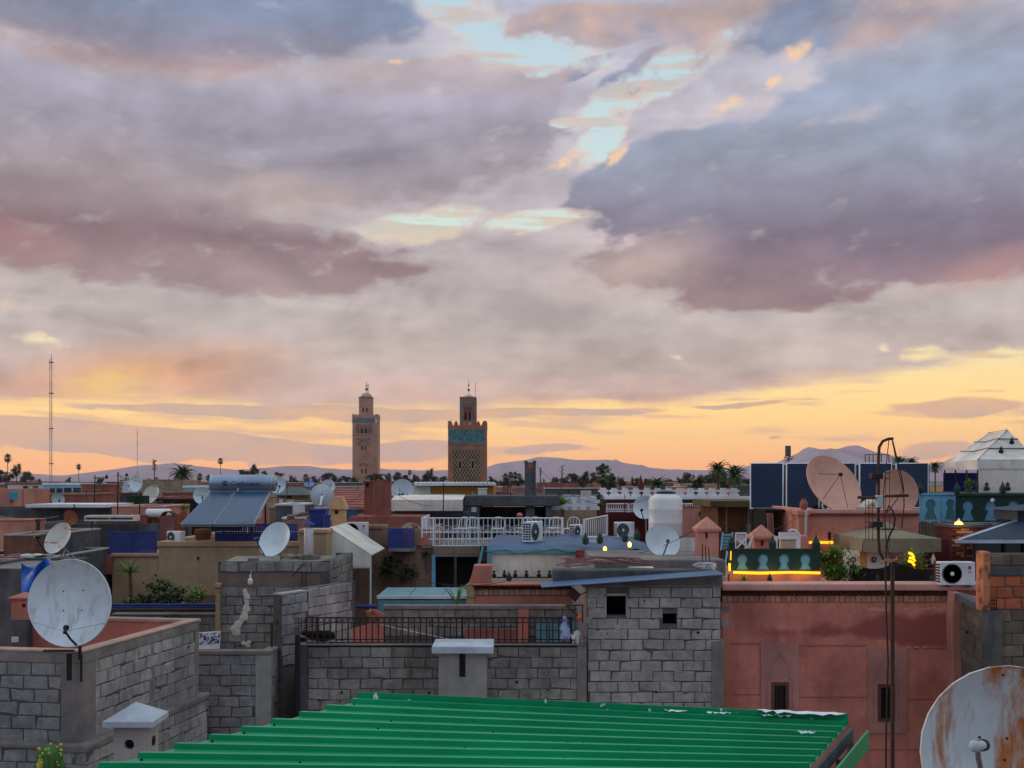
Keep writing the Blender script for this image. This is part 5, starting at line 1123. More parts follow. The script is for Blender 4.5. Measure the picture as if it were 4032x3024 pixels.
# garden ledge: gray parapet, blue rail, plants
gl = thing('garden_wall', 'low grey wall with cobalt blue rail before the plants of the tan house', 'wall', (X(660, 25), 25, 0))
block_wall(gl, P2(440, 25), P2(860, 25), Z(2424, 25), Z(2480, 25), M_blockw, seed=80, zcore=0)
MB().pb(438, 862, 2416, 2424, 24.97, .26).build('coping', M_conc, gl, bev=.01)
for y in (2381, 2390): MB().tube([W(420, y, 25.3), W(852, y, 25.3)], L(4.5, 25.3), 8).build('rail', M_blue, gl)
for px in (470, 660, 845): MB().tube([W(px, 2440, 25.3), W(px, 2380, 25.3)], .02, 6).build('rail_post', M_blue, gl)
MB().pb(440, 870, 2398, 2600, 26.6, 3.2).build('planting_bed', mat('soil', (70, 56, 46), .98, .3, 6, .8), gl)
def blade_plant(name, label, base, n, l, w, droop, mt, cat='plant', trunk=0, pot=None, spread=1.0, group=None, seed=1, up=.25):
    """rosette of sword leaves, optionally on a trunk"""
    r = random.Random(seed); base = Vector(base); t = thing(name, label, cat, base, group); top = base+Vector((0, 0, trunk))
    if trunk: MB().tube([base, base.lerp(top, .5)+Vector((.02, 0, 0)), top], .05, 8, .04).build('trunk', M_bark, t, smooth=True)
    mb = MB()
    for i in range(n):
        a = r.uniform(0, 2*pi); e = r.uniform(up, 1.35); ll = l*r.uniform(.7, 1.1); pts = []
        for k in range(5):
            s = k/4; hr = ll*s*cos(e)*spread; z = ll*s*sin(e)-droop*ll*s*s
            pts.append(top+Vector((hr*cos(a), hr*sin(a), z)))
        sd_ = Vector((-sin(a), cos(a), 0)); b = len(mb.v)
        for k, p in enumerate(pts): ww = w*(1-(k/4)**2*.9)*(.6 if k == 0 else 1); mb.v += [p-sd_*ww, p+Vector((0, 0, -ww*.5)), p+sd_*ww]
        for k in range(4): q = b+k*3; mb.f += [[q, q+1, q+4, q+3], [q+1, q+2, q+5, q+4]]
    mb.build('leaves', mt, t, smooth=True)
    if pot: MB().lathe(base-Vector((0, 0, pot*1.6)), [(pot*.7, 0), (pot, pot*1.5), (pot*1.1, pot*1.5), (pot*1.1, pot*1.7), (pot*.8, pot*1.7)], 16).build('pot', M_terra, t, smooth=True)
    return t
def bush(name, label, c, rx, ry, rz, n, leaf, mt, cat='shrub', stems=5, base_z=None, seed=1, group=None, long=1.6, clump=10, hollow=.35):
    """many small leaves gathered in uneven clumps, on stems"""
    r = random.Random(seed); c = Vector(c); bz = c.z-rz if base_z is None else base_z; t = thing(name, label, cat, (c.x, c.y, bz), group)
    cl = []
    for i in range(clump):
        while True:
            d = Vector((r.uniform(-1, 1), r.uniform(-1, 1), r.uniform(-1, 1)))
            if hollow < d.length < 1: break
        cl.append((Vector((c.x+d.x*rx*.8, c.y+d.y*ry*.8, c.z+d.z*rz*.82)), r.uniform(.28, .5)))
    mb = MB()
    for i in range(n):
        cc, cr = r.choice(cl); d = Vector((r.gauss(0, .5), r.gauss(0, .5), r.gauss(0, .5)))
        p = cc+Vector((d.x*rx, d.y*ry, d.z*rz))*cr; a, e = r.uniform(0, 2*pi), r.uniform(-.7, 1.1); l = leaf*r.uniform(.6, 1.3)
        f = Vector((cos(a)*cos(e), sin(a)*cos(e), sin(e)))*l*long; s = f.cross(Vector((r.uniform(-.3, .3), r.uniform(-.3, .3), 1))).normalized()*l*.5
        b = len(mb.v); mb.v += [p, p+f*.5-s, p+f, p+f*.5+s]; mb.f.append([b, b+1, b+2, b+3])
    mb.build('foliage', mt, t)
    st = MB()
    for i in range(stems):
        cc, _ = cl[i % len(cl)]; st.tube([(c.x+r.uniform(-.1, .1)*rx, c.y, bz), ((c.x+cc.x)/2, (c.y+cc.y)/2, (bz+cc.z)/2+rz*.1), cc], .012*max(1, rz), 5, .005*max(1, rz))
    st.build('stems', M_bark, t); return t
G = 'plants along the tan wall'
blade_plant('yucca', 'yucca on two pale trunks against the tan wall', W(512, 2398, 27.5), 46, .5, .022, .25, M_yucca, trunk=.9, seed=3, up=.0)
blade_plant('dracaena', 'low fan of green sword leaves beside the yucca', W(505, 2392, 27), 60, .55, .025, .55, M_yucca, seed=4, up=.15)
bush('dark_shrub', 'dark broad-leaved shrub in the middle of the planted ledge', W(635, 2345, 27.5), .55, .4, .42, 520, .08, M_leaf, seed=5, base_z=Z(2400, 27.5))
bush('light_shrub', 'small pale green shrub near the tower end of the ledge', W(765, 2350, 27.3), .32, .3, .28, 300, .06, M_leafb, seed=6, base_z=Z(2400, 27.3))
bush('ground_shrub', 'dark green undergrowth between yucca and broad-leaved shrub', W(560, 2375, 27.2), .35, .3, .2, 240, .06, M_leafd, seed=7, base_z=Z(2400, 27.2))
blade_plant('agave', 'upright dark aloe between the ledge shrubs', W(575, 2395, 27.1), 18, .5, .03, .05, M_leafd, seed=8, up=.9)
# white dish on the tower, facing left
M_d2 = mat('clean_dish', (212, 226, 230), .4, .04, 3, .02)
dish('satellite_dish', 'clean white dish with green feed on top of the block tower', W(1087, 2127, 25.4), L(72, 25.4), -.5, .42, M_d2, mast=.56, feed_side=-.35, feed_mt=mat('green_feed', (24, 84, 80), .5, .1, 9, 0))
# awning beside the flue
aw = thing('lean_to_awning', 'white canvas lean-to awning with scalloped hem above the brown wall', 'awning', W(1400, 2370, 30))
Yq = 30.0; sc_ = [(1290, 2206)]+[(1297, 2078), (1462, 2186), (1462, 2226)]
hem = []
for i in range(9): px = 1462-i*9; hem += [(px-2, 2238), (px-6, 2238), (px-9, 2228)]
MB().pp([(1297, 2078), (1462, 2186), (1462, 2226)]+hem+[(1340, 2218), (1290, 2206)], Yq, .02).build('side_cloth', M_canvas, aw)
MB().add([W(1297, 2076, Yq), W(1464, 2184, Yq), W(1464, 2184, Yq)+Vector((0, 3, 0)), W(1297, 2076, Yq)+Vector((0, 3, 0))]+[W(1297, 2080, Yq), W(1464, 2188, Yq), W(1464, 2188, Yq)+Vector((0, 3, 0)), W(1297, 2080, Yq)+Vector((0, 3, 0))],
         [(0, 1, 2, 3), (7, 6, 5, 4), (0, 4, 5, 1), (1, 5, 6, 2), (2, 6, 7, 3), (3, 7, 4, 0)]).build('roof_cloth', M_canvas, aw)
MB().tube([W(1459, 2226, Yq+.05), (X(1459, Yq), Yq+.05, 0)], .025, 8).build('post', M_white, aw)
# brown house with doorway, climbing plant, railings above
bw = house('brown_house', 'brown plastered house with dark double doorway under the white balustrade', 1366, 1706, 2084, 34.0, 5, M_brown, None, parapet=.3)
Y = 34.0
MB().pb(1440, 1526, 2066, 2086, Y-.05, .4).build('coping', M_brown, bw, bev=.05); MB().pb(1506, 1528, 2084, 2150, Y-.05, .06).build('pilaster', M_brown, bw)
MB().pb(1706, 1896, 2152, 2182, Y-.15, 4).build('lintel', mat('grey_beam', (140, 120, 104), .95, .2, 3, .4), bw)
MB().pb(1700, 1714, 2182, 2600, Y-.12, .12).build('door_frame', M_bluel, bw); MB().pb(1714, 1896, 2182, 2192, Y-.1, .1).build('door_frame', M_steel, bw); MB().pb(1788, 1798, 2192, 2330, Y-.08, .08).build('door_frame', M_concd, bw)
MB().pb(1880, 1896, 2182, 2600, Y, .2).build('side_wall', M_brown, bw); MB().pb(1706, 1896, 2182, 2600, Y+2.6, .1).build('room_back', M_brown, bw)
MB().pb(1714, 1788, 2192, 2330, Y+.35, .03).build('door_leaf', M_dark, bw); MB().pb(1798, 1880, 2192, 2330, Y+.38, .03).build('door_leaf', M_dark, bw)
th2 = MB().pb(1375, 1668, 2034, 2120, 36.2, 3); th2.build('terracotta_parapet', M_red, label='terracotta parapet wall behind the brown house air conditioner', cat='wall')
bush('climbing_plant', 'dark climbing plant on the brown wall below the blue screen', W(1560, 2245, 33.75), .62, .16, .5, 620, .07, M_leafd, seed=15, base_z=Z(2380, 33.75))
bush('hanging_plant', 'small hanging plant beside the doorway frame', W(1682, 2185, 33.7), .18, .12, .2, 150, .05, M_leafd, seed=16, base_z=Z(2260, 33.7))
ac_unit('white wall-mounted air conditioner with red badge on the brown house', 1352, 1447, 2057, 2124, 33.5)
b2 = thing('lattice_screen', 'cobalt blue box screen with pierced side in front of the rusty dish', 'screen', W(1585, 2165, 33.6))
MB().pb(1528, 1578, 2080, 2160, 33.6, .3).build('board', M_blue, b2); lattice(b2, 1578, 1631, 2080, 2160, 33.62, M_blue, 8, 11, .012)
MB().pb(1530, 1634, 2160, 2172, 33.5, .5).build('shelf', M_conc, b2)
M_rust2 = rusty('rust_spotted_dish', (214, 208, 190), (186, 108, 40), .54, .62, 4, (1, 1, 1), .5, (140, 76, 30), 6)
dish('satellite_dish', 'rust-spotted dish half hidden behind the blue box screen', W(1618, 2105, 34.6), L(46, 34.6), .2, .1, M_rust2, mast=.7, feed=False)
chimney('stout terracotta chimney with arched iron cap behind the brown house', 1472, 1535, 1892, 2036, 36.6, M_red, 'arch', slot=None, over=3)
chimney('shorter terracotta chimney with slab cap beside the arched chimney', 1434, 1469, 1900, 2036, 38.0, M_red, 'slab', roof_y=1893, slot=(1440, 1452, 1903, 1918), over=6)
chimney('tan plaster chimney with hipped cap beside the blue hutch', 1306, 1357, 2006, 2120, 33.2, mat('apricot_plaster', (216, 168, 122), .92, .12, 2, .3), 'gable', roof_y=1956, slot=(1317, 1332, 2009, 2024), over=8)
MB().prism([(X(1640, 33.9), Z(2148, 33.9)), (X(1700, 33.9), Z(2148, 33.9)), (X(1674, 33.9), Z(2100, 33.9))], 33.9, 34.4).build('gable_stub', M_terra, label='small terracotta gable stub at the foot of the white balustrade', cat='gable')
# white balustrade terrace
wb = thing('balustrade', 'long white iron balustrade around the terrace above the doorway', 'railing', W(2020, 2150, 34))
def rails(root, A, B, n, mt, zs, r=.012, bars=True, name='baluster', posts=()):
    """A, B: lower ends (world); zs: heights above of the rails; first is the bottom, last the top"""
    A, B = Vector(A), Vector(B); d = B-A
    for z in zs: MB().tube([A+Vector((0, 0, z)), B+Vector((0, 0, z))], r*1.5, 6).build('rail', mt, root)
    bm_ = MB().tube([(0, 0, zs[0]), (0, 0, zs[-1])], r*.9, 5).mesh(name, mt)
    for i in range(n+1): inst(name, bm_, root, A+d*i/n)
    for t in posts: p = A+d*t; MB().box(p.x-r*1.8, p.x+r*1.8, p.y-r*1.8, p.y+r*1.8, p.z+zs[0]-.05, p.z+zs[-1]+.03).build('post', mt, root)
a, b = W(1662, 2150, 34.0), W(2215, 2150, 34.0); hh = L(112, 34)
rails(wb, a, b, 32, M_white, (0, hh*.24, hh*.48, hh*.98), .014, posts=(0, .08, .4, .75, 1))
rails(wb, W(1662, 2150, 34), Vector((X(1662, 34), 37, Z(2150, 34))), 8, M_white, (0, hh*.48, hh*.98), .014)
b_ = W(2300, 2105, 36.5); rails(wb, W(2300, 2125, 36), W(2390, 2105, 37.5), 11, M_white, (0, L(78, 36)), .018, posts=(0, 1))
MB().pb(1662, 2230, 2150, 2158, 33.9, 5.0).build('terrace_slab', M_conc, wb)
arcm = MB()
for i in range(8):
    a0_, a1_ = pi*i/8, pi*(i+1)/8; arcm.tube([(.2*cos(a0_), 0, .2*sin(a0_)), (.2*cos(a1_), 0, .2*sin(a1_))], .008, 4)
    if i < 6: arcm.tube([(0, 0, 0), (.2*cos(pi*(i+1)/7), 0, .2*sin(pi*(i+1)/7))], .006, 4)
arcm = arcm.mesh('fan_ornament', M_white)
for i in range(14): inst('fan_ornament', arcm, wb, a.lerp(b, (i+.5)/14)+Vector((0, .02, hh*.5)))
def garden_chair(label, p, rz, group):
    t = thing('garden_chair', label, 'chair', p, group); R = Matrix.Translation(Vector(p)) @ Matrix.Rotation(rz, 4, 'Z')
    MB().box(-.2, .2, -.2, .2, .42, .45).xf(R).build('seat', M_white, t)
    bk = MB().tube([(-.2, .2, .45), (-.2, .24, .66)]+[(-.2*cos(pi*i/8), .25, .66+.14*sin(pi*i/8)) for i in range(1, 8)]+[(.2, .24, .66), (.2, .2, .45)], .014, 5)
    for x in (-.1, 0, .1): bk.tube([(x, .2, .45), (x, .25, .79)], .008, 4)
    bk.xf(R).build('backrest', M_white, t)
    for sx_, sy in ((-1, -1), (1, -1), (-1, 1), (1, 1)): MB().tube([(sx_*.19, sy*.19, .42), (sx_*.21, sy*.21, 0)], .014, 5).xf(R).build('leg', M_white, t)
    return t
for i, px in enumerate((1815, 1865, 1960, 2060, 2110, 2180, 2250)):
    q = W(px, 2150, 36.3+.4*(i % 2)); q.z = Z(2150, 34)
    garden_chair('white wire garden chair with rounded back on the balustrade terrace', q, rnd(-.6, .6)+pi*(i % 2), 'garden chairs on the balustrade terrace')
# teal glass table deck
gd_ = thing('skylight', 'flat pale teal glazed skylight with white fascia below the doorway', 'skylight', W(1660, 2380, 28))
zq = Z(2346, 28); MB().box(X(1486, 28), X(1880, 28), 28.0, 30.2, zq-.02, zq).build('glass_top', M_glassb, gd_)
MB().box(X(1484, 28), X(1882, 28), 27.95, 28.0, zq-.07, zq+.006).build('fascia', M_white, gd_); MB().box(X(1490, 28), X(1880, 28), 27.98, 30, 0, zq-.1).build('upstand', M_teal, gd_)
for px in (1610, 1740): MB().box(X(px, 28)-.015, X(px, 28)+.015, 28, 30.2, zq, zq+.012).build('glazing_bar', M_steel, gd_)
# ================================================================ blue tarp house
Y = 28.5
bt_ = thing('tarp_roof_house', 'cream-curtained roof room under a blue tarpaulin with star finials below', 'house', (X(2220, Y), Y+2, 0)); zT = Z(2158, Y)
MB().pb(1936, 2272, 2178, 2600, Y, .08).build('curtain_wall', M_cream, bt_)
fold = MB()
for i in range(7):
    px = 1950+i*48; fold.tube([W(px, 2182, Y-.0), W(px+rnd(-14, 14), 2225, Y-.004), W(px+rnd(-20, 20), 2265, Y-.0)], rnd(.01, .016), 8)
fold.build('curtain_folds', M_cream, bt_, smooth=True)
MB().pb(1918, 2272, 2162, 2180, Y-.06, .1).build('head_frame', M_teal, bt_); MB().pb(1918, 1936, 2180, 2228, Y-.05, .1).build('corner_frame', M_teal, bt_); MB().pb(1890, 1917, 2150, 2228, Y-.02, .2).build('glazed_side', M_glassd, bt_)
MB().prism([(X(1880, Y), Z(2228, Y)), (X(1890, Y), Z(2228, Y)), (X(1908, Y), Z(2140, Y)), (X(1900, Y), Z(2140, Y))], Y-.05, Y+.03).build('slanted_post', M_teal, bt_)
tp = MB(); nx, ny = 24, 12
for j in range(ny+1):
    for i in range(nx+1):
        t, s = i/nx, j/ny; yq = Y-.08+s*5.2; x = X(1906+(2560-1906)*t, Y)+s*.25*(1-t); z = zT+.02+.05*sin(t*19+s*7)*sin(s*9+t*5)+.06*s
        if j == 0: z -= .10+.03*sin(t*40)
        tp.v.append(Vector((x, yq, z)))
for j in range(ny):
    for i in range(nx): q = j*(nx+1)+i; tp.f.append([q, q+1, q+nx+2, q+nx+1])
tp.build('tarpaulin', M_tarp, bt_, smooth=True)
MB().box(X(1910, Y), X(2555, Y), Y+.1, Y+5, zT-.12, zT-.08).build('roof_deck', M_wood, bt_)
MB().box(X(1920, Y), X(2560, Y), Y+4.8, Y+5.0, 0, zT-.12).build('back_wall', M_brown, bt_)
br_ = thing('brick_screen_wall', 'brown brick wall with two lit lamps below the blue tarpaulin', 'wall', (X(2400, 28), 28, 0))
A = P2(2268, 28.4); B = P2(2536, 28.0)
MB().box(A.x, B.x, 28.24, 28.5, 0, Z(2166, 28.4)).build('mortar_core', M_brickd, br_)
bmesh1 = [MB().box(-.105, .105, -.012, .03, -.03, .03).mesh('brick', q) for q in (M_brick, M_brickd)]
for k in range(9):
    for i in range(9):
        x = A.x+.11+(i+(k % 2)*.5)*.225
        if x < B.x-.1: inst('brick', bmesh1[0 if i < 2 else 1], br_, (x, 28.22, Z(2176, 28.4)-.036-k*.072))
for px, py in ((2382, 2164), (2479, 2146)):
    l_ = thing('wall_lamp', 'small lit bulb glowing yellow on the brick wall under the tarpaulin', 'lamp', W(px, py+8, 28.1), 'lamps on the brick screen wall')
    MB().lathe(W(px, py+8, 28.1), [(.03, 0), (.045, .03), (.045, .09), (.02, .13)], 12).build('bulb', M_lamp, l_, smooth=True); MB().box(X(px, 28.1)-.02, X(px, 28.1)+.02, 28.1, 28.22, Z(py+10, 28.1)-.02, Z(py+8, 28.1)).build('arm', M_black, l_)
    pl_ = bpy.data.lights.new('lamp_light', 'POINT'); pl_.energy = 3; pl_.color = (1, .6, .2); pl_.shadow_soft_size = .05; lo = bpy.data.objects.new('lamp_light', pl_); COL.objects.link(lo); lo.parent = l_; lo.location = (0, -.12, .02)
# star finials on their rail
sr = thing('finial_rail', 'black rail of star-topped finials before the cream curtain', 'railing', W(2070, 2275, 28.2))
MB().pb(1938, 2220, 2271, 2276, 28.2, .03).build('rail', M_black, sr)
def star_pts(cx, cz, r): return [(cx+(r if i % 2 == 0 else r*.42)*sin(pi*i/5), cz+(r if i % 2 == 0 else r*.42)*cos(pi*i/5)) for i in range(10)]
fin = MB().prism(star_pts(0, .125, .062)[::-1], -.01, .01); fin.lathe((0, 0, 0), [(.04, 0), (.058, .03), (.055, .06), (.03, .085)], 12); fin = fin.mesh('finial', M_black)
for px in (1945, 1986, 2029, 2073, 2122, 2164, 2205): inst('finial', fin, sr, W(px, 2271, 28.21))
def lantern(label, p, h=.2, group=None):
    t = thing('lantern', label, 'lantern', p, group); p = Vector(p)
    MB().lathe(p, [(.02, 0), (h*.28, h*.12), (h*.28, h*.5)], 8).build('body', M_dgreen, t); MB().lathe(p, [(h*.3, h*.5), (h*.1, h*.85), (.004, h*1.1)], 8).build('hood', M_dgreen, t); return t
GL = 'little green lanterns on the terrace edges'
lantern('little green lantern hanging before the star finial rail', W(2004, 2290, 28.0), .24)
# terracotta corner pier and cornice wall under it
Yc = 27.4
cw2 = thing('cornice_wall', 'terracotta wall with brick cornice under the cream curtain', 'wall', (X(2080, Yc), Yc, 0))
MB().pb(1862, 2316, 2342, 2700, Yc, .3).build('wall', M_terra, cw2)
cornice(cw2, 1862, 2312, Yc, 2296, 2306, 2320, 2342, M_terra, seed=9, step=20)
MB().prism([(X(1838, Yc), Z(2350, Yc)), (X(1868, Yc), Z(2350, Yc)), (X(1868, Yc), Z(2298, Yc)), (X(1852, Yc), Z(2292, Yc)), (X(1822, Yc), Z(2315, Yc)), (X(1836, Yc), Z(2320, Yc))], Yc-.06, Yc+.3).build('corner_corbel', M_tan, cw2)
MB().prism([(X(1846, Yc), Z(2296, Yc)), (X(1934, Yc), Z(2296, Yc)), (X(1938, Yc), Z(2226, Yc)), (X(1866, Yc), Z(2226, Yc)), (X(1858, Yc), Z(2262, Yc))], Yc-.02, Yc+.5).build('pier', M_terra, cw2, bev=.02)
MB().pb(1836, 1866, 2350, 2700, Yc-.04, .3).build('corner_pier', M_tan, cw2)
blade_plant('aloe', 'spiky aloe in front of the terracotta corner pier', W(1800, 2382, 27.3), 14, .6, .025, .05, M_yucca, seed=21, up=.9, pot=.12)
# units on the tarpaulin
ac_unit('white air conditioner turned sideways on the blue tarpaulin', 2056, 2140, 2054, 2138, 30.8, yaw=1.1, logo=False)
ac_unit('smaller white air conditioner behind the tarpaulin near the balustrade end', 2240, 2298, 2066, 2122, 33.2, yaw=1.0, logo=False)
ac_unit('white air conditioner beside the water tank', 2418, 2502, 2056, 2122, 32.5, yaw=.4, logo=False)
for px, py in ((2305, 2145), (2362, 2142), (2460, 2135), (2508, 2127)):
    lantern('little dark green cone lantern standing along the tarpaulin edge', W(px, py, 28.7), .3, 'cone lanterns along the tarpaulin edge')
# water tank
wt_ = thing('water_tank', 'tall white plastic water tank with black lid behind the round dish', 'water tank', W(2620, 2110, 31.0)); c = W(2620, 2110, 31.0); r = L(66, 31)
MB().lathe(c, [(r*.98, 0), (r, .03), (r, .35), (r*1.012, .37), (r, .39), (r, .72), (r*1.012, .74), (r, .76), (r, L(140, 31)), (r*.93, L(150, 31)), (r*.86, L(154, 31)), (r*.55, L(166, 31))], 40).build('shell', M_poly, wt_, smooth=True)
MB().lathe(c+Vector((0, 0, L(165, 31))), [(r*.56, 0), (r*.56, .05), (r*.4, .08), (r*.05, .09)], 24).build('lid', M_black, wt_, smooth=True)
MB().lathe(c-Vector((0, 0, c.z)), [(r*1.05, 0), (r*1.05, c.z-.002)], 20).build('plinth', M_conc, wt_)
dish('satellite_dish', 'round pale dish on the block house roof before the water tank', W(2607, 2134, 25.0), L(70, 25), .25, .42, M_d2, mast=.5, feed_side=-.2, feed_mt=mat('brown_feed', (120, 84, 60), .6, .1, 9, 0))
dish('satellite_dish', 'white dish peeking out left of the water tank', W(2540, 1998, 32.5), L(46, 32.5), -.3, .15, M_dish, mast=.9, feed_side=-.1)
MB().pb(2670, 2760, 2118, 2190, 26.0, .04).build('white_board', M_whited, label='weathered white board leaning beside the round dish', cat='board')
# ================================================================ terrace on the pink house
Y = 23.6
te = thing('terrace_screen', 'dark green screen with four keyhole lattices and glowing yellow light strip', 'screen', W(3050, 2296, Y))
screen(te, 2868, 3228, 2166, 2246, Y, (2923, 3006, 3088, 3172), M_dgreen, M_bluel, 44, 2182, 2244)
MB().pb(2862, 3232, 2160, 2168, Y-.02, .08).build('top_rail', M_dgreen, te)
MB().pb(2872, 3232, 2262, 2330, Y, .18).build('base_wall', M_salmon, te)
MB().tube([W(2888, 2254, Y-.03), W(2990, 2257, Y-.03), W(3110, 2254, Y-.03), W(3229, 2256, Y-.03)], L(5.2, Y), 8).build('light_strip', M_led, te, smooth=True)
MB().tube([W(2872, 2218, Y-.03), W(2873, 2248, Y-.03)], L(4.5, Y), 8).tube([W(2878, 2170, Y-.03), W(2877, 2205, Y-.03)], L(2, Y), 6).build('light_strip', M_led, te, smooth=True)
for i, (px, py, Yq, o) in enumerate(((2935, 2254, 23.4, te), (3050, 2254, 23.4, te), (3165, 2254, 23.4, te), (2874, 2232, 23.4, te))):
    q = bpy.data.lights.new('strip_light', 'POINT'); q.energy = 1.6; q.color = (1, .52, .10); q.shadow_soft_size = .12; lo = bpy.data.objects.new('strip_light', q); COL.objects.link(lo); lo.parent = o; lo.location = W(px, py, Yq)-worldloc(o)
blade_plant('palm_seedling', 'low spiky palm seedling below the lit green screen', W(2930, 2294, 23.2), 40, .42, .012, .5, M_yucca, seed=31, up=.25)
lantern('green pear-shaped lantern hanging on the salmon base wall', W(3031, 2294, 23.3), .19)
bush('bamboo_bush', 'bright green bamboo bush beside the lit green screen', W(3288, 2224, 24.2), .46, .34, .42, 1900, .04, M_leafb, seed=33, base_z=Z(2300, 24.2), long=3.2, clump=16, hollow=.1)
bc = thing('cloth_screen', 'black cloth sagging along the terrace edge of the pink house', 'cloth', W(3530, 2300, 24.4))
mb = MB(); n = 40
for i in range(n+1):
    px = 3345+i*(3705-3345)/n; top = 2222+18*sin((px-3345)/60.0)**2+(px > 3620)*(px-3620)*.18; 
    for k in range(5): mb.v.append(W(px, top+(2305-top)*k/4, 24.4)+Vector((0, .04*sin(px*.09+k*.6)+.05*k/4, 0)))
for i in range(n):
    for k in range(4): q = i*5+k; mb.f.append([q, q+1, q+6, q+5])
mb.build('cloth', M_black_cloth, bc, smooth=True)
for px in (3360, 3530, 3690): MB().tube([W(px, 2305, 24.5), W(px, 2215, 24.5)], .02, 6).build('post', M_black, bc)
lantern('small green lantern on the black cloth left of the lit tree', W(3455, 2292, 24.2), .17); lantern('small green lantern on the black cloth right of the lit tree', W(3667, 2292, 24.2), .17)
cu_ = thing('curtain', 'white and yellow striped curtain with round star medallions under the parasol', 'curtain', W(3400, 2230, 26.5))
for k, (a, b, mt) in enumerate(((3320, 3386, M_canvas), (3386, 3414, M_ochre), (3414, 3500, M_canvas))): MB().pb(a, b, 2166, 2300, 26.5+.01*k, .02).build('stripe', mt, cu_)
for px in (3360, 3441):
    c = W(px, 2203, 26.47); MB().lathe(c, [(.001, -.012), (.066, -.012), (.066, 0)], 20, 'y').build('medallion', M_black, cu_); MB().prism(star_pts(c.x, c.z, .05)[::-1], c.y-.03, c.y-.015).build('star', M_ochre, cu_)
# big square parasol
pa = thing('parasol', 'large beige square parasol with deep valance on the pink house terrace', 'parasol', W(3495, 2290, 27)); c = W(3495, 2140, 27.2); hw = L(148, 27.2)
ap = Vector((X(3488, 27.2), 27.2, Z(2076, 27.2))); ze = Z(2112, 27.2); cs = [Vector((c.x-hw, 26.2, ze)), Vector((c.x+hw, 26.2, ze)), Vector((c.x+hw, 28.6, ze)), Vector((c.x-hw, 28.6, ze))]
M_beige = mat('beige_canvas', (132, 124, 102), .9, .12, 2, .3, streak=.12)
mb = MB().add(cs+[ap], [(0, 1, 4), (1, 2, 4), (2, 3, 4), (3, 0, 4)]); mb.build('canopy', M_beige, pa); MB().hip(ap.x-.22, ap.x+.22, ap.y-.25, ap.y+.25, ap.z-.02, ap.z+.14).build('vent_cap', M_beige, pa)
for i in range(4):
    a, b = cs[i], cs[(i+1) % 4]; v = MB()
    for k in range(13):
        p = a.lerp(b, k/12); w_ = .03*sin(k*1.7); nn = Vector(((b-a).y, -(b-a).x, 0)).normalized(); v.v += [p, p+nn*w_+Vector((0, 0, -L(52, 27)+.02*sin(k*2.3)))]
    for k in range(12): v.f.append([2*k, 2*k+1, 2*k+3, 2*k+2])
    v.build('valance', M_beige, pa, smooth=True)
MB().tube([(c.x, 27.4, Z(2300, 24)), (c.x, 27.4, ap.z)], .03, 8).build('pole', M_wood, pa)
# tree wound with yellow lights
lt = bush('lit_shrub', 'feathery green shrub wound with glowing yellow rope light', W(3597, 2218, 25.4), .42, .28, .33, 800, .035, M_leafb, seed=35, base_z=Z(2300, 25.4), long=3, clump=16, hollow=.1)
for (p, q, w) in (((3578, 2176), (3598, 2196), .03), ((3580, 2196), (3602, 2208), .028), ((3576, 2208), (3600, 2226), .03), ((3584, 2240), (3612, 2248), .03), ((3600, 2254), (3592, 2276), .022), ((3572, 2276), (3594, 2290), .032)):
    MB().tube([W(*p, 25.02), W((p[0]+q[0])/2+4, (p[1]+q[1])/2-3, 24.98), W(*q, 25.02)], w, 7).build('rope_light', M_led, lt, smooth=True)
mb = MB().tube([W(3566, 2294, 25.0), W(3580, 2282, 25.0), W(3598, 2290, 25.0), W(3610, 2298, 25.0)], .03, 6); mb.build('rope_light', M_led, lt, smooth=True)
for px, py in ((3585, 2280), (3590, 2200)):
    q = bpy.data.lights.new('rope_glow', 'POINT'); q.energy = 2.2; q.color = (1, .55, .10); q.shadow_soft_size = .1; lo = bpy.data.objects.new('rope_glow', q); COL.objects.link(lo); lo.parent = lt; lo.location = W(px, py, 24.85)-worldloc(lt)
MB().pb(3640, 3738, 2122, 2300, 26.8, .1).build('partition', M_maroon, label='plain maroon partition panel beside the lit shrub', cat='panel')
ac_unit('white air conditioner with red badge on the pink house coping', 3706, 3843, 2214, 2310, 21.75)
MB().pb(3698, 3704, 2212, 2300, 22.2, .3).build('metal_edge', M_iron, label='narrow brown metal upright beside the coping air conditioner', cat='upright')
bo2 = MB().lathe(W(3675, 2220, 26.0), [(.04, 0), (.05, .12), (.03, .17), (.015, .2), (.015, .23)], 12); bo2.build('bottle', M_whited, smooth=True, label='pale bottle hanging on the maroon partition', cat='bottle')
# chimneys on the near terrace
chimney('tall salmon chimney with pyramid cap and slot beside the lit screen', 2748, 2830, 2092, 2260, 24.4, M_salmon, 'pyramid', roof_y=2034, slot=(2778, 2786, 2090+6, 2120), over=9)
chimney('squat salmon chimney with wide pyramid cap behind the lit screen', 2972, 3036, 2122, 2220, 26.0, M_salmon, 'pyramid', roof_y=2066, slot=(2996, 3006, 2128, 2150), over=17)
wf = thing('folded_lounger', 'white metal lounger frame stacked behind the lit screen', 'lounger', W(2915, 2170, 25.5))
mb = MB()
for a, b in (((2895, 2165), (2898, 2098)), ((2935, 2165), (2938, 2098)), ((2898, 2100), (2938, 2100)), ((2897, 2120), (2937, 2150)), ((2937, 2120), (2900, 2160)), ((2950, 2160), (2965, 2110)), ((2938, 2165), (2965, 2112))): mb.tube([W(*a, 25.5), W(*b, 25.5)], .022, 5)
mb.build('frame', M_white, wf); MB().pb(2905, 2932, 2106, 2140, 25.6, .03).build('slab', M_whited, wf)
wg = thing('glazed_cabinet', 'white-framed glass cabinet with arched side behind the lit screen', 'cabinet', W(3095, 2168, 25.2))
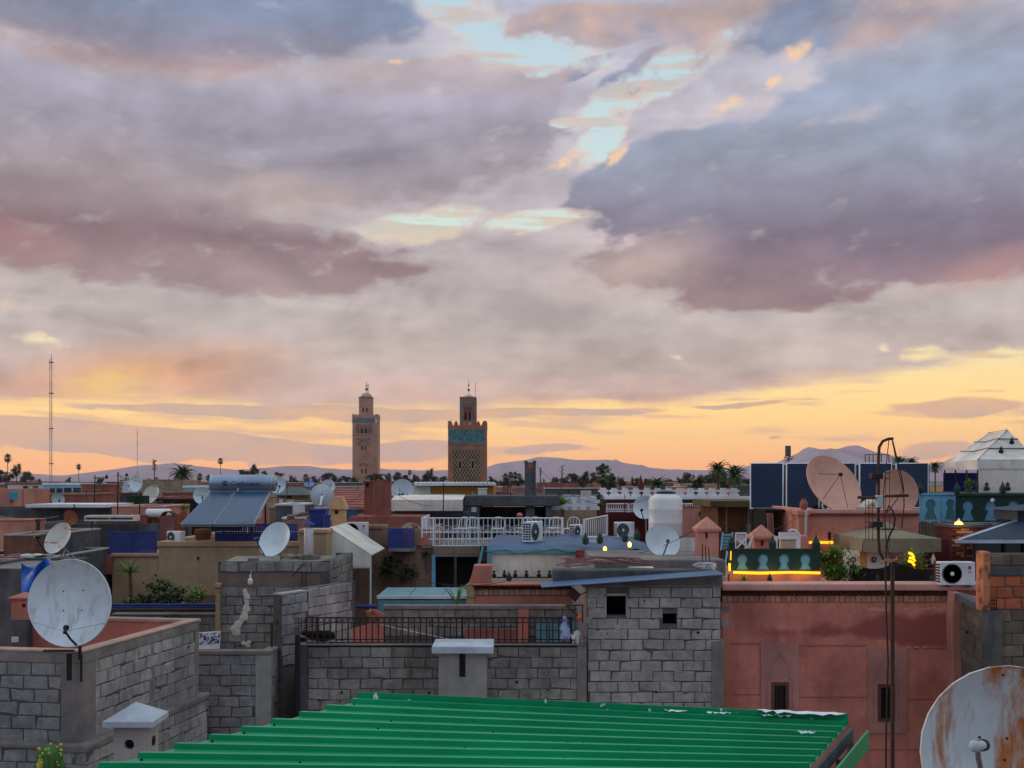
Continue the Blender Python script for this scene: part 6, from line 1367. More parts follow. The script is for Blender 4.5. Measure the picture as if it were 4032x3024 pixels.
MB().pb(3050, 3062, 2112, 2170, 25.2, .05).pb(3134, 3142, 2112, 2170, 25.2, .05).pb(3062, 3134, 2112, 2118, 25.2, .05).build('frame', M_white, wg); MB().pb(3062, 3134, 2118, 2168, 25.23, .02).build('pane', M_glassd, wg)
lattice(wg, 3066, 3140, 2096, 2112, 25.3, M_white, 14, 2, .008)
MB().tube([W(3105, 2090, 25.3)]+[W(3120+28*sin(a*.2), 2090+28*(1-cos(a*.2))-4, 25.3) for a in range(9)]+[W(3147, 2165, 25.3)], .025, 6).build('hoop', M_white, wg)
bl = thing('blue_crate_rack', 'light blue slatted rack leaning beside the tall salmon chimney', 'rack', W(2860, 2170, 25))
for i in range(5): MB().pb(2838+i*1.5, 2878+i*1.5, 2154-i*13, 2163-i*13, 25.0+i*.03, .04).build('slat', M_teal, bl)
MB().tube([W(2838, 2168, 24.98), W(2846, 2096, 25.1)], .015, 5).tube([W(2880, 2165, 24.98), W(2884, 2096, 25.1)], .015, 5).build('side_rail', M_bluel, bl)
MB().tube([W(2884, 2240, 24.2), W(2862, 2170, 24.6), W(2850, 2290, 24.0)], .02, 5).build('ladder_leg', M_bluel, bl)
lantern('dark green cone lantern on the left corner of the lit screen', W(2880, 2164, 23.7), .28); lantern('dark green cone lantern beside the glass cabinet', W(3042, 2164, 23.7), .28); lantern('dark green cone lantern before the salmon light strip', W(3213, 2168, 23.7), .32)
# ================================================================ salmon house carrying two dishes
sa = house('salmon_house', 'salmon house with light strip and two salmon dishes on its roof', 3182, 3618, 2022, 29.0, 5, M_salmon, M_pinkcope, cope_h=16, parapet=.25)
MB().pb(3180, 3620, 2022, 2030, 28.94, .06).build('brick_band', M_brickd, sa)
MB().pb(3145, 3184, 2030, 2180, 28.6, .7).build('corner_pier', M_salmon, sa); MB().pb(3138, 3192, 2008, 2030, 28.55, .8).build('pier_cap', M_salmon, sa, bev=.03)
MB().tube([W(3186, 2136, 28.9), W(3349, 2136, 28.9)], L(5, 28.9), 8).build('light_strip', M_led, sa, smooth=True)
MB().pb(3262, 3272, 2096, 2126, 28.97, .03).build('slot', M_dark, sa)
MB().tube([W(3172, 2110, 28.5), W(3174, 2010, 28.5)], .03, 6).build('down_pipe', M_whited, sa)
MB().prism([(X(3145, 27.8), Z(2166, 27.8)), (X(3188, 27.8), Z(2166, 27.8)), (X(3184, 27.8), Z(2108, 27.8)), (X(3150, 27.8), Z(2108, 27.8))], 27.8, 28.4).build('step_block', M_salmon, sa, bev=.04)
dish('satellite_dish', 'huge salmon painted dish with tripod feed on the salmon house', W(3272, 1915, 30.0), L(127, 30), .48, .52, M_dishs, mast=.75, feed=False, mast_mt=M_iron)
sdd = [o for o in bpy.data.objects if o.name.startswith('satellite_dish')][-1]
hb_ = W(3309, 1868, 29.0)
for q in ((3222, 1866, 29.9), (3240, 1966, 29.6), (3338, 2000, 29.5)): MB().tube([W(*q), hb_], .008, 5).build('feed_strut', M_iron, sdd)
MB().box(hb_.x-.045, hb_.x+.045, hb_.y-.06, hb_.y+.03, hb_.z-.045, hb_.z+.045).build('feed_box', M_black, sdd, bev=.01)
dish('satellite_dish', 'smaller salmon painted dish right of the huge one', W(3527, 1938, 30.2), L(88, 30.2), .18, .18, M_dishs, mast=.65, feed=False, mast_mt=M_iron)
blade_plant('pot_plant', 'dark pot plant between the collectors and the huge salmon dish', W(3210, 2005, 30.0), 26, .3, .03, .3, M_leafd, seed=41, pot=.1)
MB().lathe(W(3165, 2008, 28.8), [(.06, 0), (.11, .1), (.10, .2), (.05, .26), (.06, .3)], 14).build('clay_jar', M_red, smooth=True, label='round clay jar on the salmon corner pier', cat='jar')
cl2 = MB()
for i in range(8): cl2.ball(W(3395+i*9, 2000-6*sin(i*.4)*4, 29.6+.05*i), .1, 6, (1.4, 1, .9))
cl2.build('cloth_bundle', M_cream, smooth=True, label='pale cloth bundle between the two salmon dishes', cat='cloth')
# dark solar collectors on a frame
so = thing('collector_array', 'row of five dark blue flat solar collectors in white frames', 'solar panel', W(3300, 2010, 33))
for (a, b, y1) in ((2954, 3084, 2003), (3096, 3226, 2003), (3238, 3368, 2003), (3384, 3512, 2001), (3528, 3656, 2001)):
    p = [W(a, y1, 33.0), W(b, y1, 33.0), W(b, 1822, 34.1), W(a, 1822, 34.1)]; f_ = quad_slab(*p, .08, 'collector', M_alu, so); up = Vector((0, -.012, .008))
    quad_slab(*[q+up for q in p], .006, 'glass', M_solard, f_, .05)
for px in (2960, 3090, 3232, 3376, 3520, 3650): MB().tube([W(px, 1830, 34.3), W(px, 2090, 34.3)], .025, 5).build('stand', M_black, so); MB().tube([W(px, 2000, 33.1), W(px, 2090, 33.1)], .025, 5).build('stand', M_black, so)
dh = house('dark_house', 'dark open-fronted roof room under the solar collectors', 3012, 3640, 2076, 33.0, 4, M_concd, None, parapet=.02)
ro = thing('roof_room', 'unlit lean-to room between wood shed and salmon pier', 'room', W(3085, 2170, 31.5))
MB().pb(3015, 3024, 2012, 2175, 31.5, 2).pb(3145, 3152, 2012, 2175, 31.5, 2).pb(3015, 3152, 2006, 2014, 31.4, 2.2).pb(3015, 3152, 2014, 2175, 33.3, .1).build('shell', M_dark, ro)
for px in (3022, 3030, 3040): MB().tube([W(px, 2020, 31.4), W(px+4, 2100, 31.4)], .03, 6).build('hung_cloth', M_brown, ro)
MB().tube([W(3107, 2090, 31.3), W(3112, 2060, 31.3), W(3125, 2030, 31.3), W(3150, 2012, 31.3)], .018, 6).build('hose', M_steel, ro)
ws = house('wood_shed', 'brown plank shed with flat eave left of the solar collectors', 2820, 3014, 1996, 36.0, 3, M_wood, None, cat='shed', parapet=.01)
MB().pb(2798, 3020, 1972, 1996, 35.6, 3.6).build('eave', mat('olive_roof', (104, 88, 62), .9, .25, 3, .4), ws)
for i, px in enumerate((2822, 2858, 2945, 2990)): MB().pb(px, px+6, 1996, 2095, 35.95, .06).build('post', M_tan, ws)
for i in range(14): MB().pb(2866+i*10.5, 2875+i*10.5, 2000, 2082, 35.97+.004*(i % 2), .03).build('plank', M_wood, ws)
# ================================================================ tent, screens and gazebo at the right
tn = thing('tent', 'white canvas caravan tent with star ornaments and rust-stained valance', 'tent', W(3900, 1940, 38))
Yf, Yb = 36.0, 40.5
M_tent = rusty('stained_canvas', (216, 214, 208), (196, 142, 100), .56, .72, 1.5, (1.2, 1.2, .5), .9, (170, 130, 100), 1.5)
e0, e1 = W(3849, 1809, Yf), W(4092, 1809, Yf); f0 = W(3722, 1820, 41.0); f1 = Vector((e1.x+.35, 41.0, e1.z))
r0, r1 = W(3966, 1692, 37.6), W(3969, 1692, 37.6); r2 = W(3890, 1704, 40.0); r3 = r2+Vector((.03, 0, 0))
def sag(a, b, c, d, n, name, mt, par, s=.05):
    mb = MB()
    for j in range(n+1):
        for i in range(n+1):
            u_, v_ = i/n, j/n; p = (a*(1-u_)+b*u_)*(1-v_)+(d*(1-u_)+c*u_)*v_; p = p+Vector((0, 0, -s*sin(pi*u_)*.6-s*abs(sin(3*pi*v_))*.8)); mb.v.append(p)
    for j in range(n):
        for i in range(n): q = j*(n+1)+i; mb.f.append([q, q+1, q+n+2, q+n+1])
    return mb.build(name, mt, par, smooth=True)
sag(e0, e1, r1, r0, 12, 'front_roof', M_canvas, tn, .05); sag(f0, e0, r0, r2, 12, 'side_roof', M_tent, tn, .07); sag(f1, f0, r2, r3, 8, 'back_roof', M_canvas, tn); sag(e1, f1, r3, r1, 12, 'side_roof', M_canvas, tn, .05)
vl = L(37, Yf); dn_ = Vector((0, 0, -vl)); MB().add([e0, e1, e1+dn_, e0+dn_], [(0, 3, 2, 1)]).build('valance', M_tent, tn); MB().add([f0, e0, e0+dn_*1.1, f0+dn_*.9], [(0, 3, 2, 1)]).build('valance', M_tent, tn)
MB().pb(3856, 4088, 1842, 1940, Yf+.03, .02).build('wall_cloth', M_canvas, tn)
for k in ((.36, .36), (.68, .68)):
    a, b = e0.lerp(r0, k[0]), e1.lerp(r1, k[0]); MB().tube([a+Vector((0, -.03, 0)), b+Vector((0, -.03, 0))], .018, 5).build('roof_cord', M_black, tn)
    a, b = f0.lerp(r2, k[0]), e0.lerp(r0, k[0]); MB().tube([a+Vector((-.02, -.02, .02)), a.lerp(b, .5)+Vector((-.02, -.02, -.04)), b+Vector((-.02, -.02, .02))], .014, 5).build('roof_cord', M_black, tn)
MB().tube([e0+Vector((0, -.02, .0)), r0+Vector((0, -.02, 0))], .010, 5).tube([r0, r2], .008, 5).build('seam', M_iron, tn)
for px, py, Yq in ((3940, 1774, 36.45), (3982, 1738, 36.95)):
    p = W(px, py, Yq); MB().prism(star_pts(p.x, p.z+.06, .10)[::-1], p.y-.05, p.y-.03).ball((p.x, p.y-.04, p.z-.03), .085, 8, (1, .4, .9)).build('star_ornament', M_black, tn)
for px in (3720, 3762, 3806, 3850): Yq = 40.8-(px-3720)/130*4.6; MB().tube([W(px, 1850, Yq), W(px, 1945, Yq)], .025, 6).build('pole', M_black, tn)
MB().pb(3716, 3850, 1862, 1942, 41.1, .05).build('blue_lining', mat('blue_hanging', (44, 52, 110), .9, .3, 5, .3), tn)
MB().box(X(3700, 36), X(4340, 36), 35.8, 41.4, 0, Z(1942, 36)).build('platform', M_concd, tn)
for px in (3885, 3968): inst('finial', fin, tn, W(px, 1932, 35.9), scale=(1.6, 1.6, 1.6))
bush('tent_plant', 'little green plant at the open side of the tent', W(3820, 1915, 35.5), .22, .2, .25, 220, .05, M_leafb, seed=45, base_z=Z(1945, 35.5))
s1_ = thing('lattice_fence', 'light blue fence panels with keyhole lattices below the palms', 'fence', W(3690, 2050, 30.4))
screen(s1_, 3622, 3704, 1948, 2052, 30.4, (3664,), M_bluel, M_teal, 44, 1966, 2046, sgn=-1); screen(s1_, 3707, 3766, 1948, 2052, 30.4, (3742,), M_bluel, M_teal, 36, 1966, 2046, sgn=-1)
MB().pb(3616, 3768, 1942, 1949, 30.36, .1).build('top_rail', M_bluel, s1_)
for i in range(3): MB().pb(3624+i*50, 3632+i*50, 2052, 2110, 30.4, .06).build('post', M_bluel, s1_)
s2_ = thing('lattice_fence', 'dark green fence with pale keyhole lattices below the tent', 'fence', W(3900, 2056, 30.0))
screen(s2_, 3766, 4300, 1952, 2056, 30.0, (3812, 3902, 3992), M_dgreen, M_bluel, 46, 1972, 2050, sgn=-1); MB().pb(3764, 4300, 1945, 1953, 29.95, .1).build('top_rail', M_dgreen, s2_)
MB().tube([W(3903, 1976, 29.9), W(3912, 1965, 29.9)], .05, 10).build('floodlight', M_white, smooth=True, label='small white floodlight on the dark green fence', cat='floodlight')
for px in (3768, 3948): lantern('dark cone lantern on the rail of the tent fence', W(px, 1946, 29.98), .32, 'cone lanterns on the tent fence')
lantern('dark cone lantern on the rail of the light blue fence', W(3624, 1944, 30.38), .32)
MB().box(X(3616, 30.6), X(4300, 30.6), 30.6, 35.5, 0, Z(2060, 30.6)).build('terrace_block', M_woodg, label='grey boarded terrace block carrying the two keyhole fences', cat='building')
for i in range(12): MB().pb(3622+i*12, 3632+i*12, 2052+rnd(0, 8), 2130, 30.2, .03).build('board', M_woodg, s1_)
bk = thing('brick_pier', 'brown brick pier with a lit lamp beside the gazebo', 'pier', W(3825, 2210, 27))
MB().pb(3748, 3905, 2076, 2260, 27.0, 1).build('core', M_brickd, bk); bmm = MB().box(-.1, .1, -.012, .02, -.026, .026).mesh('brick', M_brickd); bmm2 = MB().box(-.1, .1, -.012, .02, -.026, .026).mesh('brick', M_brickt)
for k in range(13):
    for i in range(5):
        x = X(3748, 27)+.1+(i+(k % 2)*.5)*.21
        if x < X(3905, 27)-.1: inst('brick', random.choice((bmm, bmm, bmm2)), bk, (x, 26.99, Z(2080, 27)-.03-k*.064))
MB().pb(3742, 3910, 2066, 2077, 26.95, 1.1).build('cap', M_concd, bk)
l_ = thing('lamp', 'dome lamp shining yellow on the brown brick pier', 'lamp', W(3775, 2066, 27)); c = W(3775, 2066, 27.1)
MB().lathe(c, [(.10, 0), (.09, .05), (.03, .09)], 16).build('globe', M_lamp, l_, smooth=True); MB().lathe(c+Vector((0, 0, .09)), [(.03, 0), (.035, .03), (.005, .07)], 12).build('cap', M_dishg, l_, smooth=True)
pl_ = bpy.data.lights.new('lamp_light', 'POINT'); pl_.energy = 4; pl_.color = (1, .62, .22); pl_.shadow_soft_size = .08; lo = bpy.data.objects.new('lamp_light', pl_); COL.objects.link(lo); lo.parent = l_; lo.location = (0, -.25, .12)
gz = thing('gazebo', 'grey-blue metal gazebo with raised lantern roof and glazed sides', 'gazebo', W(4032, 2210, 25.5))
a = [W(3772, 2128, 24.6), Vector((X(4450, 24.6), 24.6, Z(2128, 24.6))), Vector((X(4450, 24.6), 28.2, Z(2128, 24.6))), Vector((X(3800, 27.2), 27.2, Z(2128, 24.6)))]
zt_ = Z(2048, 26); tp_ = [Vector((X(3980, 26), 25.7, zt_)), Vector((X(4240, 26), 25.7, zt_)), Vector((X(4240, 26), 27.1, zt_)), Vector((X(3990, 27), 27.0, zt_))]
M_gz = mat('slate_metal', (50, 64, 80), .7, .1, 3, .05)
for i in range(4): j = (i+1) % 4; quad_slab(a[i], a[j], tp_[j], tp_[i], .03, 'roof_panel', M_gz, gz)
for i in range(4): MB().tube([a[i], tp_[i]], .035, 6).build('hip_trim', M_alu, gz)
MB().box(a[0].x-.02, a[1].x, 24.56, 24.62, a[0].z-.06, a[0].z+.01).build('eave', M_alu, gz); MB().box(a[0].x-.03, a[0].x+.03, 24.6, 24.7, a[0].z-.06, a[0].z+.008).build('eave', M_alu, gz)
MB().box(tp_[0].x+.05, tp_[1].x-.05, 25.76, 27.04, zt_, Z(2008, 26)).build('lantern_wall', M_gz, gz); MB().hip(tp_[0].x-.12, tp_[1].x+.12, 25.5, 27.3, Z(2008, 26), Z(1985, 26), tp_[0].x+.6, tp_[1].x-.6).build('lantern_roof', M_gz, gz)
for px in (3800, 3835, 3955, 4032): MB().tube([W(px, 2132, 24.9), W(px, 2230, 24.9)], .03, 4).build('post', M_black, gz)
MB().pb(3836, 3954, 2136, 2230, 24.95, .01).pb(3956, 4031, 2136, 2230, 24.95, .01).build('glazing', M_glassd, gz)
lm = MB(); lm.box(X(3638, 22.6), X(4450, 22.6), 24.8, 29.9, 0, Z(2260, 25)).build('terrace_floor_block', M_brickd, label='dark terrace floor under the gazebo and brick pier', cat='building')
# ================================================================ rooftops at the left
M_asb = mat('asbestos_sheet', (150, 144, 136), .9, .2, 3, .4, streak=.2)
bl_ = house('block_shed', 'grey block sheds below the rusty dish with patched roofs', 105, 640, 2062, 33.0, 3, M_concd, None, parapet=.1)
house('salmon_wall_house', 'salmon painted house corner left of the rusty dish', -120, 106, 2052, 31.0, 1.2, M_salmon, M_terra, cope_h=6)
house('rust_shed', 'rust-brown plank hutch under the salmon wall', 14, 130, 2112, 28.5, 2, mat('rusty_panel', (122, 82, 68), .9, .3, 3, .4, streak=.3), M_asb, cat='shed', parapet=.05)
house('cement_shed', 'small grey cement shed beside the rust-brown hutch', 128, 285, 2100, 29.5, 2, M_concd, M_asb, cat='shed', parapet=.05)
house('grey_flat_house', 'grey flat roof strewn with rubble under the rusty dish', -250, 170, 2208, 26.0, 4.5, M_concd, M_asb, parapet=.15)
r = random.Random(31)
for i, (px, py, mt, nm, lb, ct) in enumerate(((40, 2196, M_red, 'brick_pile', 'small heap of red bricks on the rubble roof', 'bricks'), (118, 2190, M_whited, 'rags', 'white rags lying on the rubble roof', 'rags'), (165, 2192, M_black_cloth, 'tyre_heap', 'black crumpled plastic on the rubble roof', 'plastic'))):
    q = MB()
    for k in range(7): q.ball(W(px+r.uniform(-30, 30), py+r.uniform(-3, 5), 26.8), r.uniform(.05, .1), 5, (1.7, 1, .6))
    q.build(nm, mt, label=lb, cat=ct, smooth=True)
M_rd3 = rusty('ochre_streak_dish', (214, 218, 206), (196, 128, 60), .57, .63, 3, (.8, .8, 2.2), .5, (150, 92, 40), 8.5)
dish('satellite_dish', 'white dish with a band of orange rust above the left rubble roof', W(234, 2122, 25.5), L(66, 25.5), -.5, .45, M_rd3, mast=.55, feed_side=-.5, tripod=True)
gw = house('grey_lean_wall', 'dark grey rendered wall left of the large dish', -200, 104, 2240, 20.6, 3, M_concd, None, cat='wall', parapet=.05)
tb = MB(); n = 14
for j in range(n+1):
    for i in range(n+1):
        t, s = i/n, j/n; px = 84+(200-84)*t-30*s*(t > .5)*(t-.5); py = 2216+18*sin(t*5)+s*(135-30*t); tb.v.append(W(px, py, 20.2-.25*s+.12*sin(t*9+s*4)))
for j in range(n):
    for i in range(n): q = j*(n+1)+i; tb.f.append([q, q+1, q+n+2, q+n+1])
tb.build('tarpaulin', mat('bright_blue_tarp', (24, 98, 190), .5, .25, 4, .5), smooth=True, label='bright blue tarpaulin draped over the grey wall behind the large dish', cat='tarpaulin')
chimney('squat terracotta chimney with pyramid cap behind the large dish', 44, 124, 2360, 2440, 18.6, M_terra, 'pyramid', roof_y=2334, slot=(86, 100, 2378, 2392), over=10)
house('orange_parapet_house', 'orange terrace parapet with dark green hedge below the white dish', 440, 640, 1998, 36.0, 3, M_salmon, M_pinkcope, cope_h=6, parapet=.2)
MB().pb(500, 566, 1952, 1990, 39, .6).build('hedge_box', mat('artificial_hedge', (26, 52, 32), .95, .4, 12, .8), label='dark green clipped hedge box behind the orange parapet', cat='hedge')
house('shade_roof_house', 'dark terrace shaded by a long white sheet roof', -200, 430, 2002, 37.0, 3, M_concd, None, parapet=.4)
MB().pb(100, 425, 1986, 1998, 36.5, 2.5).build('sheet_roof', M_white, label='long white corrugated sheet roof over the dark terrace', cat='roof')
MB().pb(332, 528, 2030, 2038, 32.2, .5).pb(332, 528, 2046, 2052, 32.2, .5).pb(332, 336, 2038, 2046, 32.2, .5).pb(524, 528, 2038, 2046, 32.2, .5).pb(428, 432, 2038, 2046, 32.2, .5).pb(336, 524, 2038, 2046, 32.5, .1).build('light_box', M_canvas, label='long pale framed light box on the grey sheds', cat='light box')
for px, y0, y1, Yq in ((463, 1858, 2040, 34), (290, 1985, 2080, 33), (372, 1870, 1990, 40), (549, 1940, 2040, 34), (360, 2055, 2185, 31), (1745, 1905, 2020, 37)):
    MB().tube([W(px, y1, Yq), W(px+2, y0, Yq)], .02, 6).tube([W(px-8, y0+14, Yq), W(px+9, y0+12, Yq)], .008, 4).build('aerial_mast', M_black, label='thin dark aerial mast rising from the rooftops', cat='mast', group='thin aerial masts on the roofs')
tk = MB().lathe(W(625, 2020, 33.5), [(.02, -L(50, 33)), (L(14, 33), -L(49, 33)), (L(17, 33), -L(44, 33)), (L(17, 33), L(44, 33)), (L(14, 33), L(49, 33)), (.02, L(50, 33))], 24, 'x'); tk.build('white_drum', M_poly, smooth=True, label='white drum lying on its side beside the maroon chimney', cat='drum')
chimney('maroon chimney with arched iron cap left of the solar heater', 632, 684, 2034, 2150, 30.9, mat('maroon_plaster', (136, 84, 80), .93, .2, 2, .4, streak=.2), 'arch', over=2)
ac_unit('white air conditioner facing sideways beside the maroon chimney', 646, 726, 2092, 2142, 30.6, yaw=-.5, logo=False)
M_rb = rusty('red_brown_dish', (150, 84, 56), (110, 60, 40), .5, .6, 3, (1, 1, 1), .7)
dish('satellite_dish', 'red-brown painted dish standing edge-on among the grey sheds', W(276, 2038, 32.0), L(30, 32), 1.0, .2, M_rb, mast=.4, feed=False)
br_ = MB().lathe(W(800, 2125, 31.5), [(.2, 0), (.24, .2), (.22, .3), (.2, .3)], 18)
for p in br_.v: p.x += 0
br_.build('wicker_basket', mat('wicker', (140, 84, 50), .9, .3, 20, .6), label='brown wicker basket chair under the solar collectors', cat='basket')
br2 = MB().pp([(692, 2030), (730, 2010), (742, 2068), (730, 2100), (690, 2095)], 31.6, .1); br2.build('rusty_sheet', mat('orange_rust', (160, 92, 56), .85, .3, 6, .4), label='curled rusty metal sheet leaning left of the collectors', cat='sheet')
blade_plant('pot_plant', 'yellowish pot plant behind the left collector', W(722, 2010, 32.3), 30, .35, .03, .4, M_yucca, seed=51, pot=.12)
G2 = 'far white dishes'
def fd(label, px, py, rpx, Y, yaw, pitch=.15, mt=None, **k): return dish('satellite_dish', label, W(px, py, Y), L(rpx, Y), yaw, pitch, mt or M_dish, mast=k.pop('mast', L(rpx, Y)*1.3), **k)
fd('white dish beside the standing person', 537, 1905, 34, 80, -.4)
M_rd4 = rusty('grime_dish', (206, 206, 190), (150, 132, 100), .53, .64, 2.5, (.8, .8, 1.5), .5, (120, 96, 70), 3)
fd('cream dish with grimy centre above the orange parapet', 598, 1948, 40, 42, -.5, .4, mt=M_rd4, feed_side=-.4)
fd('grey dish beside the long sheet roof', 228, 1966, 25, 46, .6, mt=M_dishg)
fd('white dish showing behind the end of the solar tank', 1088, 1908, 36, 45, .5)
fd('white dish half hidden behind the left collector', 796, 1952, 34, 44, .3)
fd('cream dish under the right collector', 1006, 2018, 26, 32.5, .7, mt=M_rd4, feed=False)
fd('grey mesh dish seen from behind above the blue hutch', 1268, 1950, 45, 36, .2, mt=M_dishg, back=True, feed=False)
bk_ = [o for o in bpy.data.objects if o.name.startswith('satellite_dish')][-1]
MB().tube([W(1268, 1985, 35.8), W(1266, 1955, 35.6), W(1262, 1990, 35.4)], .03, 6).tube([W(1258, 1990, 35.5), W(1275, 1950, 35.6)], .03, 6).build('back_frame', M_white, bk_)
fd('white dish with scrawled black marks behind the grey mesh dish', 1293, 1914, 26, 48, .2)
lg_ = [o for o in bpy.data.objects if o.name.startswith('satellite_dish')][-1]
mk = MB()
for s_ in (-1, 1):
    for i in range(10): a0_, a1_ = 2*pi*i/10, 2*pi*(i+1)/10; p = W(1293+s_*8, 1912, 47.55); mk.tube([p+Vector((.06*cos(a0_), 0, .06*sin(a0_))), p+Vector((.06*cos(a1_), 0, .06*sin(a1_)))], .014, 4)
mk.build('scrawl', M_black, lg_)
fd('small blue dish tipped to the sky', 1218, 1908, 20, 60, 0, 1.0, mt=mat('blue_dish', (110, 150, 200), .5, .1, 4, .02))
fd('round white dish behind the canvas awning', 1584, 1930, 43, 42, .1, feed=False)
fd('white dish lying low behind the grey concrete kitchen', 1885, 1945, 30, 44, .3, 1.0, feed=False)
# ================================================================ middle distance
ca = thing('canvas_awning', 'long off-white canvas awning with black scalloped hem beside the round dish', 'awning', W(1678, 2030, 38.5))
MB().pb(1537, 1822, 1968, 2012, 38.5, .03).build('front_cloth', M_canvas, ca); a, b = W(1537, 1968, 38.5), W(1822, 1968, 38.5); MB().add([a, b, b+Vector((0, 2.2, .15)), a+Vector((0, 2.2, .15))], [(0, 1, 2, 3)]).build('roof_cloth', M_canvas, ca)
sm = MB()
for i in range(24): px = 1560+i*11; sm.lathe(W(px, 2016, 38.48), [(.001, -.01), (.05, -.01), (.05, .01)], 8, 'y')
sm.build('hem_discs', M_black, ca)
for px in (1542, 1675, 1818): MB().tube([W(px, 2010, 38.6), W(px, 2060, 38.6)], .025, 6).build('post', M_black, ca)
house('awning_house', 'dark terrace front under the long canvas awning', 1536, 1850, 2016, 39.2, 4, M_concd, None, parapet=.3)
oh = house('ochre_house', 'ochre house under a white corrugated roof before the tiled minaret', 1690, 1945, 1914, 44.0, 4, M_ochre, None, parapet=.02)
MB().pb(1630, 1946, 1902, 1912, 43.6, 4.6).build('roof_sheet', M_white, oh)
for i in range(20): MB().tube([W(1632+i*16, 1901, 43.6), W(1632+i*16, 1901, 43.6)+Vector((0, 4.6, 0))], .03, 6).build('roof_rib', M_white, oh)
MB().pb(1625, 1695, 1914, 1970, 43.9, .1).build('side_canvas', M_canvas, oh); MB().pb(1655, 1815, 1946, 1962, 42.5, 1).build('counter_top', M_steel, oh)
bush('pot_reeds', 'small reeds in front of the round white dish', W(1580, 1960, 40.5), .3, .2, .2, 90, .05, M_leaf, seed=61, base_z=Z(1985, 40.5), long=3)
kc = thing('concrete_kitchen', 'grey concrete roof kitchen with tall chimney and flat slab', 'kitchen', W(2010, 2030, 40))
MB().pb(1824, 2205, 1952, 1992, 40, 3.2).build('slab', M_concd, kc, bev=.03); MB().pb(1826, 1888, 1992, 2200, 40.1, 3).pb(2150, 2172, 1992, 2200, 40.1, 3).pb(2070, 2105, 1992, 2200, 40.2, .4).pb(1888, 2150, 1996, 2200, 42.8, .2).build('wall', M_concd, kc)
MB().pb(1856, 1876, 1996, 2016, 40.06, .03).build('vent', M_cream, kc)
sh_ = MB().pb(2066, 2110, 1820, 1954, 40.4, .42); sh_.build('chimney', M_concd, kc, bev=.03)
for a in (2064, 2098): MB().pb(a, a+14, 1814, 1822, 40.36, .5).build('chimney_horn', M_concd, kc)
MB().pb(2078, 2098, 1826, 1846, 40.38, .05).build('chimney_mark', M_red, kc)
MB().ball(W(2046, 2028, 39.2), .09, 8, (1.2, 1, .9)).build('clay_pot', M_terra, smooth=True, label='orange clay pot on the terrace before the concrete kitchen', cat='pot')
blade_plant('agave', 'large green agave beside the concrete kitchen chimney', W(2205, 1990, 41.5), 60, .75, .05, .45, M_yucca, seed=63, up=.5)
# white crenellated terrace
wc = house('white_crenel_house', 'maroon house with white stepped crenellations and balcony', 2300, 2960, 1966, 52.0, 5, M_maroon, None, parapet=.02)
MB().pb(2296, 2962, 1954, 1966, 51.9, .4).build('white_band', M_white, wc)
cren = MB().box(-.22, .22, 0, .16, 0, .10).box(-.15, .15, 0, .16, .10, .2).box(-.23, .23, 0, .16, .2, .3).box(-.12, .12, 0, .16, .3, .38).mesh('merlon', M_white)
for i in range(13): inst('merlon', cren, wc, W(2376+i*43, 1954, 51.95))
MB().pb(2390, 2780, 2014, 2016, 50.5, 1.2).build('balcony_slab', M_conc, wc)
wr_ = thing('balcony_railing', 'white balcony railing below the crenellated maroon wall', 'railing', W(2580, 2016, 50.4))
rails(wr_, W(2390, 2014, 50.4), W(2780, 2014, 50.4), 44, M_white, (0, .1, L(30, 50.4)), .02, posts=(0, .22, .48, .8, 1))
MB().pb(2290, 2328, 1932, 1996, 47, .4).build('cream_pillar', M_cream, label='cream box pillar beside the big agave', cat='pillar'); MB().pb(2334, 2352, 1970, 2008, 46, .3).build('white_pillar', M_canvas, label='short white pillar beside the crenellated house', cat='pillar')
pw = thing('planter_wall', 'tan wall with small white crenels beside the concrete kitchen', 'wall', W(2260, 2030, 43)); MB().pb(2172, 2350, 2008, 2100, 43, .3).build('wall', M_tan, pw)
for i in range(5): inst('merlon', cren, pw, W(2190+i*36, 2008, 43.02), scale=(1.2, 1, 1.3))
MB().pb(2215, 2280, 1950, 1996, 45, .2).build('blue_painting', mat('blue_white_wall', (150, 176, 204), .8, .3, 3, .2), label='blue and white painted panel behind the small crenels', cat='panel')
px_ = thing('closed_parasol', 'closed dark red parasol standing behind the crenellated wall', 'parasol', W(2523, 1960, 54)); c = W(2523, 1960, 54)
MB().lathe(c, [(.02, .02), (.16, .15), (.2, .3), (.12, .75), (.02, 1.05)], 12).build('cloth', M_maroon, px_, smooth=True); MB().tube([c-Vector((0, 0, .6)), c+Vector((0, 0, 1.1))], .025, 6).build('pole', M_wood, px_)
rr_ = thing('red_slat_roof', 'pinkish sloping slatted roof left of the terracotta chimneys', 'roof', W(1370, 1990, 46)); a, b, c_, d_ = W(1306, 2000, 45), W(1440, 2000, 45), W(1440, 1925, 50), W(1306, 1925, 50); quad_slab(a, b, c_, d_, .05, 'sheet', mat('faded_red_sheet', (176, 112, 100), .8, .15, 3, .3), rr_)
for i in range(9): t = i/8; MB().tube([a.lerp(d_, t)+Vector((0, 0, .04)), b.lerp(c_, t)+Vector((0, 0, .04))], .03, 4).build('batten', M_red, rr_)
MB().box(a.x, b.x, 45.2, 50, 0, a.z-.1).build('wall', M_brown, rr_)
gg = thing('green_gable_roof', 'dark green hipped kiosk roof among the far terraces', 'roof', W(1160, 1960, 62)); MB().hip(X(1080, 62), X(1235, 62), 60.5, 64.5, Z(1948, 62), Z(1918, 62), X(1135, 62), X(1180, 62)).build('roof', mat('grey_green_sheet', (74, 92, 90), .6, .15, 3, .1), gg); MB().pb(1090, 1225, 1948, 2100, 61, 3).build('wall', M_tan, gg)
MB().pb(1130, 1148, 1952, 1962, 60.95, .06).build('window', M_glassd, gg)
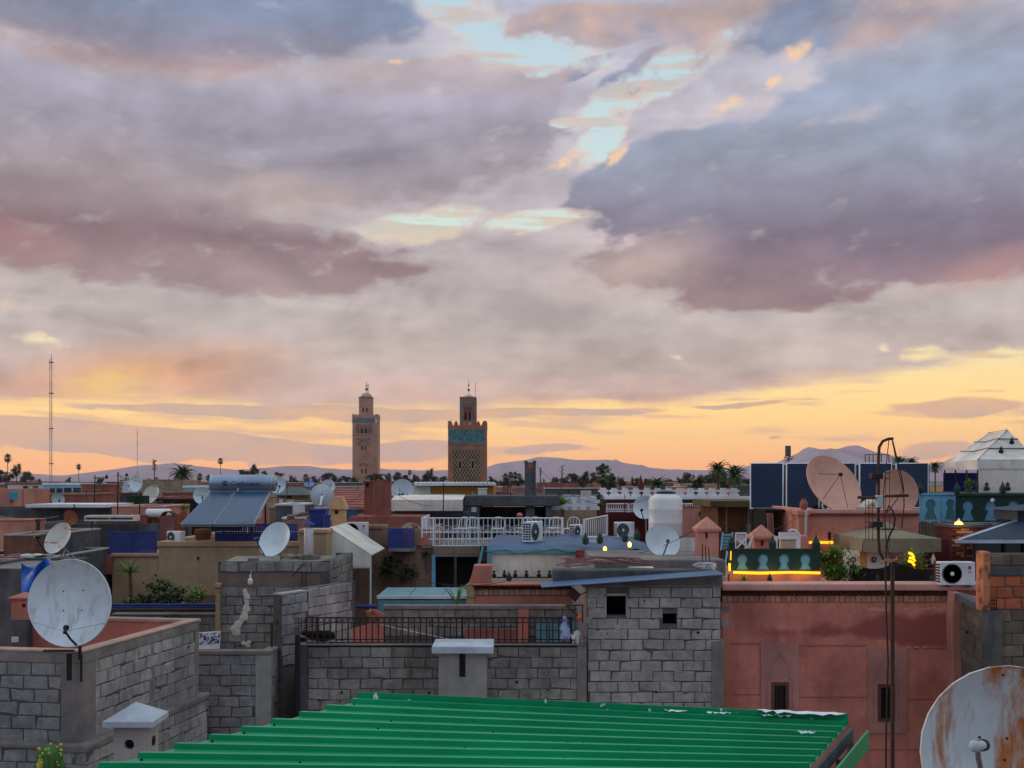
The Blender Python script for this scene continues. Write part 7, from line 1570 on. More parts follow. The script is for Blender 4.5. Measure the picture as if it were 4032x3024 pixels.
wbal = thing('scroll_balcony', 'white scrollwork balcony front behind the blue hutch', 'railing', W(1190, 2005, 50)); MB().pb(1100, 1290, 1978, 1982, 50, .1).pb(1100, 1290, 2000, 2004, 50, .1).build('rail', M_canvas, wbal)
for i in range(12): c = W(1112+i*15, 1991, 50); MB().lathe(c, [(.06, -.02), (.09, -.02), (.09, .02), (.06, .02), (.06, -.02)], 12, 'y').build('scroll', M_canvas, wbal)
house('scroll_balcony_house', 'brown terraced house below the white scrollwork balcony', 1060, 1310, 2004, 50.2, 4, M_brown, M_conc, parapet=.3)
house('washing_house', 'pale wash-house with hung towel behind the right collector', 1085, 1190, 1992, 40.0, 2.5, M_concd, M_whited, parapet=.2)
MB().pb(1152, 1200, 1988, 2030, 39.8, .03).build('towel', M_whited, label='white towel hung out behind the right collector', cat='towel')
MB().pb(1110, 1205, 2036, 2044, 36.5, 2).build('white_slab', M_white, label='white roof slab left of the blue hutch', cat='slab'); house('under_slab_house', 'brown low house carrying the white roof slab', 1112, 1300, 2046, 36.4, 3, M_brown, None, parapet=.02)
# far-left terraces
house('corner_house_far', 'salmon house corner with cyan shutter at the far left', -60, 38, 1926, 46.0, 4, M_salmon, None, parapet=.2); MB().pb(38, 56, 1938, 1968, 46, .4).build('cyan_shutter', mat('cyan_paint', (40, 160, 180), .6, .1, 3, .1), label='cyan shutter box beside the far salmon corner', cat='shutter')
tp2 = thing('thatched_shelter', 'round brown thatched shelter on a far red terrace', 'shelter', W(140, 1950, 55)); MB().lathe(W(140, 1946, 55), [(L(66, 55), 0), (L(60, 55), .06), (L(30, 55), .24), (.05, .32)], 18).build('thatch', M_thatch, tp2, smooth=True); MB().pb(124, 202, 1946, 2010, 55.2, 1).build('wall', M_red, tp2); MB().pb(60, 124, 1952, 1970, 54.6, .1).build('green_awning', mat('mint_awning', (120, 190, 170), .8, .1, 3, .1), tp2)
house('red_low_terrace', 'red-brown low terrace wall beyond the sheet roof', 200, 330, 1950, 52.0, 4, M_red, M_brown, parapet=.3)
house('white_terrace_far', 'white far terrace with glazed porch and red band', 30, 170, 1908, 98.0, 5, M_whited, M_red, parapet=.3, windows=((90, 110, 1914, 1930), (130, 150, 1914, 1930)))
gh = house('glass_porch_house', 'pale blue glazed porch house among the far left roofs', 170, 330, 1910, 92.0, 5, M_bluel, M_white, parapet=.1, windows=((196, 216, 1922, 1946), (222, 246, 1922, 1946), (252, 282, 1920, 1946), (288, 318, 1920, 1946)))
house('slate_roof_house', 'long dark-roofed house behind the glazed porch', 20, 300, 1900, 112.0, 6, mat('slate_grey', (84, 88, 104), .8, .2, 2, .2), None, parapet=.05)
house('red_band_house', 'red banded terrace with white window row below the small solar heater', 320, 455, 1912, 88.0, 1.0, M_red, M_brown, parapet=.1, windows=[(334+i*20, 346+i*20, 1932, 1942) for i in range(5)])
sh2 = thing('solar_water_heater', 'small far solar water heater with white tank on the red banded terrace', 'water heater', W(395, 1912, 89)); c = W(396, 1878, 89); MB().lathe(c, [(.05, -L(22, 89)), (L(7, 89), -L(21, 89)), (L(7, 89), L(21, 89)), (.05, L(22, 89))], 14, 'x').build('tank', M_whited, sh2, smooth=True)
quad_slab(W(372, 1912, 88), W(396, 1912, 88), W(410, 1884, 89.2), W(386, 1884, 89.2), .06, 'collector', M_solard, sh2); MB().lathe(c+Vector((L(21, 89), 0, 0)), [(L(8, 89), 0), (L(8, 89), .12), (.05, .13)], 12, 'x').build('tank_end', M_black, sh2)
pr_h = house('person_terrace', 'grey terrace on which the person stands', 440, 560, 1943, 94.0, 5, M_concd, M_brown, parapet=.02)
house('beige_wall_house', 'bare beige wall with ragged top right of the far dish', 560, 722, 1890, 86.0, 5, mat('bare_beige', (158, 140, 118), .95, .25, 1, .5, streak=.3), None, parapet=.1)
rt = MB()
for i in range(10): rt.box(X(562+i*16, 85.9), X(562+i*16+rnd(8, 15), 85.9), 85.95, 86.2, Z(1890, 86), Z(1890-rnd(1, 6), 86))
rt.build('broken_wall_top', MATS['bare_beige'], label='ragged broken courses on the bare beige wall', cat='wall')
house('blue_sheet_house', 'light blue sheet-roofed house behind the solar tank', 722, 850, 1921, 78.0, 5, M_bluel, M_white, parapet=.02)
house('maroon_terrace', 'long maroon terrace front left of the solar heater', 640, 860, 1944, 58.0, 5, M_red, M_brown, parapet=.2)
house('black_shade_terrace', 'terrace with black shade netting below the maroon front', 560, 860, 1966, 47.0, 4, M_black_cloth, M_red, parapet=.2)
# standing person
pe = thing('person', 'person with long black hair in a pale dress holding up a phone', 'person', W(497, 1942, 93.5)); pb0 = Vector(pe.location); s_ = 1.62/1.70
jt = [(0, 0, .95, .13), (0, 0, 1.12, .11), (0, 0, 1.34, .13), (0, 0, 1.46, .055), (0, 0, 1.56, .085), (0, -.01, 1.64, .075), (.16, 0, 1.38, .05), (.2, -.12, 1.15, .04), (.02, -.32, 1.28, .032), (-.05, -.38, 1.33, .03), (-.16, 0, 1.38, .05), (-.2, -.12, 1.16, .04), (-.12, -.34, 1.28, .032), (-.1, -.40, 1.33, .03),
      (.09, 0, .88, .09), (.1, .01, .5, .06), (.1, 0, .1, .045), (.1, -.1, .03, .035), (-.09, 0, .88, .09), (-.1, .01, .5, .06), (-.1, 0, .1, .045), (-.1, -.1, .03, .035)]
ed = [(0, 1), (1, 2), (2, 3), (3, 4), (4, 5), (2, 6), (6, 7), (7, 8), (8, 9), (2, 10), (10, 11), (11, 12), (12, 13), (0, 14), (14, 15), (15, 16), (16, 17), (0, 18), (18, 19), (19, 20), (20, 21)]
bd_ = skinned('body', jt, ed, 0, M_skin, 1); bd_.parent = pe; bd_.scale = (s_,)*3; bd_.rotation_euler = (0, 0, 1.25-pi/2-.9)
dr = MB().lathe(pb0, [(.34, .05), (.30, .4), (.24, .75), (.19, .98), (.15, 1.1), (.19, 1.3), (.12, 1.4), (.06, 1.42)], 18)
for p in dr.v: p.y = pb0.y+(p.y-pb0.y)*.75
dr.build('dress', mat('pale_dress', (196, 206, 216), .9, .1, 3, .2), pe, smooth=True)
MB().ball(pb0+Vector((.02, .03, 1.53)), .125, 10, (1, 1, 1.1)).ball(pb0+Vector((.06, .06, 1.25)), .12, 10, (1.1, .8, 2.2)).build('hair', M_black, pe, smooth=True)
MB().box(pb0.x-.46, pb0.x-.43, pb0.y-.12, pb0.y-.05, pb0.z+1.24, pb0.z+1.40).build('phone', M_black, label='small dark phone held up by the person', cat='phone')
# ================================================================ minarets
def merlons(root, x0, x1, zb, y, h, n, mt, prof=((.5, 0), (.5, .35), (.36, .35), (.36, .62), (.2, .62), (.2, 1.0))):
    w = (x1-x0)/n; poly = [(a*w*.92, b*h) for a, b in prof]+[(-a*w*.92, b*h) for a, b in reversed(prof)]
    me = MB().prism(poly, -.25, .25).mesh('merlon', mt)
    for i in range(n): inst('merlon', me, root, (x0+w*(i+.5), y, zb))
    return me
def arch_win(root, px, y0, y1, w, Y, mt=None, name='window', pointed=True, d=.08):
    a, zt_, zb_ = X(px, Y), Z(y0, Y), Z(y1, Y); hw = L(w, Y)/2
    pts = [(a-hw, zb_), (a+hw, zb_), (a+hw, zt_-hw*1.1)]+[(a+hw*cos(t), zt_-hw*1.1+hw*1.1*sin(t)) for t in [pi*i/8 for i in range(1, 8)]]+[(a-hw, zt_-hw*1.1)]
    return MB().prism(pts, Y-d, Y-.01).build(name, mt or M_dark, root)
def arcs(root, px, y, w, h, Y, mt, n=1, r=.12, name='arch_relief'):
    mb = MB(); c, z = X(px, Y), Z(y, Y); hw, hh = L(w, Y)/2, L(h, Y)
    pts = [(c+hw*cos(pi*i/10), Y-.06, z+hh*sin(pi*i/10)) for i in range(11)]; mb.tube(pts, r, 5); return mb.build(name, mt, root)
# the tall stone minaret
Y = 563.0; d = L(98, Y)
mn = thing('minaret', 'tall stone minaret with ribbed dome and golden balls, tile band under its crown', 'minaret', (X(1436, Y), Y+d/2, 0))
M_stone = mat('pink_sandstone', (176, 136, 116), .95, .12, .12, .2, streak=.12, fine=.1); M_stoned = mat('sandstone_relief', (132, 100, 88), .95, .12, .3, .1)
x0, x1 = X(1387.5, Y), X(1484.5, Y)
MB().box(x0, x1, Y, Y+d, 0, Z(1646, Y)).build('shaft', M_stone, mn); MB().box(x0-.15, x1+.15, Y-.15, Y+d+.15, Z(1646, Y), Z(1637, Y)).build('parapet', M_stone, mn)
me = merlons(mn, x0-.1, x1+.1, Z(1637, Y), Y+.1, L(7, Y), 9, M_stone); 
for s in (x0+.1, x1-.1):
    for i in range(7): inst('merlon', me, mn, (s, Y+d*(i+.5)/7, Z(1637, Y)), (0, 0, pi/2))
M_tileg = mat('grey_green_tile', (92, 116, 114), .5, .25, 1.2, .1); MB().box(x0-.1, x1-L(8, Y), Y-.1, Y, Z(1664, Y), Z(1647, Y)).build('tile_band', M_tileg, mn); MB().box(x1-L(8, Y), x1+.05, Y-.1, Y, Z(1664, Y), Z(1648, Y)).build('bare_band', M_whited, mn)
lx0, lx1 = X(1410, Y), X(1461, Y); dl_ = lx1-lx0; ly = Y+(d-dl_)/2
lw_ = plate([(lx0, Z(1646, Y)), (lx1, Z(1646, Y)), (lx1, Z(1560, Y)), (lx0, Z(1560, Y))], [[(X(p-3.4, Y), Z(1622, Y)), (X(p+3.4, Y), Z(1622, Y)), (X(p+3.4, Y), Z(1608, Y)), (X(p, Y), Z(1602, Y)), (X(p-3.4, Y), Z(1608, Y))] for p in (1427, 1442)], ly, .6)
lw_.v = [Vector(v) for v in lw_.v]; bk2 = plate([(lx0, Z(1646, Y)), (lx1, Z(1646, Y)), (lx1, Z(1560, Y)), (lx0, Z(1560, Y))], [[(X(p-3.4, Y), Z(1622, Y)), (X(p+3.4, Y), Z(1622, Y)), (X(p+3.4, Y), Z(1608, Y)), (X(p, Y), Z(1602, Y)), (X(p-3.4, Y), Z(1608, Y))] for p in (1427, 1442)], ly+dl_-.6, .6)
lw_.add(bk2.v, bk2.f); lw_.box(lx0, lx0+.6, ly+.6, ly+dl_-.6, Z(1646, Y), Z(1560, Y)).box(lx1-.6, lx1, ly+.6, ly+dl_-.6, Z(1646, Y), Z(1560, Y)); lw_.build('lantern', M_stone, mn)
MB().box(lx0-.1, lx1+.1, ly-.1, ly+dl_+.1, Z(1566, Y), Z(1561, Y)).build('lantern_cornice', M_stoned, mn)
cd = Vector((X(1436, Y), ly+dl_/2, Z(1560, Y))); R_ = L(22, Y); dm = MB(); n = 32
prof = [(R_*cos(pi/2*i/8)+.001, L(18, Y)*sin(pi/2*i/8)) for i in range(9)]; dm.lathe(cd, prof, n)
for i, p in enumerate(dm.v):
    if (i % n) % 2: p.x = cd.x+(p.x-cd.x)*.93; p.y = cd.y+(p.y-cd.y)*.93
dm.build('dome', mat('ribbed_dome', (190, 168, 152), .9, .15, .4, .1), mn)
M_gold = mat('weathered_gold', (150, 104, 62), .45, .15, 2, .05, metal=.6)
sp_ = thing; fz = lambda py: Z(py, Y)
MB().tube([(cd.x, cd.y, fz(1543)), (cd.x, cd.y, fz(1499))], .12, 6).build('spire', M_gold, mn)
for py, rr in ((1529, 5.6), (1515, 3.2), (1506, 2)): MB().ball((cd.x, cd.y, fz(py)), L(rr, Y), 10).build('spire_ball', M_gold, mn, smooth=True)
MB().tube([W(1449, 1550, Y+d/2), W(1449, 1515, Y+d/2), W(1455, 1516, Y+d/2)], .22, 5).build('flag_gibbet', M_stoned, mn)
for p in (1425, 1440): arch_win(mn, p, 1686, 1706, 8, Y, d=.12); arch_win(mn, p, 1845, 1864, 5.5, Y, d=.12)
for p in (1425, 1438.5): arch_win(mn, p, 1754, 1772, 5, Y, d=.12)
for p in (1417, 1449): arch_win(mn, p, 1823, 1831, 2.5, Y, d=.12); 
for p in (1407, 1454): arch_win(mn, p, 1724, 1734, 2.5, Y, d=.12)
MB().pb(1402, 1466, 1668, 1706, Y-.1, .1).build('relief_field', M_stoned, mn)
for i in range(4): arcs(mn, 1408+i*16.5, 1690, 18, 20, Y-.1, M_stone, r=.22); 
for i in range(3): arcs(mn, 1417+i*16.5, 1676, 14, 8, Y-.1, M_stone, r=.2)
for k in range(3): arcs(mn, 1432, 1752, 46-k*9, 24-k*5, Y, M_stoned if k % 2 else M_stone, r=.25)
MB().tube([W(1413, 1838, Y-.05), W(1432, 1822, Y-.05), W(1450, 1838, Y-.05)], .3, 4).build('gable_relief', M_stoned, mn); MB().pb(1408, 1458, 1726, 1729, Y-.2, .2).build('string_course', M_stoned, mn); MB().pb(1387, 1485, 1712, 1714, Y-.1, .1).build('string_course', M_stoned, mn)
arch_win(mn, 1431, 1795, 1801, 1.5, Y, d=.12)
# the brick minaret with turquoise tiles
Y = 250.0; d = L(150, Y)
m2 = thing('minaret', 'red minaret with turquoise tile band and lattice panel, small white dome', 'minaret', (X(1840, Y), Y+d/2, 0))
M_adobe = mat('red_adobe', (164, 116, 92), .95, .12, .35, .3, streak=.1, fine=.3); M_seb = mat('lattice_stone', (164, 146, 120), .95, .12, 1, .2); M_sebd = mat('lattice_ground', (92, 72, 60), .95, .15, 1, .2)
x0, x1 = X(1764, Y), X(1915, Y)
MB().box(x0, x1, Y, Y+d, 0, Z(1688, Y)).build('shaft', M_adobe, m2); MB().box(x0-.06, x1+.06, Y-.06, Y+d+.06, Z(1688, Y), Z(1676, Y)).build('parapet', M_adobe, m2)
prof = ((.5, 0), (.34, .4), (.3, .62), (.16, .8), (.1, 1.0)); me = merlons(m2, x0-.05, x1+.05, Z(1676, Y), Y+.2, L(19, Y), 7, M_adobe, prof)
for s in (x0+.2, x1-.2):
    for i in range(7): inst('merlon', me, m2, (s, Y+d*(i+.5)/7, Z(1676, Y)), (0, 0, pi/2))
m_ = bpy.data.materials.new('turquoise_zellige'); m_.use_nodes = True; t = m_.node_tree; b_ = t.nodes['Principled BSDF']; b_.inputs['Roughness'].default_value = .35
vo = t.nodes.new('ShaderNodeTexVoronoi'); vo.inputs['Scale'].default_value = 3.2; g_ = t.nodes.new('ShaderNodeNewGeometry'); t.links.new(g_.outputs['Position'], vo.inputs['Vector']); rp = t.nodes.new('ShaderNodeValToRGB'); els = rp.color_ramp.elements
els[0].position = 0; els[0].color = rgb(20, 66, 74); els[1].position = 1; els[1].color = rgb(98, 146, 142); e = els.new(.45); e.color = rgb(44, 108, 112); t.links.new(vo.outputs['Color'], rp.inputs[0]); t.links.new(rp.outputs[0], b_.inputs['Base Color']); MATS['turquoise_zellige'] = m_
MB().pb(1767, 1910, 1691, 1741, Y-.06, .06).build('tile_band', m_, m2); MB().pb(1765, 1914, 1741, 1753, Y-.08, .08).build('stone_band', mat('grey_band', (128, 116, 104), .9, .12, 1, .2), m2); MB().pb(1764, 1915, 1688, 1692, Y-.12, .12).build('cornice', M_adobe, m2)
arch_win(m2, 1838, 1742, 1752, 3, Y)
MB().pb(1785, 1888, 1772, 1925, Y-.03, .03).build('panel_ground', M_sebd, m2)
pa_ = (X(1785, Y), X(1888, Y), Z(1925, Y), Z(1772, Y)); stp = L(16.6, Y); 
for sgn in (1, -1):
    s = -(pa_[3]-pa_[2])*.62
    while s < (pa_[1]-pa_[0]):
        zA = 0; H_ = pa_[3]-pa_[2]; Wd = pa_[1]-pa_[0]; k = .62     # x = s + k*z
        z0_ = max(0, -s/k); z1_ = min(H_, (Wd-s)/k)
        if z1_-z0_ > .2:
            p, q = s+k*z0_, s+k*z1_
            if sgn < 0: p, q = Wd-p, Wd-q
            nn_ = max(4, int((z1_-z0_)/.3)); pts = []
            for i in range(nn_+1): f = i/nn_; pts.append((pa_[0]+p+(q-p)*f, Y-.08, pa_[2]+z0_+(z1_-z0_)*f))
            MB().tube(pts, .085, 4).build('lattice_rib', M_seb, m2)
        s += stp*.62*1.22
MB().pb(1781, 1785, 1768, 1925, Y-.1, .1).pb(1888, 1892, 1768, 1925, Y-.1, .1).pb(1785, 1888, 1768, 1772, Y-.1, .1).build('panel_border', M_adobe, m2)
for p in (1812, 1861): arch_win(m2, p, 1808, 1848, 15, Y, M_seb, 'window_surround', d=.18); arch_win(m2, p, 1815, 1844, 9, Y, d=.22)
u0, u1 = X(1808, Y), X(1874, Y); du = u1-u0; uy_ = Y+(d-du)/2
MB().box(u0, u1, uy_, uy_+du, Z(1690, Y), Z(1562, Y)).build('upper_tower', M_adobe, m2); me = merlons(m2, u0, u1, Z(1562, Y), uy_+.15, L(4, Y), 7, M_adobe)
Yu = uy_
def sub(px): return px                                   # the upper tower stands a little deeper
k = Yu/Y; cxm = 1841.0
def up(px): return CX+(px-CX)/k
def upy(py): return HZ+(py-HZ)/k
MB().box(X(1814, Y), X(1868, Y), Yu-.05, Yu, Z(1654, Y), Z(1584, Y)).build('tile_field', M_tileg, m2); MB().box(X(1823, Y), X(1858, Y), Yu-.08, Yu-.05, Z(1656, Y), Z(1596, Y)).build('arch_field', mat('rose_stucco', (168, 96, 88), .9, .1, 1, .2), m2)
for p in (1831.5, 1848):
    hw = L(4.6, Y); zt_, zb_ = Z(1619, Y), Z(1652, Y); c = X(p, Y); MB().prism([(c-hw, zb_), (c+hw, zb_), (c+hw, zt_-hw)]+[(c+hw*cos(pi*i/8), zt_-hw+hw*sin(pi*i/8)) for i in range(1, 8)]+[(c-hw, zt_-hw)], Yu-.14, Yu-.08).build('window', M_dark, m2)
for i in range(5):
    for sgn in (-1, 1): c = X(1828+i*6.2, Y); MB().tube([(c-sgn*.18, Yu-.1, Z(1618, Y)), (c+sgn*.18, Yu-.1, Z(1600, Y))], .05, 4).build('interlace', M_sebd, m2)
cd = Vector((X(1842.5, Y), uy_+du/2, Z(1562, Y))); MB().lathe(cd, [(L(21, Y)*cos(pi/2*i/8)+.001, L(15, Y)*sin(pi/2*i/8)) for i in range(9)], 28).build('dome', M_whited, m2, smooth=True)
MB().tube([(cd.x, cd.y, Z(1548, Y)), (cd.x, cd.y, Z(1493, Y))], .05, 6).build('spire', M_gold, m2)
for py, rr in ((1529.5, 5.4), (1511, 3.8), (1497, 1.8)): MB().ball((cd.x, cd.y, Z(py, Y)), L(rr, Y), 10).build('spire_ball', M_gold, m2, smooth=True)
MB().tube([W(1872, 1562, Y+.5), W(1872, 1507, Y+.5)], .06, 5).tube([W(1868, 1538, Y+.5), W(1880, 1536, Y+.5)], .05, 4).tube([W(1872, 1508, Y+.5), W(1881, 1506, Y+.5)], .05, 4).build('aerial', M_dishg, m2)
MB().box(X(1846, Y), X(1854, Y), Yu-.3, Yu-.05, Z(1671, Y), Z(1662, Y)).build('loudspeaker', M_whited, m2)
# ================================================================ masts
def lattice_mast(label, px, ytop, Y, w, cols):
    t = thing('lattice_mast', label, 'mast', (X(px, Y), Y, 0)); zt_ = Z(ytop, Y); n = 12; hw = w/2
    for i in range(n):
        za, zb2 = zt_*i/n, zt_*(i+1)/n; mb = MB()
        for a, b in ((-hw, -hw), (hw, -hw), (0, hw)): mb.tube([(X(px, Y)+a, Y+b, za), (X(px, Y)+a, Y+b, zb2)], w*.13, 4)
        kk = 6
        for j in range(kk): s = 1 if j % 2 else -1; mb.tube([(X(px, Y)-hw*s, Y-hw, za+(zb2-za)*j/kk), (X(px, Y)+hw*s, Y-hw, za+(zb2-za)*(j+1)/kk)], w*.08, 4)
        mb.build('section', cols[i % 2], t)
    MB().tube([(X(px, Y), Y, zt_), (X(px, Y), Y, zt_+L(18, Y))], w*.12, 5).build('top_rod', M_concd, t)
    for q in (.25, .5, .75, .97): MB().box(X(px, Y)-w*.8, X(px, Y)+w*.8, Y-w*.8, Y+w*.8, zt_*q, zt_*q+w*.4).build('collar', M_red, t)
lattice_mast('tall slim lattice mast with pale and reddish sections at the far left', 202, 1412, 700, 1.4, (mat('mast_white', (206, 190, 176), .7, .1, 1, 0), mat('mast_red', (190, 140, 118), .7, .1, 1, 0)))
lattice_mast('faint thin lattice mast standing over the far hills', 541, 1700, 1500, 1.0, (MATS['mast_white'], MATS['mast_red']))
# ================================================================ trees
def palm_crown(kind, seed):
    r = random.Random(seed); mb = MB()
    if kind == 'date':
        nf = 46
        for i in range(nf):
            a = 2.4*i+r.uniform(-.2, .2); e0 = 1.35-2.0*(i/nf)+r.uniform(-.1, .1); ll = r.uniform(.85, 1.1); pts = []
            for k in range(8): s = k/7; e = e0-1.1*s*s; pts.append((pts[-1] if pts else Vector((0, 0, 0)))+Vector((cos(a)*cos(e), sin(a)*cos(e), sin(e)))*(ll/7 if k else 0))
            sd_ = Vector((-sin(a), cos(a), 0))
            for k in range(7):
                p, q = pts[k], pts[k+1]; wd = .17*(1-.75*abs(k/6-.35))
                for s in (-1, 1):
                    b = len(mb.v); mb.v += [p, q, q+sd_*s*wd+(q-p)*.7-Vector((0, 0, wd*.55)), p+sd_*s*wd*.45+(q-p)*.45-Vector((0, 0, wd*.3))]; mb.f.append([b, b+1, b+2, b+3])
    else:
        for i in range(60):
            a = 2.4*i; e = 1.3-2.6*(i/60)+r.uniform(-.15, .15); st = r.uniform(.12, .58); d_ = Vector((cos(a)*cos(e), sin(a)*cos(e), sin(e))); h_ = d_*st; sd_ = Vector((-sin(a), cos(a), 0)); up_ = sd_.cross(d_)
            for k in range(9):
                f = (k-4)/4*1.15; dd = d_*cos(f)+sd_*sin(f)*.8+up_*r.uniform(-.1, .1); ln = r.uniform(.42, .58)*(1-.25*abs(f)); w_ = .05
                b = len(mb.v); nn = sd_*cos(f)-d_*sin(f); mb.v += [h_, h_+dd*ln*.6-nn*w_, h_+dd*ln-Vector((0, 0, .12)), h_+dd*ln*.6+nn*w_]; mb.f.append([b, b+1, b+2, b+3])
    return mb.mesh('palm_crown', M_palm)
def leaf_crown(seed, sx=1.0, sz=1.0, n=900, leaf=.11, clumps=16):
    r = random.Random(seed); mb = MB(); cl = []
    for i in range(clumps):
        while True:
            d = Vector((r.uniform(-1, 1), r.uniform(-1, 1), r.uniform(-1, 1)))
            if .3 < d.length < .85: break
        cl.append((d, r.uniform(.18, .38)))
    for i in range(n):
        c, cr = r.choice(cl); p = c+Vector((r.gauss(0, .55), r.gauss(0, .55), r.gauss(0, .55)))*cr; p = Vector((p.x*sx, p.y*sx, p.z*sz))
        a, e = r.uniform(0, 6.28), r.uniform(-1, 1); f = Vector((cos(a)*cos(e), sin(a)*cos(e), sin(e)))*leaf*r.uniform(.6, 1.4); s = f.cross(Vector((r.uniform(-1, 1), r.uniform(-1, 1), 1))).normalized()*leaf*.55
        b = len(mb.v); mb.v += [p-f, p-s, p+f, p+s]; mb.f.append([b, b+1, b+2, b+3])
    lb = MB()
    for c, cr in cl[:9]: lb.tube([(0, 0, -sz*1.0), (c.x*.4*sx, c.y*.4*sx, c.z*.35*sz-.25*sz), (c.x*sx, c.y*sx, c.z*sz)], .035, 5, .012)
    return mb.mesh('crown', M_leafd), lb.mesh('limbs', M_bark)
PC = {k: [palm_crown(k, s) for s in (1, 2)] for k in ('date', 'fan')}
LC = [leaf_crown(1), leaf_crown(2, 1.1, .8), leaf_crown(3, .8, 1.1), leaf_crown(4, .45, 1.5, 700, .10, 14)]
def tree(kind, label, px, py, rpx, Y, group=None, seed=0, zbase=0):
    """crown centred on the photo's (px, py) with radius rpx at depth Y; trunk to the ground"""
    c = W(px, py, Y); R_ = L(rpx, Y); nm = {'date': 'palm_tree', 'fan': 'palm_tree', 'cyp': 'cypress_tree'}.get(kind, 'tree')
    t = thing(nm, label, 'palm' if nm == 'palm_tree' else 'tree', (c.x, c.y, zbase), group)
    if kind in PC:
        inst('crown', PC[kind][seed % 2], t, c, (0, 0, seed*1.3), (R_, R_, R_)); r_ = R_*(.10 if kind == 'date' else .085)
        MB().tube([(c.x, c.y, zbase), (c.x+R_*.06, c.y, (zbase+c.z)/2), c], r_*1.15, 7, r_*.8).build('trunk', M_bark, t, smooth=True)
    else:
        cr, lb = LC[3 if kind == 'cyp' else seed % 3]; inst('crown', cr, t, c, (0, 0, seed*1.7), (R_, R_, R_)); inst('limbs', lb, t, c, (0, 0, seed*1.7), (R_, R_, R_))
        MB().tube([(c.x, c.y, zbase), (c.x, c.y, c.z-R_*(1.3 if kind == 'cyp' else .75))], R_*.09, 6, R_*.06).build('trunk', M_bark, t, smooth=True)
    return t
T1 = 'tall slim fan palms on the skyline'; l1 = 'tall slim fan palm dark against the glowing skyline'
for i, (px, py, rp_, Y) in enumerate(((30, 1803, 21, 330), (310, 1838, 15, 380), (868, 1815, 16, 380))): tree('fan', l1, px, py, rp_, Y, T1, i)
T2 = 'small palms before the hills'; l2 = 'small fan palm standing before the mauve hills'
for i, (px, py, rp_, Y) in enumerate(((786, 1877, 18, 300), (820, 1882, 16, 310), (1204, 1880, 18, 330), (1613, 1860, 13, 420), (1631, 1880, 12, 420), (1990, 1878, 20, 280), (2010, 1870, 17, 290), (2028, 1872, 19, 280), (2046, 1876, 16, 290), (2262, 1878, 18, 300))): tree('fan', l2, px, py, rp_, Y, T2, i)
tree('date', 'large bushy palm beside the bare beige wall', 718, 1868, 56, 100, seed=1); tree('fan', 'large broad palm rising above the crenellated wall', 2372, 1868, 52, 110, seed=0); tree('fan', 'second crown of the broad palm group lower right of it', 2408, 1900, 44, 112, seed=1)
tree('date', 'date palm with upright fronds left of the solar collectors', 2828, 1850, 50, 95, seed=0); tree('date', 'date palm with drooping fronds beside the upright one', 2892, 1868, 56, 90, seed=1); tree('date', 'low spreading palm behind the closed red parasol', 2590, 1912, 50, 75, seed=0)
tree('date', 'palm crown poking up behind the collector array', 3540, 1822, 40, 70, seed=1); tree('date', 'palm with dead skirt beside the light blue fence', 3682, 1838, 32, 45, seed=0); tree('date', 'palm behind the huge salmon dish pole', 3590, 1822, 34, 72, seed=0)
tree('fan', 'palm sapling on the terrace beside the balcony railing', 2480, 1960, 34, 55, seed=1); tree('fan', 'fan palm before the concrete balcony left of the crenels', 2360, 1968, 30, 50, seed=0)
T3 = 'dark trees along the skyline'; l3 = 'dark leafy tree crown along the far skyline'
for i, (px, py, rp_, Y) in enumerate(((0, 1872, 32, 300), (30, 1878, 24, 300), (65, 1850, 27, 300), (95, 1878, 30, 310), (122, 1882, 16, 300), (270, 1894, 16, 420), (150, 1897, 14, 420), (965, 1862, 26, 340), (1000, 1852, 26, 340), (1042, 1866, 16, 350), (1098, 1868, 18, 350), (1155, 1896, 26, 260), (1128, 1908, 18, 240), (1290, 1876, 30, 300), (1318, 1890, 26, 300), (1345, 1895, 18, 300),
        (1465, 1876, 24, 280), (1530, 1878, 18, 300), (1562, 1876, 24, 330), (1590, 1880, 20, 330), (1688, 1872, 30, 330), (1668, 1885, 20, 330), (2255, 1878, 28, 240), (2300, 1888, 34, 240), (2330, 1880, 26, 245), (2245, 1905, 30, 230), (1955, 1905, 18, 260), (2450, 1900, 26, 220), (2640, 1900, 26, 260), (2680, 1902, 24, 260),
        (2720, 1888, 36, 220), (2790, 1885, 40, 225), (2850, 1890, 40, 225), (2910, 1900, 30, 220), (2945, 1892, 22, 220), (1250, 1898, 14, 420), (610, 1890, 14, 420), (480, 1894, 10, 500), (1075, 1888, 22, 300), (1230, 1890, 20, 330), (1365, 1884, 22, 320), (1395, 1892, 18, 320), (1500, 1886, 20, 300), (1610, 1892, 18, 320), (1640, 1888, 22, 320), (1720, 1890, 20, 330), (1745, 1884, 18, 330), (1935, 1896, 22, 240), (2000, 1898, 24, 240), (2040, 1898, 24, 245), (2085, 1896, 20, 250), (2180, 1898, 26, 230), (2210, 1894, 24, 230), (2400, 1902, 30, 210), (2500, 1900, 24, 230), (2560, 1898, 26, 230), (2755, 1898, 30, 210), (2820, 1900, 34, 215), (2875, 1904, 34, 215))): tree('leaf', l3, px, py, rp_, Y, T3, i)
tree('leaf', 'olive-green tree before the white crenels', 2745, 1920, 44, 60, seed=2)
T4 = 'dark pointed cypresses among the rooftops'
for i, (px, py, rp_) in enumerate(((2138, 1908, 22), (1975, 1905, 16), (2490, 1890, 14), (2540, 1895, 12), (2620, 1905, 12), (1940, 1890, 10))): tree('cyp', 'dark narrow cypress among the far rooftops', px, py, rp_, 210, T4, i)
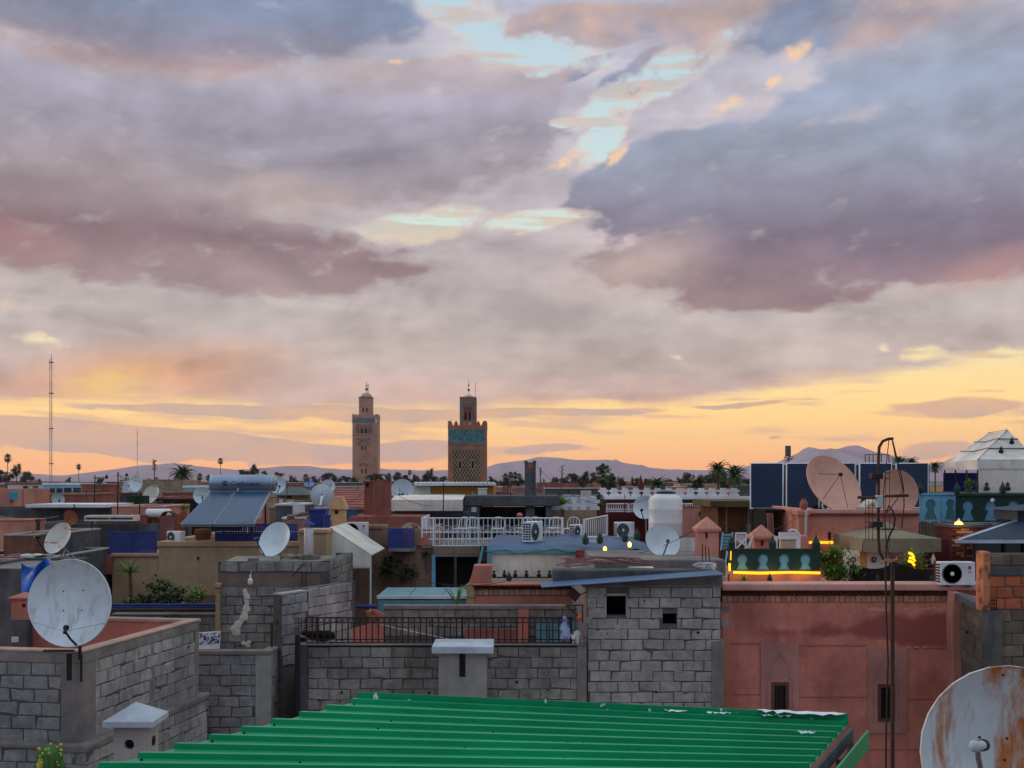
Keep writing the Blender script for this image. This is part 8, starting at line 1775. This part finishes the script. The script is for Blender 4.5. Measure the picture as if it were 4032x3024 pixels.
def telecom(label, px, y0, y1, Y, n=14, spread=14):
    t = thing('telecom_mast', label, 'mast', (X(px, Y), Y, 0)); MB().tube([(X(px, Y), Y, 0), W(px, y0, Y)], L(3, Y), 7, L(2, Y)).build('pole', M_concd, t); r = random.Random(int(px))
    for i in range(n):
        a = 2.4*i; p = W(px, y0+(y1-y0)*.55*(i/n), Y); MB().tube([p, p+Vector((cos(a)*L(spread, Y), sin(a)*L(spread, Y), L(r.uniform(-4, 8), Y)))], L(1.6, Y), 4).build('arm', M_concd, t)
telecom('telecom mast disguised as a conifer over the beige wall', 608, 1812, 1890, 200, 22, 9); telecom('lamp mast with a ring of spikes right of the kitchen chimney', 2213, 1834, 1930, 150, 9, 12)
telecom('telecom mast crowned with box antennas and spikes behind the collectors', 3105, 1800, 1830, 90, 12, 20); MB().pb(3096, 3114, 1755, 1798, 90, .4).build('antenna_box', M_concd, label='grey antenna box topping the spiky telecom mast', cat='antenna')
telecom('cluster aerial mast beside the kitchen chimney', 2128, 1842, 1900, 180, 10, 6)
wp_ = MB().tube([W(3095, 1812, 60), W(3095, 2000, 60)], .05, 6); wp_.build('support_post', M_steel, label='slim steel post behind the solar collectors', cat='post')
fr2 = thing('roof_frame', 'bare metal frame cage on the roof behind the hooked pole', 'frame', W(3455, 1830, 40))
for px in (3407, 3422, 3438, 3470, 3500): MB().tube([W(px, 1830, 40), W(px, 1790, 40)], .018, 4).build('bar', M_iron, fr2)
MB().tube([W(3407, 1790, 40), W(3502, 1790, 40)], .018, 4).build('bar', M_iron, fr2); MB().box(X(3398, 40), X(3660, 40), 40, 43, 0, Z(1830, 40)).build('roof_base', M_concd, fr2)
# ================================================================ the rest of the old town
r = random.Random(77); cols = [(M_tan, 'tan'), (M_salmon, 'salmon'), (M_red, 'red-brown'), (M_concd, 'grey'), (M_whited, 'whitewashed'), (M_brown, 'brown')]
for (Ya, Yb_, pa0, pb0_, n, x_0, x_1) in ((46, 60, 1990, 2030, 16, -300, 4300), (66, 95, 1938, 1965, 20, -300, 4300), (115, 170, 1912, 1926, 26, -300, 4300), (190, 300, 1899, 1908, 34, -300, 4300), (340, 520, 1895, 1900, 36, -300, 4300)):
    for i in range(n):
        Yq = r.uniform(Ya, Yb_); w = r.uniform(.8, 1.35)*(x_1-x_0)/n; px = x_0+(x_1-x_0)*(i+.5)/n+r.uniform(-.2, .2)*w; py = r.uniform(pa0, pb0_)
        mt, cn = r.choice(cols); wl = w
        if Yq < 110 and px < 1000: continue
        h = house('town_house', f'{cn} flat-roofed house among the crowded far roofs', px-wl/2, px+wl/2, py, Yq, r.uniform(5, 9), mt, r.choice((None, M_conc, M_whited, mt)), group=f'{cn} houses of the old town', cope_h=max(2, 120/Yq))
        if r.random() < .5:
            a = px+r.uniform(-.3, .2)*wl; MB().pb(a, a+r.uniform(.12, .3)*wl, py-r.uniform(.15, .5)*500/Yq*.9, py+4, Yq+2, 2).build('stair_head', r.choice((mt, M_whited, M_conc)), h)
        if Yq < 180:
            for k in range(r.randint(1, 3)):
                a = px+r.uniform(-.42, .3)*wl; ww_, wh = 520/Yq*1.0, 620/Yq; w_ = MB().pb(a, a+ww_*1.4, py+wh*1.4, py+wh*2.8, Yq-.04, .05).build('window', M_dark, h)

# ================================================================ small things on the roofs
r = random.Random(91)
def yagi(px, y0, y1, Y):
    t = thing('tv_aerial', 'thin rake-like television aerial on a roof mast', 'aerial', W(px, y1, Y), 'television aerials on the roofs'); p = W(px, y0, Y)
    MB().tube([W(px, y1, Y), p], .016, 5).build('mast', M_black, t); a = r.uniform(-.6, .6); d = Vector((cos(a), sin(a), 0)); MB().tube([p-d*.4, p+d*.5], .01, 4).build('boom', M_steel, t); s = Vector((-d.y, d.x, 0))
    for i in range(7): q = p-d*.4+d*.15*i; MB().tube([q-s*.22-Vector((0, 0, .0)), q+s*.22], .007, 4).build('element', M_steel, t)
for px, y0, y1, Y in ((1240, 1885, 1990, 52), (1410, 1880, 1960, 55), (640, 1955, 2000, 38), (2150, 1900, 1960, 42), (2460, 1945, 2020, 50), (2700, 1925, 1970, 53), (880, 1905, 1990, 50), (90, 1930, 2000, 44), (2010, 1915, 1952, 42), (1130, 1905, 1990, 48), (2760, 1880, 1975, 58), (340, 1930, 2000, 42)): yagi(px, y0, y1, Y)
def sagline(a, b, drop, n=10): return [a.lerp(b, i/n)-Vector((0, 0, drop*4*(i/n)*(1-i/n))) for i in range(n+1)]
for i, (a, b, dp_) in enumerate((((300, 2075, 33), (700, 1960, 44), .5), ((700, 2040, 31), (1240, 2010, 31), .35), ((1265, 1990, 36), (1470, 1900, 37), .3), ((860, 2330, 24.2), (1110, 2345, 22.1), .12), ((1990, 2290, 24.6), (1510, 2230, 28), .25), ((2330, 2180, 26), (2745, 2080, 24.6), .25), ((463, 1870, 34), (1190, 1890, 60), .8), ((1535, 1930, 36.8), (1830, 1960, 40), .4), ((2110, 1830, 40.5), (2560, 1960, 31), .7), ((2840, 2060, 24.6), (3150, 2030, 28.6), .3))):
    MB().tube(sagline(W(*a), W(*b), dp_), .007, 5).build('slack_cable', M_black, label='thin black cable slung slack between rooftops', cat='cable', group='slack cables between the roofs')
def laundry(label, a, b, cols_, drop=.1):
    t = thing('washing_line', label, 'laundry', Vector(a)-Vector((0, 0, .6))); pts = sagline(Vector(a), Vector(b), drop, 24); MB().tube(pts, .006, 4).build('line', M_whited, t); k = 1
    for c in cols_:
        w = r.randint(2, 4); h = r.uniform(.35, .75)
        if k+w > 23: break
        mb = MB()
        for j in range(w+1):
            p = pts[k+j]
            for q in range(4): mb.v.append(p+Vector((r.uniform(-.02, .02), .05*sin(j*2.0+q), -h*q/3)))
        for j in range(w):
            for q in range(3): e = j*4+q; mb.f.append([e, e+1, e+5, e+4])
        mb.build('garment', c, t, smooth=True); k += w+1
mc = [mat('washing_'+n, c, .9, .12, 4, .2) for n, c in (('red', (150, 62, 60)), ('blue', (72, 96, 140)), ('grey', (130, 130, 134)), ('sand', (190, 170, 140)))]
laundry('washing line with coloured clothes behind the orange parapet', W(440, 1972, 40), W(640, 1972, 40), [mc[0], M_whited, mc[1], mc[3], mc[2], M_whited])
laundry('washing line with pale cloths behind the scrollwork balcony', W(1090, 1962, 54), W(1300, 1962, 54), [M_whited, mc[3], mc[2], mc[1], M_whited, mc[0]])
laundry('washing line with dark cloths left of the rusty dish', W(-10, 2030, 36), W(230, 2032, 36), [mc[2], mc[0], mc[1], mc[3], mc[2]])
def junk(name, label, cat, px, py, Y, n, mt, s=(.06, .2), sp_=40, group=None):
    mb = MB()
    for i in range(n):
        c = W(px+r.uniform(-sp_, sp_), py, Y+r.uniform(-.3, .5)); a = r.uniform(0, 3); k = len(mb.v); w, d, h = (r.uniform(*s) for _ in range(3)); mb.box(-w, w, -d, d, 0, h); mb.xf(Matrix.Translation(c) @ Matrix.Rotation(a, 4, 'Z') @ Matrix.Rotation(r.uniform(-.2, .2), 4, 'X'), k)
    return mb.build(name, mt, label=label, cat=cat, group=group, kind='stuff')
junk('rubble', 'broken cement rubble on the flat roof under the rusty dish', 'rubble', 120, 2204, 27.5, 34, M_asb, (.04, .14), 150)
junk('rubble', 'scattered rubble and plank ends on the window block house roof', 'rubble', 2560, 2240, 24.2, 26, M_cem, (.03, .12), 170)
junk('rubble', 'stacked broken blocks on top of the block tower', 'rubble', 1180, 2206, 26.0, 12, M_blockw, (.05, .14), 70)
junk('timber_scraps', 'brown timber scraps on the grey shed roofs', 'timber', 500, 2062, 34.0, 18, M_wood, (.03, .3), 110)
junk('timber_scraps', 'timber scraps stacked behind the blue hutch', 'timber', 1160, 2050, 36.8, 14, M_woodg, (.03, .28), 60)
for i, (px, py, Y, mt, lb) in enumerate(((470, 2060, 33.4, mc[1], 'blue plastic crate on the grey shed roof'), (560, 2060, 33.5, M_red, 'red plastic crate on the grey shed roof'), (1385, 2036, 37.0, M_tarp, 'blue water can on the terracotta parapet'), (2330, 2150, 30.5, M_whited, 'white bucket on the blue tarpaulin'), (1900, 1950, 41.0, M_poly, 'white jerrycan on the concrete kitchen slab'), (3100, 2165, 24.8, mc[3], 'sand-coloured box behind the lit screen'))):
    c = W(px, py, Y); MB().box(c.x-.16, c.x+.16, c.y-.12, c.y+.12, c.z, c.z+.22).box(c.x-.18, c.x+.18, c.y-.14, c.y+.14, c.z+.22, c.z+.26).build('crate', mt, label=lb, cat='crate', bev=.01)
for px, y0, y1, Y, lb in ((1345, 2000, 2055, 33.9, 'rusty vent pipe beside the tan chimney'), (2215, 2010, 2060, 37.5, 'rusty vent pipe behind the white balustrade'), (150, 2050, 2100, 30.2, 'rusty vent pipe on the cement shed'), (960, 2035, 2066, 33, 'rusty vent pipe behind the blue lattice')):
    MB().tube([W(px, y1, Y), W(px, y0, Y)], .05, 10).tube([W(px-8, y0, Y), W(px+8, y0, Y)], .05, 10).build('vent_pipe', M_iron, label=lb, cat='pipe', smooth=True)
